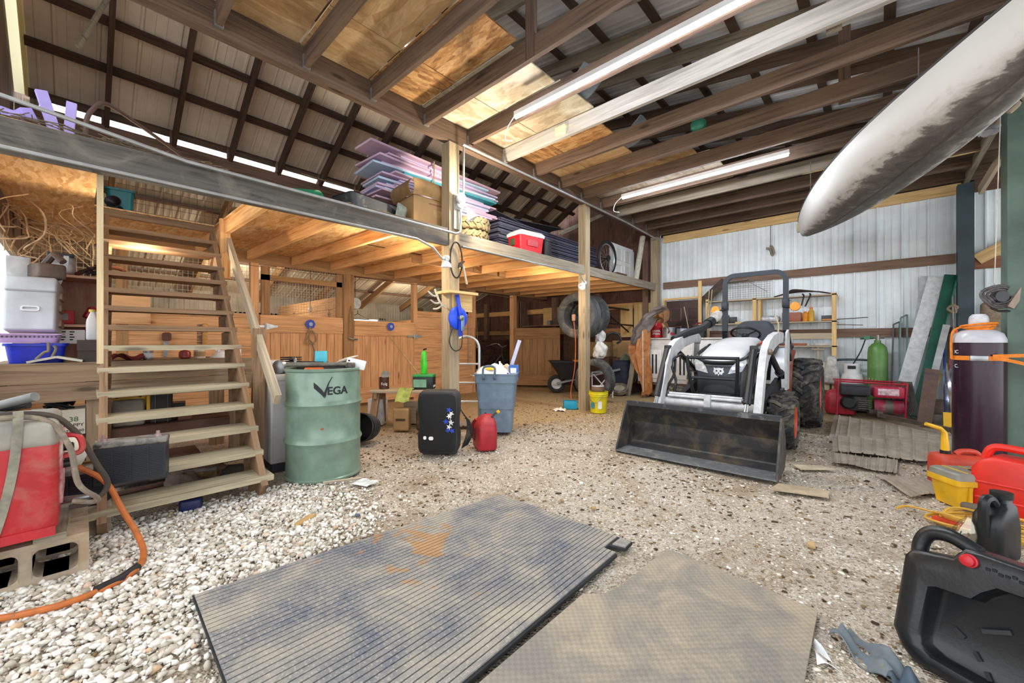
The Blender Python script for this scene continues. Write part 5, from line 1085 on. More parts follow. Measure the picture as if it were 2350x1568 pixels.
for s in(-1,1):
    m=tm();m.rbox((.03+s*.25,6.25,1.0),(.06,.3,.14),.028,3);ob('armrest',m,SEAT,tr)
m=tm();m.loft([[V((.03+.24*x,y,z)) for x,z in((-1,.6),(1,.6),(.9,.88),(-.9,.88))] for y in(6.05,6.5)]);ob('seat_base',m,TBL,tr)
# roll bar
RB=pm('#1d2733',.35,.1,.12,5,0,'roll_bar_paint');w_=.375
for s in(-1,1):
    m=tm();m.beam((s*.40,6.62,.55),(s*.40,6.66,.98),.07,.05,(0,1,0));m.beam((s*.40,6.66,.98),(s*w_,6.50,1.25),.07,.05,(0,1,0));m.beam((s*w_,6.50,1.25),(s*w_,6.50,1.62),.07,.055,(0,1,0));rp=ob('roll_bar_post',m,RB,tr)
    m=tm();m.rbox((s*w_,6.5,1.62),(.08,.1,.12),.01,1);ob('fold_bracket',m,RB,rp)
    m=tm();m.tube([(s*w_-.05,6.5,1.66),(s*w_+.05,6.5,1.66)],.012,8);ob('fold_pin',m,STEEL,rp)
    m=tm();m.tube([(s*w_,6.46,1.56),(s*(w_+.07),6.44,1.56)],.01,6);al=ob('lamp_arm',m,TBL,tr)
    m=tm();m.lathe([(0,-.03),(.055,-.028),(.06,-.01),(.06,.01),(.055,.028),(0,.03)],20,T(s*(w_+.11),6.43,1.565,90));ob('amber_lamp',m,pm('#f0961c',.25,0,.1,30),al)
pts=[(-w_,1.6),(-w_,1.93)]+[(-w_+.13-.13*math.cos(a),1.93+.13*math.sin(a)) for a in [PI/2*k/6 for k in range(1,7)]]+[(w_-.13+.13*math.sin(a),1.93+.13*math.cos(a)) for a in [PI/2*k/6 for k in range(0,7)]]+[(w_,1.6)]
m=tm();rg=[]
for i,(x,z) in enumerate(pts):
    a=pts[max(i-1,0)];b=pts[min(i+1,len(pts)-1)];d=V((b[0]-a[0],b[1]-a[1]));d.normalize();n=V((-d[1],d[0]))
    rg.append([V((x+n[0]*k*.03,6.5+q*.03,z+n[1]*k*.03)) for q,k in((-1,-1),(1,-1),(1,1),(-1,1))])
m.loft(rg);ob('roll_bar_hoop',m,RB,tr,sharp=.8)
# loose things on the tractor
mg=thing('filter_head','black and clear hydraulic filter hose lying across the loader arm','hose',(-1.74,5.1,1.2),0)
ob('hose',MB().tube(bez([(-.05,-.35,-.08),(.03,-.15,.0),(.12,.1,.06),(.16,.3,.15)],6),.045,10),BLKR,mg);ob('collar',MB().tube([(.15,.25,.12),(.17,.34,.16)],.06,14),BLK,mg);ob('bag',MB().tube([(.17,.34,.16),(.19,.45,.22),(.2,.52,.26)],[.05,.065,.05],12),pm('#b8b4b0',.3,0,.25,14),mg)
# ================= BACK WALL: KENNEL, SHELVES, CYLINDERS =================
kn=thing('dog_kennel','grey aluminium dog kennel box with slotted doors on a wooden stand','dog kennel',(-2.72,7.92,0))
KA=pm('#d2d3d3',.42,.15,.1,8,0,'kennel_aluminium');mb=MB();mb.rbox((0,.04,.72),(1.78,.58,.84),.012,1);ob('box',mb,KA,kn)
mb=MB();mb.rbox((0,.03,1.155),(1.82,.62,.03),.01,1);ob('lid',mb,pm('#cfd0cf',.4,.3,.08,8),kn)
for x in(-.62,.05,.62):
    d=ob('door',MB().rbox((x,-.256,.66),(.44,.02,.56),.008,1),KA,kn)
    for k in range(4): ob('slot',MB().box((x-.09+.07*k,-.268,.66),(.03,.006,.38)),pm('#15161a',.8),d)
    ob('latch',MB().rbox((x-.02,-.262,1.04),(.08,.02,.03),.005,1),STEEL,d)
for x in(-.75,-.1,.75): ob('stand_leg',MB().b2((x-.045,-.2,-.05),(x+.045,-.12,.3)),W_BROWN,kn)
ob('stand_frame',MB().b2((-.9,-.24,.25),(.9,.3,.3)),W_DARK,kn)
KT=1.172
cl=thing('water_jug_cooler','red round drink cooler with white lettering on the kennel','cooler',(-3.36,8.0,KT),0);ob('body',MB().lathe([(.1,0),(.115,.01),(.115,.2),(.12,.21),(.12,.24),(.1,.27),(.1,.3),(.09,.315),(0,.32)],24),pm('#d8232c',.35),cl);text('lettering','HAWK',.055,WINK,cl,MX.Rotation(math.radians(20),4,'Z')@T(0,0,.12),wrap=.1165,bold=.002);text('lettering','FRESH',.055,WINK,cl,MX.Rotation(math.radians(20),4,'Z')@T(0,0,.065),wrap=.1165,bold=.002)
cn=can('tin_pail','grey metal pail with a red patch on the kennel','pail',(-3.1,8.0,KT),.115,.21,pm('#a8abb0',.4,.5,.2,7));ob('red_patch',MB().lathe([(.116,.06),(.116,.13)],20,None,False) if 0 else MB().prism(arc(0,0,.035,0,330,10),.004,T(.09,-.085,.08,90,0,50)),RED,cn)
cn=can('paint_can','grey-blue metal can on the kennel beside the pail','can',(-2.83,8.0,KT),.12,.18,pm('#98a3b5',.35,.5,.2,6))
bkx=bin_('basket_bin','black plastic basket with a white sticker on the kennel','basket',(-2.53,8.0,KT),0,.24,.22,.22,BLK);ob('sticker',MB().prism(rrect(.09,.08,.02),.002,T(-.01,-.118,.11,83)),pm('#c9ced0',.5),bkx);one('dark_red_tubing',MB().tube(bez([(-.1,0,0),(-.04,.05,.05),(.03,-.03,.05),(.1,.02,.01)],6),.014,7),pm('#9c2438',.6),'dark red cord heaped in the black basket','cord',(-2.53,8.0,KT+.225))
# brown door leaning behind, frame, plywood
bd=thing('door_leaf','dark brown six-panel door standing behind the kennel','door',(-2.99,8.5,1.0));DB=pm('#3a2524',.45,0,.2,6,0,'brown_door_paint');ob('slab',MB().b2((-.36,0,0),(.36,.035,.95)),DB,bd)
for x in(-.17,.17):
    for z,h in((.52,.28),(.12,.3)):
        mb=MB();p=rrect(.24,h,.004,1);q=rrect(.21,h-.03,.004,1)
        mb.loft([[V((x+a,-.001,z+h/2+b)) for a,b in p],[V((x+a,-.008,z+h/2+b)) for a,b in q],[V((x+a*.9,-.002,z+h/2+b*.9)) for a,b in q]],cap=False);ob('panel',mb,pm('#5a4242',.4),bd)
dfm=thing('door_casing','pine frame around the dark brown door','frame',(-2.99,8.47,1.0));ob('head',MB().b2((-.42,-.03,.97),(.42,.03,1.01)),W_FRESH,dfm);ob('jamb',MB().b2((-.42,-.03,-.0),(-.38,.03,.97)),W_FRESH,dfm)
for i,(x0,x1,z0,z1,l) in enumerate(((-4.42,-4.12,1.2,1.92,'narrow yellow plywood sheet on the dark board wall beside the hanging tyres'),(-4.08,-3.66,1.1,1.95,'wide yellow plywood sheet on the dark board wall behind the brown tarp'),(-4.6,-4.0,.72,1.12,'low plywood panel under the yellow sheets'))):
    one('plywood_sheet',MB().b2((x0,0,z0),(x1,.015,z1)),wood('#c09a5e','#dcbb80','yellow_plywood',9,knot=False),l,'plywood',(0,8.5-.02*i,0))
carton('cardboard_box','tan cardboard box on the wall below the yellow plywood','box',(-4.15,8.3,.74),0,.4,.2,.36,CARD);carton('cardboard_box','brown cardboard box behind the hanging tyres','box',(-4.75,8.2,.75),0,.45,.3,.34,CARD)
for x,z0,z1 in((-4.15,0,.74),(-4.75,0,.75)): one('low_cupboard',MB().b2((x-.25,8.1,z0),(x+.25,8.5,z1-.005)),W_REDBRN,'dark wooden cupboard below the cardboard box %s'%('beside the green hose' if x>-4.5 else 'behind the tyres'),'cupboard')
# brown tarp over a pole
tp=thing('tarp','crumpled orange-brown tarpaulin hung from the corner beside the kennel','tarp',(-3.58,7.72,0))
def traced(rows,y0,fa,fb):   # cloth between two traced edges, folded in depth
    n=len(rows)-1
    def fn(u,v):
        t=u*n;i=min(int(t),n-1);f=t-i;f=f*f*(3-2*f)
        L=[rows[i][k]*(1-f)+rows[i+1][k]*f for k in range(4)]
        p=aty(L[0]*(1-v)+L[2]*v,L[1]*(1-v)+L[3]*v,7.72+y0)
        d=fa*math.sin(6.5*v+2.5*u)+fb*math.sin(13*v-7*u+1)+fb*.7*math.sin(21*u+9*v)+fb*.5*math.sin(31*v+17*u)
        return V((p.x+3.58+.4*d,y0+d+.10*v,p.z+.015*math.sin(15*u+11*v)))
    return fn
TARPM=dirty('#b0703c','#cf9a68',.5,7,.55,0,'brown_tarp',.15,.25)
ob('sheet',MB().shell(traced([(1452,752,1486,738),(1443,785,1484,772),(1442,812,1484,805),(1449,838,1485,838),(1459,858,1486,862),(1468,878,1488,882),(1474,896,1484,900),(1476,906,1481,908)],-.24,.05,.02),40,22,.004),TARPM,tp,sharp=.9)
ob('grey_fold',MB().shell(traced([(1443,782,1452,792),(1450,758,1466,776),(1464,738,1482,760),(1480,720,1496,738),(1500,706,1512,720),(1522,702,1528,712)],-.27,.05,.02),26,12,.004),pm('#7a7270',.6,0,.25,9),tp,sharp=.9)
ob('lining',MB().shell(traced([(1486,722,1478,752),(1500,711,1490,746),(1512,706,1506,738),(1522,702,1518,742),(1530,712,1524,756),(1531,730,1526,768)],-.20,.05,.025),26,14,.004),dirty('#8a5f38','#4a3524',.5,9,.6,0,'tarp_inside'),tp,sharp=.9)
ob('pole',MB().tube([aty(1475,760,7.40)+V((3.58,-7.72,0)),aty(1476,900,7.40)+V((3.58,-7.72,0))],.008,6),pm('#d8d4cc',.5),tp)
hz=thing('coiled_hose','green hose coil hanging on the dark board wall beside the tarp','hose',(-4.0,8.0,.62))
for i in range(7): ob('loop',MB().tube([V((.02*i-.02+.13*math.cos(a),-.05+.012*i,(.22+.01*i)*math.sin(a)-.02*i)) for a in [2*PI*k/20 for k in range(20)]],.012,6,True),pm('#8c9a84',.6,0,.2,9),hz)
wl=thing('wheel','dusty flat wheel lying against the base of the dark wall','wheel',(-3.95,7.55,.0),20,None,0);mb=MB();tyre_mb(mb,.2,.09,.11,T(0,0,.12,0,62,90));ob('tire',mb,dirty('#6f675a','#a39a86',.5,9,.9,0,'dusty_rubber'),wl);mb=MB();wheel_rim(mb,.112,.06,T(0,0,.12,0,62,90));ob('rim',mb,pm('#b5aa96',.7),wl)
one('dark_tarp',MB().rbox((0,0,.35),(.4,.3,.7),.1,4),pm('#2d3646',.75,0,.3,6,.3),'dark blue covered bundle on the floor below the tarp','bundle',(-4.05,7.86,0))
one('gas_cylinder',MB().tube([(-.2,0,.08),(.2,0,.08)],.075,14),pm('#6f6446',.6,0,.2,8),'small tan cylinder lying under the kennel','cylinder',(-3.35,7.85,0),10);one('plank',MB().beam((0,0,0),(.12,0,.75),.1,.025,(0,1,0)),W_GREY,'grey plank leaning under the tarp','plank',(-3.78,7.6,0))
one('wheel',MB().lathe([(.03,-.03),(.1,-.04),(.12,-.02),(.12,.02),(.1,.04),(.03,.03)],20,T(0,0,.12,0,90,20)),pm('#d8cfae',.7),'pale round wheel under the kennel behind the loader','wheel',(-2.55,7.5,.32));one('wheel_stand',MB().b2((-.1,-.1,0),(.1,.1,.31)),W_DARK,'dark block under the pale round wheel','block',(-2.55,7.5,0))
# open shelf frame
sh=thing('pine_shelving','open pine shelf frame against the white wall behind the tractor','shelving',(0,8.33,0))
for x,z1 in((-2.62,2.3),(-2.48,1.92),(-1.68,1.9),(-.55,1.9)):
    ob('upright',MB().b2((x-.03,-.02,-.05),(x+.03,.02 if x!=-1.68 else .05,z1)),W_FRESH,sh)
ob('upright',MB().b2((-1.63,.03,0),(-1.59,.22,1.88)),W_FRESH,sh)
for z,x0,x1 in((1.88,-2.5,-.52),(1.44,-2.5,-1.7),(1.44,-1.66,-.52),(1.03,-1.66,-.52),(.62,-1.66,-.52),(.3,-1.66,-.52)):
    ob('shelf',MB().b2((x0,-.02,z-.02),(x1,.24,z)),W_PALE if z>1 else W_BROWN,sh)
ob('brace',MB().b2((-1.66,-.015,1.14),(-.52,.01,1.24)),W_PALE,sh)
for x,y in((-2.56,8.28),(-2.5,8.24),(-2.66,8.25)): one('long_rod',MB().tube([(0,0,0),(.12 if x>-2.6 else -.25,.03,1.5 if x>-2.6 else 1.2)],.009,6),W_PALE,{-2.56:'thin pale rod leaning on the tall shelf post',-2.5:'thin pale rod leaning right of the tall shelf post',-2.66:'thin pale rod leaning across the brown door'}[x],'rod',(x,y,.6),0)
ct=thing('live_trap','folded wire mesh animal trap on top of the shelf frame','wire trap',(-1.95,8.44,1.903));mb=MB()
for k in range(24): mb.beam((-.5+.043*k,0,0),(-.5+.043*k,0,.36),.004,.004,(0,1,0))
for k in range(10): mb.beam((-.5,0,.04*k),(.5,0,.04*k),.004,.004)
ob('mesh',mb,pm('#6f6a66',.5,.5,.2,9),ct);ob('flap',MB().beam((-.62,-.05,.0),(-.25,.0,.36),.16,.02,(0,1,0)),pm('#4a3d33',.7,.2,.3,20,.4),ct)
ob('lid',MB().beam((-.2,-.04,.33),(.15,-.04,.34),.1,.012),pm('#7d7466',.6,.3),ct);ob('strut',MB().beam((.1,-.03,.34),(.45,-.03,.1),.02,.01),pm('#7d7466',.6,.3),ct)
mb=MB()
for i in range(5): mb.tube(bez([(-.4+.05*i,0,.01+.012*i),(-.1,.05-.02*i,.07+.01*i),(.2,.03,.06),(.4-.04*i,0,.01+.01*i)],6),.011,6)
one('cable_coil',mb,pm('#3a2a26',.6),'dark cables heaped on top of the shelf frame','cable',(-1.0,8.42,1.885));one('hanging_straps',MB().tube(bez([(0,0,.02),(.03,-.09,-.02),(.0,-.1,-.18)],5),.012,6).tube(bez([(.1,0,.02),(.12,-.1,-.02),(.05,-.1,-.2)],5),.012,6),BLK,'black strap ends hanging from the shelf top','strap',(-.98,8.40,1.89))
Z1=1.442
for i,(x,w,h,c,l) in enumerate(((-2.42,.16,.15,'#4a4a50','grey power tool'),(-2.27,.08,.2,'#6c6a58','olive bottle'),(-2.17,.1,.16,'#55606a','blue-grey tin'),(-2.05,.12,.12,'#3d3d3d','black tin'))):
    carton('shelf_item',l+' on the middle shelf left of the roll bar','shelf item',(x,8.43,Z1),5*i,w,.14,h,pm(c,.5,.2,.3,14))
ob('saw_disc',MB().lathe([(.03,-.01),(.075,-.01),(.075,.01),(.03,.01)],18,T(0,-.09,.08,90)),STEEL,None) if 0 else None
one('tray',MB().b2((-.14,-.08,0),(.14,.08,.025)),W_FRESH,'pine tray on the middle shelf beside the roll bar','tray',(-1.86,8.42,Z1))
one('clear_bag',MB().rbox((0,0,.06),(.3,.16,.12),.055,4),pm('#b9bcc0',.25,.1,.3,16,.4),'clear bag of metal parts on the middle shelf','bag',(-1.45,8.43,Z1));carton('toolbox','rust red steel toolbox on the middle shelf','toolbox',(-1.13,8.42,Z1),0,.27,.16,.16,pm('#9c5a44',.5,0,.15,7))
bottle('spray_bottle','yellow bottle on the middle shelf right of the roll bar',(-.86,8.42,Z1),0,.045,.24,pm('#d9a832',.4),pm('#e07a22',.4),0);bottle('spray_bottle','orange bottle with a blue base on the middle shelf',(-.94,8.40,Z1),0,.04,.2,pm('#e8922a',.4),WPLA,0)
bt=carton('battery_pack','black and orange battery charger at the right end of the middle shelf','charger',(-.64,8.42,Z1),0,.16,.12,.09,pm('#3a3a3c',.4));ob('stripe',MB().b2((-.075,-.064,.01),(.075,-.06,.03)),pm('#e08a2a',.4),bt)
for i,(x,c,l) in enumerate(((-1.2,'#8d3a30','dark red flat tool'),(-1.05,'#a0604a','rusty flat bar'),(-.75,'#c5c2ba','grey tangle of tools'))): one('flat_tool',MB().rbox((0,0,.02),(.26,.1,.04),.01,1),pm(c,.6,.2,.2,9),l+' on the shelf behind the fender','tool',(x,8.42,1.032),4*i)
one('long_rods',MB().tube([(0,0,0),(.42,0,.02)],.007,5),pm('#54504a',.6),'thin dark rod sticking out right of the middle shelf','rod',(-.56,8.40,1.46));one('long_rods',MB().tube([(0,0,0),(.36,0,-.02)],.006,5),pm('#54504a',.6),'second thin dark rod sticking out below the middle shelf','rod',(-.56,8.40,1.38))
carton('white_box','white cardboard box on the lower shelf behind the rear tyre','box',(-.78,8.36,.622),5,.26,.16,.14,pm('#d5cfbf',.6));carton('white_box','cream cardboard box under the white box on the lower shelf','box',(-.75,8.38,.302),-6,.3,.18,.2,pm('#bfb499',.6));one('blue_clamp',MB().tube(bez([(-.1,0,.0),(0,.02,.07),(.12,0,.1)],5),.02,7),pm('#3f6f9c',.5),'blue hand tool on the lower shelf','tool',(-.98,8.36,.64));one('stand_post',MB().beam((0,0,0),(0,0,.24),.03,.03,(0,1,0)).b2((-.09,-.05,.2),(.09,.05,.22)),W_PALE,'small wooden stand on the white box','stand',(-.76,8.36,.764))
one('plastic_bag',MB().rbox((0,0,.24),(.24,.12,.46),.06,4,None,(.5,.6)),pm('#b5b3ae',.35,0,.25,14,.4),'grey plastic bag hanging on the right shelf post','bag',(-.58,8.24,.4));one('rope_bundle',MB().tube(bez([(0,0,.0),(.04,-.02,-.04),(.06,-.02,-.14),(.03,-.02,-.17),(.0,-.02,-.06),(-.06,-.02,-.04)],6),.02,7),pm('#8d8478',.8),'bundle of grey rope hanging on the white wall','rope',(-1.48,8.58,2.85));one('hanging_line',MB().tube([(0,0,0),(0,0,.4)],.004,5),INK,'thin cord above the rope bundle on the white wall','cord',(-1.48,8.6,2.85))
# red gas can behind the tractor, generator, gas bottles
g2=thing('gas_can','red plastic gas can behind the rear tyre','gas can',(-.46,7.95,0),10);mb=MB();mb.loft([[V((x*a,y*b,z)) for x,y in rrect(.36,.24,.05,4)] for a,b,z in((.95,.95,0),(1,1,.02),(1,1,.24),(.85,.85,.32),(.5,.5,.36))]);ob('tank',mb,pm('#b5263a',.4),g2);ob('spout',MB().tube([(.08,0,.34),(.18,-.03,.38)],.02,8),pm('#e3c9a0',.5),g2)
gn=thing('generator','red framed engine generator with a black engine at the foot of the white wall','generator',(-.13,7.9,0),8)
GR=pm('#b3243c',.4,0,.15,7)
for y in(-.2,.2):
    for x in(-.38,.36): ob('frame_post',MB().tube([(x,y,0),(x+.02,y,.52)],.013,8),GR,gn)
    ob('frame_rail',MB().tube([(-.38,y,.51),(.38,y,.5)],.012,8),GR,gn)
    if y>0: ob('frame_rail',MB().tube([(-.38,y,.05),(.38,y,.05)],.012,8),GR,gn)
for x in(-.38,.37): ob('frame_end',MB().tube([(x,-.2,.51),(x,.2,.51)],.016,8),GR,gn)
ob('air_box',MB().rbox((-.17,-.1,.38),(.34,.24,.14),.02,2),pm('#2a2a2d',.5),gn);ob('engine_block',MB().rbox((-.12,-.02,.19),(.2,.22,.22),.02,2),pm('#4a4745',.6,.3,.4,20,.4),gn)
for k in range(5): ob('cooling_fin',MB().rbox((-.06,-.13,.12+.03*k),(.14,.05,.012),.004,1),pm('#6a6866',.5,.5,.2,20),gn)
ob('muffler',MB().tube([(-.02,-.16,.08),(.06,-.14,.08)],.04,10),pm('#55504c',.6,.4,.3,20),gn)
ob('air_box_lid',MB().rbox((-.17,-.1,.455),(.3,.2,.02),.008,1),pm('#38383b',.5),gn);ob('tank_label',MB().b2((.08,-.2025,.34),(.3,-.2015,.43)),pm('#d8b8c0',.5,0,.3,20),gn);ob('recoil',MB().lathe([(.09,0),(.1,.03),(.07,.06),(0,.06)],20,T(-.24,-.15,.2,90)),BLK,gn)
ob('fuel_tank',MB().rbox((.2,-.05,.38),(.34,.3,.17),.03,2),dirty('#b52a48','#d9c2c4',.55,8,.4,0,'worn_red_tank'),gn);ob('alternator',MB().tube([(.05,-.05,.16),(.36,-.05,.16)],.11,18),dirty('#a3304a','#8a8078',.5,9,.5,0,'red_alternator'),gn);ob('band',MB().tube([(.17,-.05,.16),(.25,-.05,.16)],.113,18),pm('#6f6a66',.5,.3),gn)
lp_=thing('propane_tank','white propane bottle behind the generator','gas bottle',(-.33,8.33,.03));ob('tank',MB().lathe([(.1,.0),(.1,.03),(.13,.06),(.15,.1),(.15,.48),(.13,.55),(.06,.58),(0,.585)],24),dirty('#dfe0de','#9a9488',.62,6,.4,0,'white_tank'),lp_)
ob('collar',MB().lathe([(.1,.55),(.11,.72),(.105,.72),(.095,.56)],20,None,False),WHT,lp_);ob('valve',MB().tube([(0,0,.56),(0,0,.66)],.025,8),pm('#b08a3a',.4,.6),lp_);ob('collar_slot',MB().b2((-.05,-.112,.64),(.05,-.103,.69)),INK,lp_)
for z in(.2,.3,.4): ob('seam',MB().lathe([(.151,z),(.153,z+.004),(.151,z+.008)],24,None,False),pm('#b5b3ae',.5),lp_)
ox=thing('oxygen_cylinder','green oxygen cylinder with a chain against the white wall','gas cylinder',(-.03,8.30,.03));ob('cylinder',MB().lathe([(.1,0),(.118,.02),(.118,.9),(.105,.98),(.07,1.03),(.04,1.05),(.04,1.09),(0,1.09)],28),dirty('#5f8a45','#86a066',.55,3,.38,0,'green_cylinder'),ox);ob('valve',MB().tube([(0,0,1.08),(0,0,1.17)],.025,8).tube([(-.06,0,1.13),(.08,0,1.13)],.016,8),pm('#8d8a84',.35,.8),ox);ob('regulator',MB().lathe([(.035,0),(.035,.03),(0,.03)],14,T(-.12,-.03,1.13,90)).tube([(-.2,0,1.12),(-.04,0,1.13)],.02,8),pm('#4a7a5a',.4,.5),ox);ob('gas_hose',MB().tube(bez([(-.14,0,1.1),(-.2,-.05,.9),(-.3,-.05,.68)],5),.009,6),INK,ox)
mb=MB()
for k in range(22):
    a=2*PI*k/22;mb.tube([V((.14*math.cos(a)+.006*math.cos(b),.14*math.sin(a)+.006*math.sin(b),.48+.02*math.sin(2*a)+.014*math.sin(b))) for b in [2*PI*j/6 for j in range(6)]],.004,4,True)
ob('chain',mb,pm('#c2b48a',.4,.6),ox)
hc=thing('cylinder_cart','black cylinder cart handle behind the gas bottles','cart',(-.18,8.42,0));ob('handle',MB().tube(bez([(-.34,-.02,.5),(-.36,0,.72),(-.32,0,.80),(.1,0,.80),(.2,0,.72),(.22,0,.3)],5),.018,8),pm('#3a434e',.4,.3),hc);ob('base',MB().b2((-.3,-.12,.0),(.3,.08,.03)),BLK,hc);ob('grip',MB().lathe([(.03,0),(.03,.1)],10,T(-.42,-.03,.6,0,90)),pm('#d07a4a',.5),hc)
mb=MB()
for i in range(8): mb.tube(bez([(.02*i-.06,0,.5),(.07+.01*i,-.05,.3-.02*i),(.0+.02*i,-.06,.04),(-.08+.012*i,-.03,.3),(-.06+.012*i,.0,.5)],5),.009,5)
one('hose_coil',mb,pm('#565a52',.7),'grey-green hose coil hung on the right end of the generator','hose',(.24,7.95,.03))
for i,(x,l,c,h) in enumerate(((.12,'dark aluminium screen door frame leaning on the white wall','#454a4e',1.35),(.2,'second thin green edged frame leaning behind the dark one','#5f7a70',1.45))):
    f=thing('window_screen',l,'frame',(x,8.4-.05*i,0.02),0,None,-6);mb=MB()
    for a,b in(((0,0,0),(.03,0,h)),((.09,0,0),(.10,0,h*1.03)),((0,0,0),(.09,0,0)),((.03,0,h),(.10,0,h*1.03))): mb.beam(a,b,.02,.025,(0,1,0))
    ob('frame',mb,pm(c,.4,.4),f)
# leaning metal trim
def lean(name,l,cat,a,b,w,h,m,up=(0,-1,0)):
    a,b=V(a),V(b);return one(name,MB().beam(V((0,0,0)),b-a,w,h,up),m,l,cat,tuple(a))
def trim_piece(l,a,b,prof,m):
    a,b=V(a),V(b);d=(b-a);x=d.normalized();u=V((0,-1,0));y=u.cross(x).normalized();z=x.cross(y)
    mb=MB();mb.loft([[y*p+z*q+o for p,q in prof] for o in(V((0,0,0)),d)]);return one('metal_trim',mb,m,l,'metal trim',tuple(a))
trim_piece('long white metal corner trim leaning beside the dark green post',(.17,8.08,.02),(.60,8.5,2.05),[(-.09,0),(-.09,.05),(-.075,.05),(-.075,.012),(.08,.012),(.08,0)],dirty('#d9dcdf','#6f6a64',.66,9,.45,.1,'scuffed_white_trim'))
trim_piece('second white metal trim behind the long one',(.28,8.4,.02),(.50,8.56,2.07),[(-.04,0),(-.04,.03),(.05,.03),(.05,0)],pm('#c9cdd0',.45,.1))
trim_piece('long dark green metal trim leaning beside the white trim',(.37,7.95,.02),(.735,8.44,2.05),[(-.075,0),(-.08,.06),(-.06,.065),(-.05,.02),(.055,.02),(.06,0)],pm('#1f5a48',.35,.1,.2,6,0,'green_trim'))
lean('aluminium_bar','flat silver bar leaning in front of the green trim','bar',(.50,7.85,.45),(.68,8.2,1.33),.07,.02,pm('#c2c4c6',.4,.5));lean('steel_channel','rusty brown steel channel leaning at the foot of the trim','channel',(.42,7.5,.0),(.52,7.85,.72),.14,.03,dirty('#6a5348','#4a4652',.5,6,.6,.3,'brown_channel'));lean('lumber','pale lumber piece leaning behind the brown channel','lumber',(.47,7.95,.2),(.62,8.2,.65),.05,.03,W_FRESH)
TOOLS=[((.66,7.6,0),(.71,8.3,1.2),.014,'#5b4a3c','brown wooden tool handle leaning by the dark green post'),((.62,7.55,0),(.66,8.2,1.0),.014,'#3a4a8c','blue tool handle leaning by the dark green post'),((.70,7.5,0.02),(.66,8.1,.8),.02,'#d9c9a8','pale tapered handle leaning by the dark green post'),((.76,7.5,0.02),(.70,8.1,.85),.018,'#8a4a48','reddish handle leaning by the dark green post'),((.84,7.45,.3),(.74,8.2,1.0),.014,'#b8a685','tan handle leaning on the dark green post'),((.72,7.8,.9),(.745,8.32,1.75),.008,'#8d8a80','thin wire rod above the leaning handles')]
for a,b,r,c,l in TOOLS: one('garden_tool' if r>.01 else 'wire_rod',MB().tube([(0,0,0),tuple(V(b)-V(a))],r,8),pm(c,.6,0,.15,9),l,'tool handle',a)
one('steel_tube',MB().tube([(0,0,0),(.0,.2,.5)],.045,12),pm('#6f5f58',.5,.2,.2,6),'grey-brown steel tube standing behind the leaning handles','tube',(.77,8.15,.7));one('tube_rest',MB().b2((-.06,-.06,0),(.06,.06,.69)),W_DARK,'dark block behind the leaning handles','block',(.77,8.15,0))
one('rope_coil',MB().tube(bez([(0,0,0),(.05,-.02,.05),(.0,-.03,.08),(-.04,-.02,.03),(.03,-.03,-.02),(.02,-.01,.1)],6),.016,7),pm('#8a7862',.8),'brown rope knot at the top of the leaning handles','rope',(.735,8.25,1.52));one('orange_clip',MB().rbox((0,0,0),(.05,.05,.13),.015,2),pm('#e0522a',.4),'orange ratchet clip on the leaning handles','clip',(.755,8.15,1.2))
one('plastic_sleeve',MB().tube([(0,0,0),(.0,.35,.7)],[.06,.04],10),glass('#b8c4e0',.35,'plastic_wrap'),'clear plastic sleeve around the leaning handles','plastic wrap',(.66,7.55,.03));one('yellow_scraper',MB().b2((-.04,-.01,0),(.04,.01,.22)),YEL,'yellow plastic blade at the foot of the leaning handles','blade',(.62,7.30,0),0,None,-14);one('red_fitting',MB().rbox((0,0,.05),(.05,.06,.18),.015,2).tube([(0,0,.1),(.03,.02,.2)],.015,6),pm('#a03a38',.5),'dark red fitting at the foot of the leaning handles','fitting',(.80,7.4,0))
carton('junk_box','grey metal box under the leaning trim','box',(.58,7.75,0),10,.18,.2,.14,pm('#77736c',.6,.2));carton('junk_box','brown box behind the leaning handles','box',(.66,8.0,0),0,.3,.2,.3,pm('#6a5d50',.7))
# behind the tall cylinder
one('burlap_roll',MB().rbox((0,0,.2),(.2,.16,.42),.05,3),pm('#8d7c68',.9,0,.2,20,.4),'tan burlap roll hanging behind the tall gas cylinder','burlap',(1.1,8.3,1.22));one('grey_plank',MB().b2((-.09,-.05,0),(.09,.05,1.22)),W_BROWN,'board standing behind the burlap roll','board',(1.12,8.42,0))
RT2=thing('cord_reel','black and grey cord reel hanging on the green post','reel',(.78,5.56,1.50),30)
for r in(.05,.08,.11,.13): ob('coil',MB().tube([V((r*1.0*math.cos(a),.02*math.sin(3*a),r*.75*math.sin(a))) for a in [2*PI*k/22 for k in range(22)]],.011,6,True),pm('#5d5658',.6,0,.3,30),RT2)
ob('hub',MB().lathe([(0,-.03),(.05,-.03),(.05,.03),(0,.03)],14,T(0,0,0,90)),pm('#3a3a40',.5),RT2);ob('handle',MB().beam((.06,-.02,-.1),(.17,-.03,.11),.05,.02,(0,1,0)).tube([(.17,-.03,.11),(.25,-.03,.12)],.008,6),pm('#9a8478',.5,.3),RT2);ob('base_rod',MB().tube([(-.06,0,-.1),(0,0,-.13),(.18,0,-.13)],.01,6),BLK,RT2)
one('hanging_line',MB().tube([(0,0,0),(.04,0,1.75)],.0035,5),pm('#d8d4c8',.7),'thin white cord hanging above the cord reel','cord',(.75,5.54,1.62));one('bracket_hook',MB().tube(bez([(0,0,.05),(-.03,-.02,.09),(-.09,-.03,.06),(-.05,-.03,.02),(-.1,-.03,-.04)],5),.022,7),pm('#a89a84',.7),'tan rag hook near the top of the green post','hook',(.93,5.57,3.15));one('joint_bag',MB().shell(rag(0,(.2,.16,.05),4,.015),10,8,.003),pm('#cfd0d6',.5),'grey plastic scrap on the brace beside the green post','scrap',(.80,5.9,3.10))
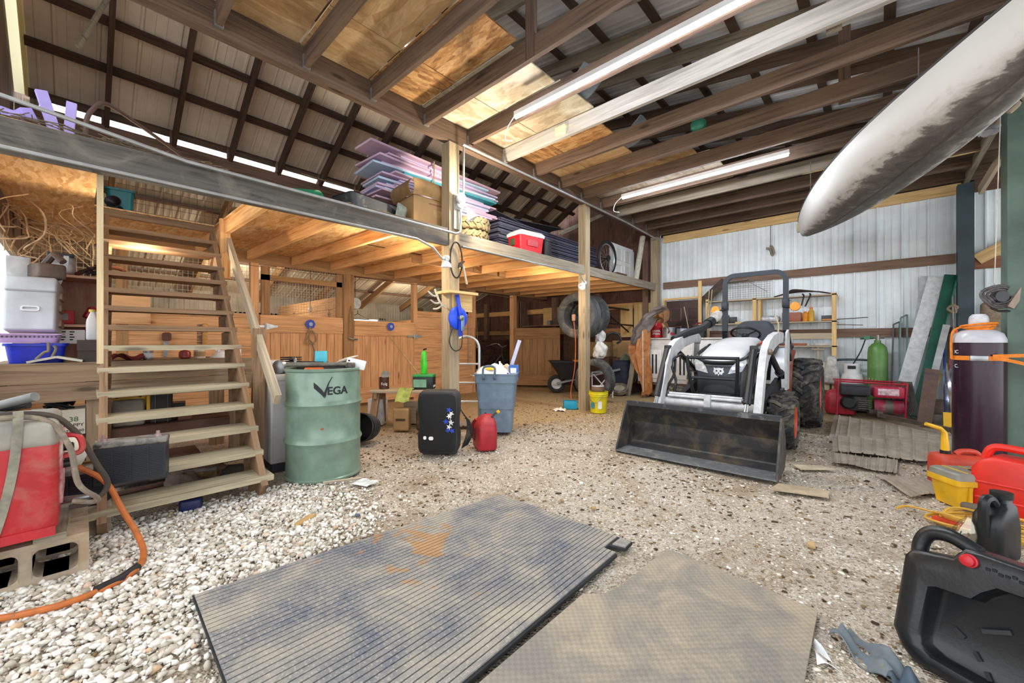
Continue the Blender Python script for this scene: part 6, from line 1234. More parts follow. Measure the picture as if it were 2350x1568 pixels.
# ================= TALL GAS CYLINDER =================
gc=thing('gas_cylinder','tall dark purple gas cylinder with a white top strapped to the green post','gas cylinder',(.665,5.60,-.01),0)
ob('cylinder',MB().lathe([(.15,0),(.168,.02),(.168,1.10)],40,None),dirty('#34202e','#54444c',.6,9,.22,.1,'purple_cylinder',0,.3),gc)
ob('shoulder',MB().lathe([(.1685,1.10),(.167,1.13),(.15,1.18),(.11,1.21),(.075,1.22),(0,1.22)],40),pm('#c9cad2',.3,0,.05,5),gc);ob('cap',MB().lathe([(.064,1.21),(.064,1.31),(.058,1.34),(.04,1.36),(0,1.365)],24),pm('#d5d6de',.3),gc)
text('lettering','IC',.045,WINK,gc,MX.Rotation(math.radians(-60),4,'Z')@T(0,0,1.0,0,0,0),wrap=.1688);text('lettering','C.',.045,WINK,gc,MX.Rotation(math.radians(-60),4,'Z')@T(0,0,.87),wrap=.1688)
OS=pm('#f08a24',.6,0,.1,30,.2,'orange_webbing')
sr=thing('ratchet_strap','orange ratchet strap tying the tall cylinder to the green post','strap',(.665,5.60,0),0)
ob('band',MB().lathe([(.170,.93),(.173,.93),(.173,.97),(.170,.97)],40,None,False),OS,sr)
for k in range(3): ob('loop',MB().tube([V(((.085+.012*k)*math.cos(a),(.085+.012*k)*math.sin(a),1.225+.014*k+.012*math.sin(a+k))) for a in [2*PI*q/24 for q in range(24)]],.011,6,True),OS,sr)
ob('hanging_end',MB().shell(lambda u,v:V((-.105-.075*min(1,u*3)+.01*math.sin(4*u),-.10-.04*u,1.19-.02*v-.36*u)),14,2,.003) if 0 else MB().tube(bez([(-.10,-.02,1.24),(-.16,-.04,1.20),(-.175,-.06,1.1),(-.175,-.07,.94)],6),.009,5),OS,sr)
ob('ratchet',MB().rbox((-.02,-.18,.95),(.11,.03,.05),.008,1),GALV,sr)
ob('tail',MB().shell(lambda u,v:V((.06+.50*u,-.172-.12*u,.955+.03*v+.035*u)),10,1,.003),OS,sr);ob('tail',MB().shell(lambda u,v:V((.06+.42*u,-.176-.20*u,.94+.028*v-.13*u*u-.06*u)),12,1,.003),OS,sr)
# ================= METAL SHEETS AND BAR ON THE FLOOR =================
SM=dirty('#aca091','#8b7c68',.5,4,.75,.1,'dusty_metal_sheet',.15,.25)
def sheet(l,pts,z,lift=0):
    a,b,c,d=[V((p[0],p[1],0)) for p in pts]
    def fn(u,v):
        p=(a*(1-u)+d*u)*(1-v)+(b*(1-u)+c*u)*v
        k=(v*9)%1;rz=.016*max(0,1-abs(k-.5)*9);r2=.004*max(0,1-abs(((v*27)%1)-.5)*6)
        return V((p.x,p.y,z+rz+r2+lift*u*u+.006*math.sin(5*u+9*v)))
    m=MB().shell(fn,8,110,.003);return one('metal_sheet',m,SM,l,'metal sheet')
sheet('large ribbed metal sheet lying on the floor nearest the generator',[(-.50,7.6),(.60,6.75),(.50,5.6),(-.42,5.6)],.012)
sheet('ribbed metal sheet overlapping the large one on the floor',[(-.40,5.75),(.52,6.2),(.44,5.15),(-.34,5.0)],.034,.0);sheet('short ribbed metal sheet at the near edge of the stack',[(-.36,5.02),(.12,5.12),(.10,4.56),(-.33,4.62)],.010,.004)
sheet('weathered flat panel on the gravel beside the gas cans',[(-.02,4.42),(.40,4.7),(.42,4.35),(.16,4.0)],.004)
one('steel_bar',MB().beam((-.38,.44,.03),(.36,-.42,.03),.05,.05).rbox((.30,-.36,.03),(.12,.14,.07),.015,2).rbox((-.36,.42,.04),(.07,.07,.09),.015,2),pm('#6a5c4e',.6,.2,.25,9),'heavy rusty steel bar lying at the far edge of the metal sheets','bar',(.36,7.25,.03));one('flat_card',MB().prism([(-.2,-.08),(.16,-.1),(.2,.06),(-.1,.1)],.006),pm('#b3a287',.9),'flat piece of cardboard on the gravel right of the bucket','cardboard',(-.45,3.62,-.004),20);one('flat_card',MB().prism([(-.16,-.06),(.14,-.05),(.1,.06),(-.14,.08)],.006),pm('#c4b49a',.9),'pale scrap of board beside the front tyre','board scrap',(-.42,4.35,-.004),40)
# ================= MATS =================
MATM=None
def mat_mat(name,base,dust,spots):
    t=NT(name);v=t.map('Object',(1,1,1))
    c=t.mix(t.ramp(t.noise(v,3.2,8,.68,.6),[(.36,(0,0,0,1)),(.66,(1,1,1,1))]),base,dust)
    c=t.mix(t.math('MULTIPLY',t.ramp(t.noise(v,90,3,.7),[(.55,(0,0,0,1)),(.62,(1,1,1,1))]),.35),c,'#d8ccb6')
    if spots:
        gd=t.new('ShaderNodeVectorMath');gd.operation='DISTANCE';t.l.new(v,gd.inputs[0]);gd.inputs[1].default_value=(-.22,.02,.02)
        vo=t.math('SUBTRACT',t.noise(v,5.0,5,.6,1.0),t.math('MULTIPLY',gd.outputs['Value'],.42));c=t.mix(t.ramp(vo,[(.44,(0,0,0,1)),(.52,(.6,.6,.6,1))]),c,spots)
    t.bump(t.noise(v,55,4),.25,.004);return t.out(c,.85,0,.2)
MA=mat_mat('ribbed_rubber','#6b6f79','#aca596','#b98238')
P1=[(-2.16,.33),(-.955,.30),(-.985,1.86),(-1.065,1.87),(-1.06,1.91),(-.98,1.935),(-.985,2.03),(-1.98,2.03)]
rm=thing('rubber_mat','large ribbed grey rubber mat with rusty stains on the gravel','mat',(-1.55,1.2,0))
ob('base',MB().prism([(x+1.55,y-1.2) for x,y in P1],.014,MX.Translation((0,0,.001))),pm('#2a2b2e',.85,0,.2,8),rm)
mb=MB();n=40
def lerp(a,b,t): return a+(b-a)*t
for i in range(n):
    t0=(i+.1)/n;t1=(i+.9)/n;e=.006*math.sin(3.3*i)
    ya=.335-.03*t0;yb=2.025
    if t1>.93: yb=1.865
    xs=[lerp(-2.15,-.965,t0),lerp(-2.15,-.965,t1),lerp(-1.975,-.995,t1),lerp(-1.975,-.995,t0)]
    pts=[(xs[0],ya),(xs[1],ya),(xs[2],yb),(xs[3],yb)]
    mb.prism([(x+1.55,y-1.2) for x,y in pts],.007,MX.Translation((0,0,.0145)))
mb.prism([(x+1.55,y-1.2) for x,y in((-1.05,1.93),(-.985,1.945),(-.99,2.025),(-1.05,2.025))],.007,MX.Translation((0,0,.0145)))
ob('ribs',mb,MA,rm)
P2=[(-.935,.30),(-.16,.28),(-.185,2.02),(-.822,2.09),(-.845,1.62),(-.875,1.52),(-.938,1.47)]
m2=thing('rubber_mat','grey-brown rubber mat with a small diamond tread beside the ribbed mat','mat',(-.55,1.2,0))
def tread_mat():
    t=NT('tread_rubber');v=t.map('Object',(1,1,1))
    c=t.mix(t.ramp(t.noise(v,4,8,.7,.6),[(.4,(0,0,0,1)),(.64,(1,1,1,1))]),'#8d8880','#b3a590')
    c=t.mix(t.ramp(t.noise(v,2.1,5,.6,1),[(.62,(0,0,0,1)),(.72,(.6,.6,.6,1))]),c,'#a88650')
    ck=t.new('ShaderNodeTexChecker');ck.inputs['Scale'].default_value=70;t.l.new(v,ck.inputs[0]);ck.inputs[1].default_value=(1,1,1,1);ck.inputs[2].default_value=(0,0,0,1)
    c=t.mix(t.math('MULTIPLY',ck.outputs[1],.16),c,'#4a463f');t.bump(ck.outputs[1],.5,.004);return t.out(c,.85,0,.2)
ob('sheet',MB().prism([(x+.55,y-1.2) for x,y in P2],.016,MX.Translation((0,0,.001))),tread_mat(),m2)
# ================= NEAR RIGHT CORNER =================
u=V((.87,-.49,0)).normalized();w_=V((.048,.085,.42)).normalized();nn=w_.cross(u).normalized()   # nn points to the viewer's side
if nn.y>0: nn=-nn
MP=MX((u,-nn,w_)).transposed().to_4x4()
dp=thing('drain_pan','large black plastic oil drain pan standing on edge with red caps','drain pan',(.02,1.965,.005))
DPM=dirty('#1d1e21','#4b4942',.66,9,.33,0,'oily_black_plastic',.12,.22)
def Q(x,y,z): return MP@V((x,y,z))
L_,H_=.64,.43
outl=[(.03,.03),(.07,.0),(.57,.0),(.62,.03),(.64,.08),(.64,.36),(.62,.41),(.57,.43),(.19,.43),(.155,.428),(.138,.405),(.128,.385),(.085,.375),(.02,.36),(.005,.335),(.0,.08)]
def sc_(k,y,cx=.32,cz=.2): return [Q(cx+(x-cx)*k,y,cz+(z-cz)*k) for x,z in outl]
inn=[(.085,.07),(.12,.05),(.52,.05),(.55,.065),(.56,.1),(.56,.26),(.54,.30),(.46,.335),(.30,.345),(.24,.34),(.21,.31),(.19,.28),(.15,.275),(.11,.27),(.09,.26),(.08,.1)]
def si(y,k=1.0,cx=.32,cz=.2): return [Q(cx+(x-cx)*k,y,cz+(z-cz)*k) for x,z in inn]
mb=MB();mb.loft([sc_(.94,.13),sc_(1,.11),sc_(1,.02),sc_(.985,.004),sc_(.95,-.004),[(a+b)/2 for a,b in zip(sc_(.95,-.006),si(-.006))],si(-.004,1.03),si(.01),si(.05,.97),si(.055,.94)]);ob('body',mb,DPM,dp,sharp=1.0)
ob('handle',MB().tube(bez([Q(.026,.055,.32),Q(.024,.055,.385),Q(.045,.055,.43),Q(.10,.055,.442),Q(.17,.055,.42)],6),.024,10),DPM,dp,sharp=1.2)
for i,(a,b) in enumerate((((.30,.08),(.315,.22)),((.40,.12),(.36,.20)),((.20,.19),(.26,.225)),((.14,.16),(.165,.145)),((.19,.12),(.205,.10)),((.22,.08),(.23,.06)))):
    ob('rib',MB().beam(Q(a[0],.05,a[1]),Q(b[0],.05,b[1]),.012,.012,tuple(nn)),DPM,dp)
ob('drain_hole',MB().lathe([(.028,0),(.03,.004),(.022,.004),(0,.001)],20,MX.Translation(Q(.33,.052,.275))@MP@MX.Rotation(PI/2,4,'X')),INK,dp)
for x,z,r,h in((.175,.395,.017,.022),(.46,.40,.03,.04)):
    c_=ob('red_cap',MB().lathe([(r*1.2,0),(r*1.2,h*.3),(r,h*.35),(r,h),(r*.8,h*1.1),(0,h*1.1)],20,MX.Translation(Q(x,-.006,z))@MP@MX.Rotation(PI/2,4,'X')),pm('#c41f2c',.35),dp)
for k in range(9): ob('raised_mark',MB().box(Q(.215+.014*k,-.007,.39+.004*math.sin(k*2)),(.008,.008,.008)),DPM,dp)
rg1=thing('rag','grey-blue crumpled work glove on the chips below the drain pan','glove',(-.03,1.86,-.01),-35)
ob('palm',MB().shell(lambda u,v:V((.20*(u-.5),.10*(v-.5)*(1+.4*u),.03+.022*math.sin(8*u+3*v)+.012*math.sin(13*v+5*u))),18,12,.004),dirty('#6f7880','#8f8a5e',.58,12,.8,0,'dirty_cloth'),rg1,sharp=1)
ob('cuff',MB().shell(lambda u,v:V((.09+.16*u,.12*(v-.5)-.06*u,.03+.02*math.sin(10*v+6*u)+.01*math.sin(17*u))),14,12,.004),pm('#4d5c6b',.8,0,.25,14),rg1,sharp=1)
one('paper_scrap',MB().shell(lambda u,v:V((.035*(v-.5)*(1.2-u)*1.6,.12*(u-.5),.012+.012*math.sin(5*u+4*v))),10,6,.0015),pm('#e8eaee',.6),'white torn paper scrap on the chips beside the mat corner','paper',atz(1885,1502)+V((0,0,-.012)),25)
rc=thing('gas_can','old faded red plastic gas can with a yellow spout behind the yellow box','gas can',(.44,4.55,-.01),25)
mb=MB();mb.loft([[V((x*a,y*b,z)) for x,y in rrect(.3,.22,.05,4)] for a,b,z in((.95,.95,0),(1,1,.02),(1,1,.2),(.93,.92,.235),(.7,.6,.25))]);ob('tank',mb,dirty('#c4452f','#a88068',.6,6,.5,0,'faded_red'),rc,sharp=1)
ob('handle',MB().tube(bez([(-.02,0,.25),(.02,0,.275),(.10,0,.27),(.13,0,.22)],5),.02,8),pm('#c4452f',.5),rc);ob('spout_collar',MB().lathe([(.03,.24),(.03,.275),(0,.275)],14,T(-.08,0,0)),BLK,rc);ob('spout',MB().tube(bez([(-.08,0,.27),(-.08,0,.36),(-.10,0,.42),(-.16,0,.46)],6),[.026]*6+[.02]*13,10) if 0 else MB().tube([(-.08,0,.27),(-.085,0,.41),(-.11,0,.44),(-.20,.0,.47)],[.026,.018,.016,.014],10),YEL,rc)
yb=thing('tool_box','yellow plastic tool box with a grey lid between the two red gas cans','tool box',(.44,4.1,-.01),35)
mb=MB();mb.loft([rr(.26,.18,0,.02),rr(.30,.21,.15,.02),rr(.33,.24,.155,.02),rr(.33,.24,.19,.02)]);ob('body',mb,YEL,yb,sharp=.5);ob('lid',MB().loft([rr(.32,.23,.19,.02),rr(.31,.22,.225,.02),rr(.29,.2,.235,.02)]),pm('#8b8a80',.5,0,.12,9),yb,sharp=.5)
for x in(-.08,.02,.1): ob('lid_groove',MB().box((x,0,.237),(.008,.18,.004)),pm('#d8b030',.5),yb)
ob('label_spot',MB().box((.03,-.02,.237),(.05,.06,.005)),INK,yb);ob('rib',MB().box((-.08,-.105,.08),(.02,.012,.14)),YEL,yb)
br2=thing('gas_can','big bright red plastic gas can at the right edge of the photo','gas can',(.66,4.02,-.01),-20)
def rco(k=1): return [((x-.2)*k+.2,(z-.16)*k+.16) for x,z in((0,.02),(.02,0),(.42,0),(.44,.02),(.44,.30),(.40,.345),(.32,.36),(.10,.37),(.04,.34),(.0,.28))]
BRD=pm('#dd2f22',.4,0,.1,5,0,'bright_red_plastic');mb=MB();mb.loft([[V((x-.2,y,z)) for x,z in rco(k)] for k,y in((.92,-.11),(.98,-.10),(1,-.08),(1,.08),(.92,.11))]);ob('tank',mb,BRD,br2,sharp=.9)
ob('handle',MB().tube(bez([(-.16,0,.33),(-.12,0,.415),(.0,0,.42),(.14,0,.40),(.2,0,.34)],6),.024,8),BRD,br2);ob('wire_clip',MB().tube([(.12,-.115,.25),(.06,-.125,.25),(.06,-.125,.38),(.06,-.06,.40)],.006,6),INK,br2)
for z in(.1,.2): ob('rib',MB().tube([(-.18,-.108,z),(.2,-.108,z)],.008,6),BRD,br2)
oj=thing('oil_jug','black plastic oil jug standing among yellow cord behind the drain pan','jug',(.44,3.22,-.01),60)
mb=MB();mb.loft([[V((x*a+c,y*b,z)) for x,y in rrect(.2,.12,.035,4)] for a,b,c,z in((.95,.95,0,0),(1,1,0,.015),(1,1,0,.16),(.9,.95,.0,.21),(.55,.8,.03,.26),(.36,.5,.05,.275),(.34,.48,.05,.30))]);ob("body",mb,BLK,oj,sharp=1);ob('cap',MB().lathe([(.042,.295),(.042,.325),(0,.328)],18,T(.05,0,0)),BLK,oj);ob('handle',MB().tube(bez([(.0,0,.25),(-.05,0,.30),(-.10,0,.29),(-.105,0,.2),(-.095,0,.12)],6),.022,8),BLK,oj)
one('clear_bottle',MB().loft([[V((x*a,y*a,z)) for x,y in rrect(.09,.07,.02,3)] for a,z in((.9,0),(1,.01),(.95,.12),(.6,.17),(.3,.19),(.3,.21))]),glass('#d8d4c4',.3,'cloudy_bottle'),'clear dented bottle leaning on the black oil jug','bottle',(.30,3.12,-.01),20,None,0,12)
one('angle_iron',MB().beam((0,0,.0),(.35,-.25,.06),.05,.008).beam((0,0,.0),(.35,-.25,.06),.008,.05),RUST,'rusty angle iron lying beside the oil jug','angle iron',(.50,2.95,.06),-8);one('iron_block',MB().b2((-.05,-.05,0),(.2,.05,.055)),W_DARK,'dark wood offcut under the angle iron','block',(.55,2.9,-.01),-40)
mb=MB()
for i in range(8):
    q=random.Random(i);a0,b0,x0,y0=.2+.07*q.random(),.10+.05*q.random(),.06*(q.random()-.5),.06*(q.random()-.5);ph=q.random()*6
    mb.tube([V((x0+a0*math.cos(a),y0+b0*math.sin(a),.014+.011*i*(.6+.4*math.sin(2*a+ph)))) for a in [2*PI*k/26 for k in range(26)]],.0075,6,True)
mb.tube(bez([(-.2,.05,.03),(-.36,.12,.02),(-.42,.05,.012)],6),.0075,6)
one('extension_lead',mb,pm('#d9a83e',.5,0,.12,9),'yellow extension cord coiled on the ground behind the oil jug','cord',(.50,3.62,-.015));one('orange_tool',MB().beam((-.1,.06,.03),(.12,-.06,.03),.04,.02),pm('#d9482a',.45),'orange plastic handle under the yellow cord','handle tool',(.34,3.5,-.01));one('stones',MB().rbox((0,0,.02),(.1,.07,.05),.022,3),pm('#6b5f52',.8),'grey-brown cloth scrap on the yellow cord','scrap',(.42,3.75,.05))
for i,(px,py,c,s) in enumerate(((1334,1108,'#eef0f4',.03),(820,1182,'#5b6578',.03),(1362,1166,'#b4936a',.035),(1862,1252,'#c9a878',.05),(700,1195,'#c5a06a',.05),(1290,1148,'#a88d68',.03))):
    p=atz(px,py);one(('paper_wad','blue_pebble','dry_leaf','dry_leaf','wood_splinter','dry_leaf')[i],MB().rbox((0,0,s*.3),(s*(1 if i!=4 else 3),s*.8,s*.55),s*.25,2),pm(c,.8),('white paper wad on the gravel in front of the ribbed mat','blue-grey pebble on the chips behind the white gravel','small brown leaf behind the ribbed mat','curled tan leaf on the chips right of the mats','orange splinter of wood on the white gravel','little brown leaf near the tab of the ribbed mat')[i],'litter',(p.x,p.y,-.012),30*i)
# ================= POST 2: BUCKET, TYRES, WHEELBARROW =================
yk=thing('pail','yellow plastic pail with a slice of log on it beside the square post','pail',(-3.27,5.56,-.015));mb=MB();mb.lathe([(.12,0),(.142,.25),(.15,.255),(.15,.275),(.145,.28),(.152,.285),(.152,.30),(.147,.305),(.15,.33),(.14,.33),(.115,.01),(0,.01)],28);ob('body',mb,pm('#e3d61f',.4,0,.1,6),yk);ob('bail',MB().tube(bez([(-.1,-.12,.28),(-.04,-.16,.2),(.06,-.16,.17),(.13,-.09,.28)],6),.004,5),STEEL,yk)
ob('label_spot',MB().lathe([(.1345,.10),(.1385,.2)],12,None,False) if 0 else MB().prism(rrect(.07,.09,.02),.003,T(-.02,-.134,.12,88)),pm('#4a8fa0',.5),yk);ob('label_spot',MB().prism(rrect(.06,.12,.02),.003,T(.09,-.108,.13,88,0,40)),WPLA,yk)
one('log_slice',MB().lathe([(.10,0),(.105,.02),(.10,.07),(.0,.072)],14),wood('#4a392c','#7a6350','bark_log',12),'short log slice lying on the yellow pail','log',(-3.28,5.56,.316))
one('plate',MB().lathe([(.09,0),(.1,.008),(.0,.014)],18),pm('#dfe2e2',.3),'white plate on the log slice','plate',(-3.28,5.56,.389))
carton('blue_box','turquoise blue plastic box on the straw beside the square post','box',(-3.80,5.55,-.015),40,.22,.18,.13,pm('#1f9fc6',.4,0,.12,6));one('white_scrap',MB().shell(rag(0,(.2,.14,.03),2,.015),8,8,.003),pm('#e2ddd2',.7),'crumpled white scrap on the straw in front of the blue box','scrap',(-3.80,5.25,0),30)
TY2=dirty('#4b4d50','#8c877c',.47,5,.85,0,'weathered_tyre',.2,.25,.25)
for i,(y,m,l) in enumerate(((6.45,dirty('#5f6265','#a59a84',.52,4,.85,0,'pale_worn_tyre',.2,.25,.25),'big worn grey tyre hung on the wall rack, nearer of the two'),(6.78,TY2,'big dark tyre hung on the wall rack behind the worn grey tyre'))):
    t_=thing('tire',l,'tire',(-4.22,y,1.595),90);mb=MB();tyre_mb(mb,.43,.28,.27,None,0,.01,48,True);ob('tread',mb,m,t_,sharp=.7)
rk=thing('tire_rack','black pipe rack on the back wall holding two tyres','rack',(-4.22,7.4,0))
ob('pipe',MB().tube([(0,-1.15,1.82),(0,1.15,1.82)],.022,8),BLK,rk);ob('pipe',MB().tube([(-.05,-.8,1.50),(.1,1.15,1.46)],.018,8),BLK,rk);ob('brace',MB().tube([(0,-.2,1.82),(0,1.15,1.3)],.018,8),BLK,rk)
gt=thing('tire','large ribbed grey tyre standing on the straw behind the yellow pail','tire',(-3.93,6.55,.385),88);mb=MB();tyre_mb(mb,.395,.22,.265,None,0,.010,48,True);ob('tread',mb,TY2,gt,sharp=.7)
cvv=thing('lawn_chair','white tubular folded chair behind the standing tyre','chair',(-4.0,6.95,0),40)
for p in([(-.2,0,0),(-.2,0,.5),(.2,0,.5),(.2,0,0)],[(-.18,.05,.05),(.16,.1,.45)],[(.18,.05,.05),(-.16,.1,.45)]): ob('tube',MB().tube(p,.012,7),WPLA,cvv)
one('white_sack',blob(MB(),(.27,.2,.32),2,.18,.07),pm('#e2e1de',.5,0,.15,10,.3),'white plastic sack on the standing tyre','sack',(-3.93,6.75,.76),40);one('white_sack',blob(MB(),(.18,.15,.28),9,.22,.08),pm('#d8dadb',.4,0,.15,12,.3),'smaller white sack on the larger sack below the hung tyres','sack',(-3.97,6.8,1.065),30);one('black_hose',MB().tube(bez([(0,0,0),(.1,.0,.14),(.25,.05,.12),(.3,.06,.0),(.22,.05,-.06)],6),.02,7),BLK,'black hose loop beside the white sacks','hose',(-3.95,6.95,1.12),20)
wbw=thing('wheelbarrow','black wheelbarrow with a grey hubbed wheel parked in front of the open stall door','wheelbarrow',(-5.20,6.99,0),42)
mb=MB();mb.loft([[V((x,y,z)) for x,y in rrect(a,b,.06,4)] if 0 else [V((c+x,y,z)) for x,y in rrect(a,b,.06,4)] for a,b,c,z in((.42,.38,.36,.30),(.9,.62,.36,.66),(.95,.67,.36,.665),(.95,.67,.36,.68),(.88,.6,.36,.67),(.42,.36,.36,.32))]);ob('tray',mb,pm('#23262b',.45,0,.15,6),wbw,sharp=.6)
w2=ob('tire',tyre_mb(MB(),.19,.09,.11,T(.05,0,.185,0,0,90),0,.0,28),BLKR,wbw);mb=MB();wheel_rim(mb,.112,.07,T(.05,0,.185,0,0,-90));ob('hub',mb,pm('#c9ccd0',.4),wbw)
for s in(-1,1):
    ob('handle',MB().beam((.05,s*.08,.2),(1.35,s*.3,.52),.035,.04),pm('#8d9094',.5,.3),wbw);ob('leg',MB().tube([(.38,s*.15,.30),(.52,s*.2,.0),(.6,s*.22,.0),(.7,s*.24,.34)],.014,7),BLK,wbw)
one('tool_tray',MB().b2((-.2,-.12,0),(.2,.12,.06)),pm('#e8862a',.45),'orange tool tray resting in the wheelbarrow','tray',(-4.75,7.40,.64),42);one('dark_mesh',MB().rbox((0,0,.06),(.46,.36,.12),.05,3),pm('#2e3034',.8,0,.3,30,.5),'dark wire bundle heaped in the wheelbarrow','wire bundle',(-5.05,7.15,.56),42);one('red_pliers',MB().tube(bez([(0,0,0),(.08,.02,.03),(.16,-.01,.01)],5),.016,6),RED,'red pliers on the orange tool tray','pliers',(-4.75,7.40,.72),42)
oc=thing('extension_lead','thin orange cord hanging from the worn tyre to the straw','cord',(-4.05,6.18,0));ob('cord',MB().tube(bez([(-.1,.0,1.5),(-.06,-.0,1.1),(-.08,0,.6),(-.16,0,.2),(-.12,-.05,.01)],7),.008,6),pm('#d8763a',.5),oc);ob('plug',MB().rbox((-.1,-.0,1.54),(.06,.05,.12),.012,2),pm('#d9a58a',.6),oc)
def bike(name,lab,loc,rz,m,ry=0):
    b=thing(name,lab,'bicycle',loc,rz,None,ry)
    for x in(-.5,.52):
        w=ob('wheel',MB().tube([V((x+.32*math.cos(a),0,.33+.32*math.sin(a))) for a in [2*PI*k/28 for k in range(28)]],.02,7,True),BLKR,b)
        sp=MB()
        for k in range(10): sp.tube([(x,0,.33),(x+.31*math.cos(PI*k/5),0,.33+.31*math.sin(PI*k/5))],.002,4)
        ob('spokes',sp,GALV,w)
    for p in([(-.5,0,.33),(-.08,0,.30),(.34,0,.78),(-.2,0,.75),(-.08,0,.30)],[(-.5,0,.33),(-.2,0,.75)],[(.52,0,.33),(.38,0,.72),(.34,0,.95)],[(-.2,0,.75),(-.23,0,.88)]): ob('frame_tube',MB().tube(p,.016,7),m,b)
    ob('saddle',MB().rbox((-.25,0,.90),(.26,.13,.05),.022,2),BLK,b);ob('handlebar',MB().tube(bez([(.2,-.28,1.0),(.34,-.2,1.03),(.35,0,.97),(.34,.2,1.03),(.2,.28,1.0)],5),.012,7),pm('#8d8f92',.3,.7),b);ob('crank',MB().lathe([(.09,-.01),(.09,.01)],18,T(-.08,.02,.30,90)),STEEL,b)
    return b
bike('bicycle','dark bicycle with a silver handlebar in the dark doorway',(-7.0,6.72,0),75,pm('#4a4d52',.4,.3),6);bike('bicycle','black bicycle leaning behind the first one in the dark doorway',(-7.75,7.25,0),60,pm('#23262b',.4,.2),-6)
carton('dark_bin','large dark blue bin at the back of the dark doorway','bin',(-8.3,6.9,0),0,.8,.7,.95,pm('#1d2230',.6))
cbk=thing('back_shelf','dark shelf board on the dark wall holding jars','shelf',(-6.6,8.52,1.5));ob('board',MB().b2((-.7,-.22,0),(.7,.02,.03)),W_BROWN,cbk);ob('side',MB().b2((-.72,-.25,-.5),(-.69,.02,.7)),W_BROWN,cbk);ob('back',MB().b2((-.1,0,.03),(.7,.02,.5)),W_FRESH,cbk)
for i in range(3): carton('jar','%s jar on the dark wall shelf'%('small grey','tall brown','squat dark')[i],'jar',(-6.4+.25*i,8.4,1.531),0,.1,.1,.12+.05*(i==1),pm(('#8d8f92','#5d4636','#2d2b2b')[i],.5))
# stall hardware
for (y,l,r) in((2.45,'blue pulley hook with a rope halter on the first stall door',1),(3.84,'bare blue pulley hook on the second stall door',0)):
    k=thing('pulley_hook',l,'hook',(XS+.105,y,1.37));ob('disc',MB().lathe([(.075,-.02),(.05,-.01),(.05,.02),(.075,.03)],8,T(0,0,0,0,90)),pm('#2a4cc0',.45),k);ob('plate',MB().lathe([(0,.0),(.03,.0),(.03,.05),(0,.05)],8,T(0,0,0,0,90)),pm('#9fb0d0',.4,.4),k)
    if r:
        ob('halter',MB().tube(bez([(.03,0,-.04),(.04,-.06,-.2),(.04,-.07,-.28),(.04,.02,-.3),(.04,.08,-.24),(.04,.02,-.1),(.05,-.03,-.22),(.05,.05,-.32)],6),.012,6),ROPE,k);ob('lead_rope',MB().tube(bez([(.04,.02,-.3),(.05,.05,-.45),(.04,.03,-.65),(.04,-.0,-.95)],5),.012,6),pm('#8a7a70',.8),k)
lr=thing('lead_rope','pale rope loop hanging on the thick stall post','rope',(XS+.10,3.12,1.68));ob('rope',MB().tube(bez([(0,0,0),(.02,-.03,-.2),(.02,-.03,-.5),(.02,.0,-.55),(.02,.03,-.5),(.02,.03,-.2),(0,0,.02)],5),.009,6),ROPE,lr);ob('clip',MB().lathe([(.02,0),(.03,.015),(.02,.03)],10,T(.03,.07,-.56)).tube([(.02,-.06,-.52),(.02,.07,-.55)],.01,6),pm('#8da0a0',.4,.5),lr)
hs2=thing('hanging_scale','round grey spring scale hanging in the stall opening','scale',(-6.9,3.35,1.78));ob('dial',MB().lathe([(0,-.03),(.1,-.03),(.105,0),(.1,.03),(0,.03)],24,T(0,0,0,0,90)),pm('#9aa0a3',.4,.4),hs2);ob('chain',MB().tube([(0,0,.1),(0,0,.5)],.006,5),INK,hs2)
hg=thing('clothes_hanger','black wire hanger under the spring scale','hanger',(-6.9,3.4,1.5));ob('wire',MB().tube([(0,0,.16),(0,0,.1),(0,-.2,0),(0,.22,0),(0,0,.1)],.006,5),INK,hg)
one('tie_rope',MB().tube(bez([(0,0,.5),(.02,.01,.1),(.02,.03,-.3),(.02,-.02,-.28),(.02,-.05,.1)],5),.007,5),ROPE,'thin rope hanging on the stall post at the dark doorway','rope',(XS+.06,5.98,1.3));one('water_pipe',MB().tube([(0,0,0),(0,0,1.5)],.012,6),pm('#b5a892',.5),'thin pale pipe up the board wall by the dark doorway','pipe',(XS+.09,5.75,.6));one('twine',MB().tube(bez([(0,-4.6,0),(.0,-2.5,-.03),(0,-.6,.01),(0,1.6,-.03)],8),.006,5),ROPE,'old twine strung along the stall beam','twine',(XS+.05,5.6,2.20))
one('light_bulb',MB().lathe([(0,-.09),(.03,-.07),(.035,-.04),(.018,0),(.018,.03),(0,.03)],14),WPLA,'clear bulb hanging in the first stall','bulb',(-7.6,2.85,1.72));one('bulb_flex',MB().tube([(0,0,0),(0,0,.9)],.005,5),INK,'cord of the stall bulb','cord',(-7.6,2.85,1.75));lampholder('black lamp holder between the orange joists',-4.9,3.9,2.19,BLK,0)
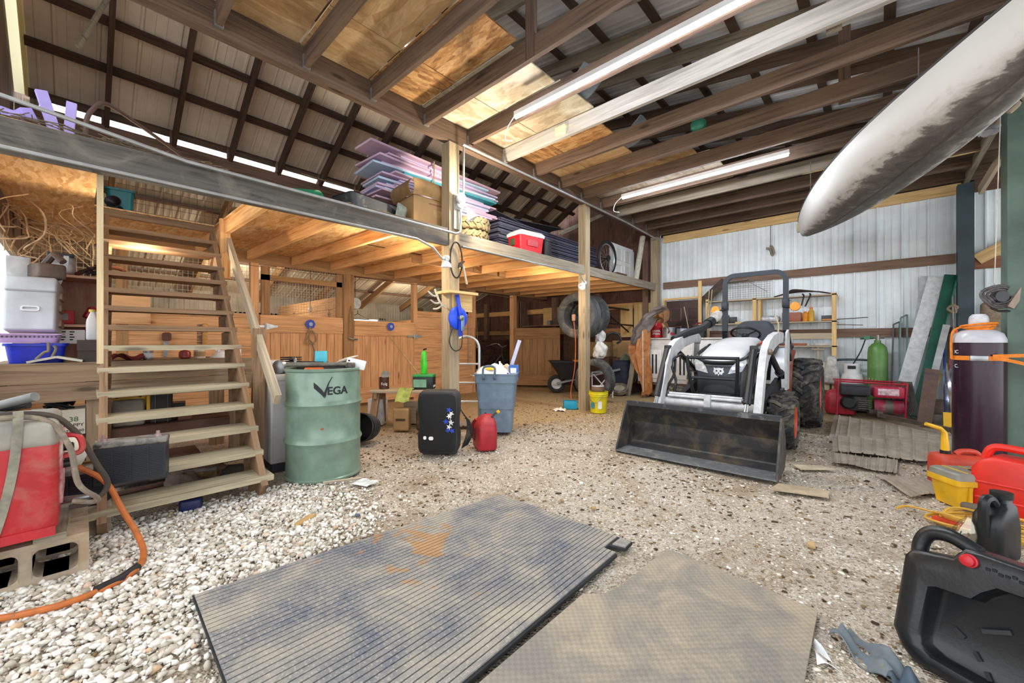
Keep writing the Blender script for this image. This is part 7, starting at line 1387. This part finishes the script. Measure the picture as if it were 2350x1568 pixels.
# ================= ON THE LOFT =================
LZ=2.362
NUM='first second third fourth fifth sixth seventh eighth ninth tenth eleventh twelfth thirteenth fourteenth fifteenth sixteenth seventeenth eighteenth nineteenth twentieth twenty-first twenty-second twenty-third twenty-fourth'.split()
PK2=pm('#d3b4cb',.6,0,.1,3,0,'pink_foam');LV2=pm('#c6bce0',.6,0,.1,3,0,'lavender_foam');BL2=pm('#bcd6ec',.6,0,.1,3,0,'pale_blue_foam');TE2=pm('#3f9aa8',.5,0,.1,3,0,'teal_foam')
z=LZ+.41
one('stack_crate',MB().b2((-.28,-.6,0),(.28,.6,.405)),W_DARK,'dark crate under the pile of foam boards','crate',(-4.65,3.15,LZ))
nb=24;rs=random.Random(4);seq=[]
for i in range(nb):
    th=.019+.007*rs.random();top=nb-i
    m=(PK2,LV2,PK2,BL2,LV2,PK2)[i%6]
    if i in(14,): m=TE2
    c={id(PK2):'pink',id(LV2):'lavender',id(BL2):'pale blue',id(TE2):'teal'}[id(m)]
    y0=2.55+rs.uniform(-.28,.2)-.05*(i>12);y1=4.02+rs.uniform(-.12,.16)+.008*i
    if i==nb-1: y0=2.2
    x1=-4.22+rs.uniform(-.05,.05);x0=x1-.45+rs.uniform(-.16,.16)
    mb=MB();cx=((x0+x1)/2,(y0+y1)/2);mb.b2((x0-cx[0],y0-cx[1],0),(x1-cx[0],y1-cx[1],th))
    one('foam_board',mb,m,'%s foam insulation board, %s from the top of the tied pile on the loft'%(c,NUM[top-1]),'foam board',(cx[0],cx[1],z),rs.uniform(-4,4),'tied pile of foam boards on the loft');z+=th+.0025
one('binding_twine',MB().tube([(0,0,-.6),(.01,0,.0),(-.3,0,.03),(-.66,0,.02)],.008,6).rbox((.0,0,-.06),(.03,.03,.05),.01,2),ROPE,'twine tied round the pile of foam boards','twine',(-4.16,3.05,z+.0))
cb2=thing('carton','large brown cardboard box with open flaps on the loft beside the square post','box',(-3.92,2.76,LZ-.01),-4)
mb=MB();mb.b2((-.2,-.27,0),(.2,.27,.36));ob('body',mb,pm('#a8875a',.8,0,.08,4,0,'box_cardboard'),cb2)
for s in(-1,1):
    ob('flap',MB().shell(lambda u,v:V((s*(.2+.02+.03*math.sin(PI*u)),-.29+.58*v,.53-.18*u+.012*math.sin(6*v))),8,8,.005),pm('#a07f52',.8),cb2)
    ob('flap',MB().shell(lambda u,v:V((-.21+.42*v,s*(.28+.02+.04*math.sin(PI*u)),.52-.17*u)),8,6,.005),pm('#8f7048',.8),cb2)
ob('faded_print',MB().b2((.2002,-.08,.29),(.2008,.10,.305)),pm('#8f5a48',.8),cb2);ob('print_frame',MB().b2((.2002,-.02,.16),(.2008,.11,.24)),pm('#b59566',.8),cb2);ob('red_mark',MB().lathe([(.018,0),(0,.001)],12,T(.201,.17,.30,0,90)),pm('#a83a34',.7),cb2);ob('paper_label',MB().b2((-.06,-.2812,.13),(.0,-.2803,.22)),WPLA,cb2)
one('rain_boot',MB().lathe([(.095,0),(.09,.3),(.08,.3),(.085,.01)],22),pm('#1f8a62',.4),'green plastic tube lying on the loft edge','tube',(-3.95,1.55,LZ+.085),-60,None,80)
ph=thing('planter','dusty black plastic planter lying on the loft left of the cardboard box','planter',(-3.95,2.05,LZ-.01),10);ob('shell',MB().loft([[V((x,y,z)) for x,y in rrect(a,b,.05,3)] for a,b,z in((.3,.5,0),(.34,.6,.2),(.36,.62,.2),(.33,.56,.19),(.29,.46,.02))]),dirty('#33363a','#8d8878',.55,8,.5,0,'dusty_black'),ph)
ph=thing('planter','small grey plastic liner standing beside the cardboard box on the loft','planter',(-3.85,2.36,LZ-.01),30);ob('shell',MB().shell(lambda u,v:V((.05*math.sin(4*v)+.05*u,.22*(v-.5),.22*u*(1-.4*v))),8,10,.004),pm('#6f7a74',.4,0,.3,14),ph)
one('hay_box',MB().b2((-.15,-.25,0),(.15,.25,.2)),W_PALE,'pale wooden box behind the black planter on the loft','box',(-4.35,1.95,LZ),5)
mb=MB()
for i in range(90):
    a=rs.random()*6.28;mb.tube([(rs.uniform(-.25,.25),rs.uniform(-.5,.5),rs.uniform(.0,.05)),(rs.uniform(-.25,.25),rs.uniform(-.5,.5),rs.uniform(.01,.12))],.004,4)
o=one('straw',mb,pm('#8d7a55',.9),'loose straw on the loft behind the black planter','straw',(-4.0,1.75,LZ));o['kind']='stuff'
mb=MB()
for i in range(110): 
    y=rs.uniform(-.4,.75);mb.tube([(rs.uniform(-.03,.09),y,rs.uniform(0,.02)),(rs.uniform(-.03,.06),y+rs.uniform(-.2,.2),rs.uniform(.0,.05))],.003,4)
o=one('straw',mb,pm('#6f6250',.9),'dry straw along the loft edge above the welder','straw',(-3.64,0,LZ));o['kind']='stuff'
for k,(zz_,l) in enumerate(((0,'lower of the two knobbly tan tyres on the loft'),(.165,'upper of the two knobbly tan tyres on the loft'))):
    t_=thing('tire',l,'tire',(-4.0,3.50,LZ+.085+zz_),0);mb=MB();tyre_mb(mb,.27,.16,.15,T(.02*k,0,0,0,90,20*k),18,.022,36);ob('tread',mb,dirty('#6d6650','#9a9070',.45,12,.85,0,'muddy_tyre',.3,.25,.2),t_,sharp=.5)
z=LZ
for i in range(18):
    th=.034;m=pm('#62647a',.5,0,.12,4,0,'dark_plastic_panel') if i%3 else pm('#7a7c94',.45,0,.12,4,0,'dark_plastic_panel')  # every third panel paler, the light on their edges put into the colour
    y0=4.05+rs.uniform(-.05,.08)+.012*i;y1=7.0+rs.uniform(-.1,.1);x1=-4.10+rs.uniform(-.02,.02)-.006*i
    mb=MB();mb.b2((-.42,-(y1-y0)/2,0),(.42,(y1-y0)/2,.016));mb.b2((.40,-(y1-y0)/2,0),(.42,(y1-y0)/2,.024));mb.b2((-.42,-(y1-y0)/2,0),(.42,-(y1-y0)/2+.02,.026))
    one('plastic_sheet',mb,m,'dark grey-blue ribbed plastic panel, %s from the bottom of the long stack on the loft'%NUM[i],'plastic sheet',(x1-.42,(y0+y1)/2,z),rs.uniform(-.6,.6),'long stack of dark panels on the loft');z+=th
for i,(y,r) in enumerate(((4.7,5),(5.4,-4))): one('plastic_sheet',MB().shell(lambda u,v:V((.8*(u-.5),1.3*(v-.5),.03+.05*(v-.5)*(1 if i else -1)*1.6+.02*math.sin(3*u))),6,8,.008),pm('#4d4f5c',.5,0,.12,4),('bent grey panel on top of the long dark stack, nearer the tyres','bent grey panel on top of the long dark stack, farther from the tyres')[i],'plastic sheet',(-4.7,y,z+.045+.07*i),r)
rcl=thing('cooler','red picnic cooler with a white lid on the loft edge','cooler',(-3.80,4.42,LZ-.02),-8);ob('body',MB().loft([rr(.26,.40,0,.03),rr(.30,.46,.26,.03)]),pm('#d8202e',.4,0,.08,5),rcl);mb=MB();mb.loft([rr(.32,.48,.26,.03),rr(.33,.49,.30,.03),rr(.27,.42,.335,.03),rr(.2,.34,.34,.03)]);ob('lid',mb,WPLA,rcl);ob('latch_plate',MB().b2((-.08,-.232,.13),(.02,-.222,.23)),pm('#4a5a3a',.5),rcl);ob('edge_trim',MB().b2((.1515,-.1,.12),(.1535,.1,.2)),pm('#c01a28',.4),rcl)
bin_('black_tub','black plastic tub right of the red cooler on the loft edge','tub',(-3.78,4.82,LZ-.02),0,.2,.18,.27,BLK)
bw=thing('wheel','bicycle wheel with a black tyre standing on the loft against the white door','wheel',(-3.80,6.78,LZ+.31),0)
ob('tire',MB().tube([V((.02*math.sin(a),.31*math.cos(a),.31*math.sin(a))) for a in [2*PI*k/36 for k in range(36)]],.028,8,True),BLKR,bw);ob('rim',MB().tube([V((0,.27*math.cos(a),.27*math.sin(a))) for a in [2*PI*k/36 for k in range(36)]],.012,6,True),pm('#c9ccd0',.3,.7),bw)
for k in range(20): ob('spoke',MB().tube([(.02*(-1)**k,0,0),(0,.265*math.cos(PI*k/10),.265*math.sin(PI*k/10))],.0022,4),GALV,bw)
ob('hub',MB().tube([(-.06,0,0),(.06,0,0)],.022,10),BLK,bw);ob('sprocket',MB().lathe([(.06,0),(.06,.02),(.02,.03)],16,T(.02,0,0,0,90)),BLK,bw)
for k,(y0,l,x) in enumerate(((7.15,'white six-panel door leaning on its side on the loft, in front',-3.92),(7.35,'second white door behind the front one on the loft',-3.99))):
    d=thing('door_leaf',l,'door',(x,y0,LZ-.01),0);ob('slab',MB().b2((-.035,0,0),(0,.95,.72)),WHT,d)
    if k==0:
        for yy in(.30,.68):
            for zz_ in(.08,.40):
                mb=MB();p=[(-.13,0),(.13,0),(.13,.24),(-.13,.24)];mb.loft([[V((.001,yy+a,zz_+b)) for a,b in p],[V((.012,yy+a*.93,zz_+.01+b*.93)) for a,b in p],[V((.002,yy+a*.8,zz_+.025+b*.8)) for a,b in p]],cap=False);mb.add([(.002,yy-.104,zz_+.025),(.002,yy+.104,zz_+.025),(.002,yy+.104,zz_+.217),(.002,yy-.104,zz_+.217)],[(0,1,2,3)]);ob('panel',mb,pm('#d9dadb',.4,0,.05,4),d)
one('tray_scrap',MB().b2((-.1,-.2,0),(.1,.2,.02)),W_REDBRN,'dark flat board on the loft edge in front of the bicycle wheel','board',(-3.66,6.92,LZ),0);one('grey_pipe',MB().tube([(0,0,0),(.02,.27,.92)],.055,16),dirty('#c4c2b0','#8d8c6e',.5,6,.6,0,'mossy_pipe'),'mossy pale pipe leaning upright on the loft by the corner post','pipe',(-3.66,7.70,LZ))
fx=thing('shop_light','unlit fluorescent fixture hung under the steep roof behind the second post','lamp',(-5.0,7.85,3.80),0);ob('housing',MB().beam((-.3,-.5,-.25),(.3,.6,.35),.14,.05),pm('#d8d4c4',.5),fx);ob('tube',MB().tube([(-.27,-.48,-.285),(.3,.57,.31)],.018,8),pm('#f0ead8',.3),fx)
# purple foam scraps at the left end
for i,(x,y,z0,w,d,h,rz,rx,l) in enumerate(((-3.80,-.33,.0,.3,.26,.03,6,-4,'lavender foam scrap lying lowest on the left loft corner'),(-3.85,-.32,.035,.28,.22,.035,-8,4,'lavender foam scrap lying on the lowest scrap'),(-3.88,-.34,.075,.25,.2,.035,10,-5,'topmost lavender foam scrap on the left loft corner'),(-3.76,-.09,.0,.03,.05,.27,10,14,'lavender foam strip standing upright on the left loft edge'),(-3.77,-.045,.0,.03,.045,.25,-4,-4,'purple foam strip standing beside the upright lavender strip'),(-3.85,-.17,.0,.1,.05,.16,20,24,'grey-lavender foam piece tilted behind the upright strips'))):
    one('foam_scrap',MB().b2((-w/2,-d/2,0),(w/2,d/2,h)),pm('#b0a2e4',.6,0,.12,4,0,'purple_foam'),l,'foam scrap',(x,y,LZ+z0),rz,'purple foam scraps on the left loft corner',rx)
one('bent_pipe',MB().tube(bez([(0,-.17,0),(0,-.165,.17),(-.01,-.13,.27),(-.03,-.085,.325),(-.1,.0,.325),(-.4,.28,.30),(-.9,.75,.24),(-1.5,1.4,.25)],8),.013,8),pm('#4a3228',.6),'brown bent hose arching over the left end of the loft','hose',(-3.70,.20,LZ-.03));one('grey_stick',MB().tube([(0,0,0),(-.3,.25,.9)],.02,7),W_GREY,'grey stick poking down from the roof above the purple foam','stick',(-5.0,.0,3.6))
one('rope_line',MB().tube(bez([(0,0,0),(.5,1.2,-.22),(1.0,2.2,-.35)],6),.008,5),ROPE,'rope strung below the rafters towards the foam boards','rope',(-6.2,2.2,3.55))
# things on the ceiling joists
one('blue_tote',MB().rbox((0,0,.1),(.2,.14,.2),.02,2),pm('#3f83c8',.4),'blue plastic box at the end of the strand board on the joists','box',(-2.07,1.90,3.546))
for i,(y,l) in enumerate(((3.38,'curled grey roofing sheet beside the first lamp'),(4.575,'curled blue-grey roofing sheet beyond the whitewashed joist'))):
    one('curled_sheet',MB().shell(lambda u,v:V((.34*(u-.3),.34*(v-.5),.004+.16*u*u+.02*math.sin(6*v)*u)),10,8,.004),pm('#8d9aa6',.5,.2,.2,6),l,'roofing sheet',(-2.28,y,3.562))
one('wasp_nest',MB().rbox((0,0,0),(.16,.05,.12),.024,3),pm('#d9cda8',.9,0,.2,40,.6),'pale wasp nest on the whitewashed joist','nest',(-2.62,3.655,3.46));one('green_jug',MB().rbox((0,0,.06),(.16,.12,.12),.04,3),pm('#2f7d68',.4),'small green jug on the joists beyond the plywood','jug',(-1.55,4.874,3.546))
for i,(x,y,l) in enumerate(((-.62,6.65,'splintered yellow wood patch under a rear joist beside the lamp'),(-.28,6.62,'long splintered yellow wood patch under a rear joist beside the canoe'),(.72,7.25,'splintered yellow wood patch near the dark green post'))): one('wood_splinter',MB().prism([(-.16,0),(-.02,-.02),(.16,-.005),(.05,.025),(-.1,.02)],.004),pm('#e0c088',.8),l,'splinter',(x,.09+.598*11 if i<2 else .09+.598*12,3.368),0)
# LED tube lamps
def tube_lamp(lab,x0,x1,y):
    l=thing('tube_lamp',lab,'lamp',((x0+x1)/2,y,3.36));h=(x1-x0)/2
    ob('housing',MB().b2((-h,-.018,-.03),(h,.018,.012)),WPLA,l);t_=ob('tube',MB().tube([(-h+.01,0,-.046),(h-.01,0,-.046)],.015,10),emit('#eef3ff',TUBE_E),l)
    ob('cord',MB().tube(bez([(-h,0,-.02),(-h-.12,.02,-.09),(-h-.15,.02,-.2),(-h-.06,.03,-.24)],5),.005,5),WPLA,l);return l
tube_lamp('long glowing tube lamp nearer the camera, below the ceiling joists',-2.66,-.25,2.93);tube_lamp('glowing tube lamp farther back, in front of the canoe tip',-2.94,-.79,5.70)
# ================= CANOE =================
cn_=thing('canoe','weathered white and grey canoe hung below the ceiling joists','canoe',(0,0,0))
A0=V((-.95,7.8,0));AD=V((.412,-.911,0)).normalized();AR=V((AD.y,-AD.x,0))*-1.0;LN=4.95
def hull(u,v):   # u along, v from left gunwale under the keel to the right one
    s=math.sin(PI*min(max(u,.0),1))
    b=.41*max(.0,s)**.85;dep=.37*(.55+.45*s**.5) if 0<u<1 else .2
    zt=3.2+.09*abs(2*u-1)**3-.30*max(0,1-u)**1.2
    a=PI*v
    x=-math.cos(a);e=.75
    xx=math.copysign(abs(math.cos(a))**.8,-math.cos(a))*b;zz_=zt-dep*abs(math.sin(a))**.72
    end=.10*math.sin(a)*(1 if u<.5 else -1)*(abs(2*u-1)**6)   # raked stem
    p=A0+AD*(LN*u+end)+AR*xx;return V((p.x,p.y,zz_))
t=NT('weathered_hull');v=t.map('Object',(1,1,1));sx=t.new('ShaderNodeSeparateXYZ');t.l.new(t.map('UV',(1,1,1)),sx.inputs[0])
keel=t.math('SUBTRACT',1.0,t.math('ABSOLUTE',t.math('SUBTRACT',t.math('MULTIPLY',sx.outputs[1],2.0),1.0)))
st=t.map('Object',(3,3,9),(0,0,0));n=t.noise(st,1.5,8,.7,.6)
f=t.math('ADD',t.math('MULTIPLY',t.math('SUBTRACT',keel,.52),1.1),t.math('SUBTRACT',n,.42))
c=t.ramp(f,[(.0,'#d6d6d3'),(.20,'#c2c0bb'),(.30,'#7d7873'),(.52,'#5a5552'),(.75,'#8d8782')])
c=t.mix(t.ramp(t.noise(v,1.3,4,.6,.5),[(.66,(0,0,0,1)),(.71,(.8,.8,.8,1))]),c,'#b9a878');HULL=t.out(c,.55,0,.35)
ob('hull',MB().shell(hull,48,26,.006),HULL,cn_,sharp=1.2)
for s in(0,1): ob('gunwale',MB().tube([hull(k/40,s)+V((0,0,.0)) for k in range(41)],.014,7),pm('#3a3a3c',.5),cn_)
ob('keel_strip',MB().tube([hull(k/40,.5)-V((0,0,.004)) for k in range(2,39)],.010,6),pm('#5d5854',.5),cn_)
ob('bow_block',MB().rbox(hull(.004,.25)+V((0,0,.08)),(.1,.05,.14),.01,1),pm('#b5a685',.7),cn_)
for uu,l in((.3,'far'),(.72,'near')):
    for sd,w in((0,'left'),(1,'right')):
        p=hull(uu,sd);one('hanging_line',MB().tube([(0,0,0),(0,0,3.38-p.z)],.004,5),pm('#6a6660',.7),'thin cord holding the %s rim of the canoe near its %s end'%(w,l),'cord',tuple(p))
SKY=1.9;TUBE=30;EXPO=.42
WARM=[(-4.05,2.30,1.90,24),(-4.0,5.05,1.92,18),(-4.9,.4,1.85,26),(-4.9,3.9,2.05,10)]  # the one over the workbench is added fill with no lamp there
COOL=[(-8.5,2.0,2.0,32),(-8.5,5.5,2.0,24),(-3.3,3.1,2.72,58)]  # first stall bulb, added fill in the second, flood lamp on the post
# ================= CAMERA, WORLD, LIGHTS =================
cam=bpy.data.cameras.new('camera');cam.sensor_width=36;cam.lens=FPX/2350*36;cam.clip_start=.02
co=bpy.data.objects.new('camera',cam);C.objects.link(co);co.location=(0,0,HC);co.rotation_euler=(PI/2,0,YAW);bpy.context.scene.camera=co
w=bpy.data.worlds.new('daylight');bpy.context.scene.world=w;w.use_nodes=True
bg=w.node_tree.nodes['Background'];bg.inputs[0].default_value=(.93,.97,1,1);bg.inputs[1].default_value=SKY
def light(name,typ,loc,e,col,**k):
    d=bpy.data.lights.new(name,typ);d.energy=e;d.color=col
    for a,b in k.items(): setattr(d,a,b)
    o=bpy.data.objects.new(name,d);C.objects.link(o);o.location=loc;return o
for n,(x0,x1,y) in enumerate(((-2.65,-.26,2.93),(-2.93,-.8,5.7))):
    o=light('tube_light','AREA',((x0+x1)/2,y,3.296),TUBE,(.86,.93,1),shape='RECTANGLE',size=x1-x0,size_y=.028)
for (x,y,z,e) in WARM: light('warm_bulb_and_fill','POINT',(x,y,z),e,(1,.84,.62),shadow_soft_size=.05)
for (x,y,z,e) in COOL: light('stall_and_post_light','POINT',(x,y,z),e,(1,.86,.66),shadow_soft_size=.05)
sc=bpy.context.scene
sc.view_settings.view_transform='Standard';sc.view_settings.look='None';sc.view_settings.gamma=1;sc.view_settings.use_curve_mapping=False
sc.view_settings.exposure=EXPO
sc.cycles.use_denoising=True;sc.cycles.max_bounces=7;sc.cycles.diffuse_bounces=4;sc.cycles.glossy_bounces=3;sc.cycles.transparent_max_bounces=10
sc.cycles.sample_clamp_indirect=6;sc.cycles.use_adaptive_sampling=True;sc.cycles.adaptive_threshold=.02;sc.cycles.caustics_reflective=False;sc.cycles.caustics_refractive=False
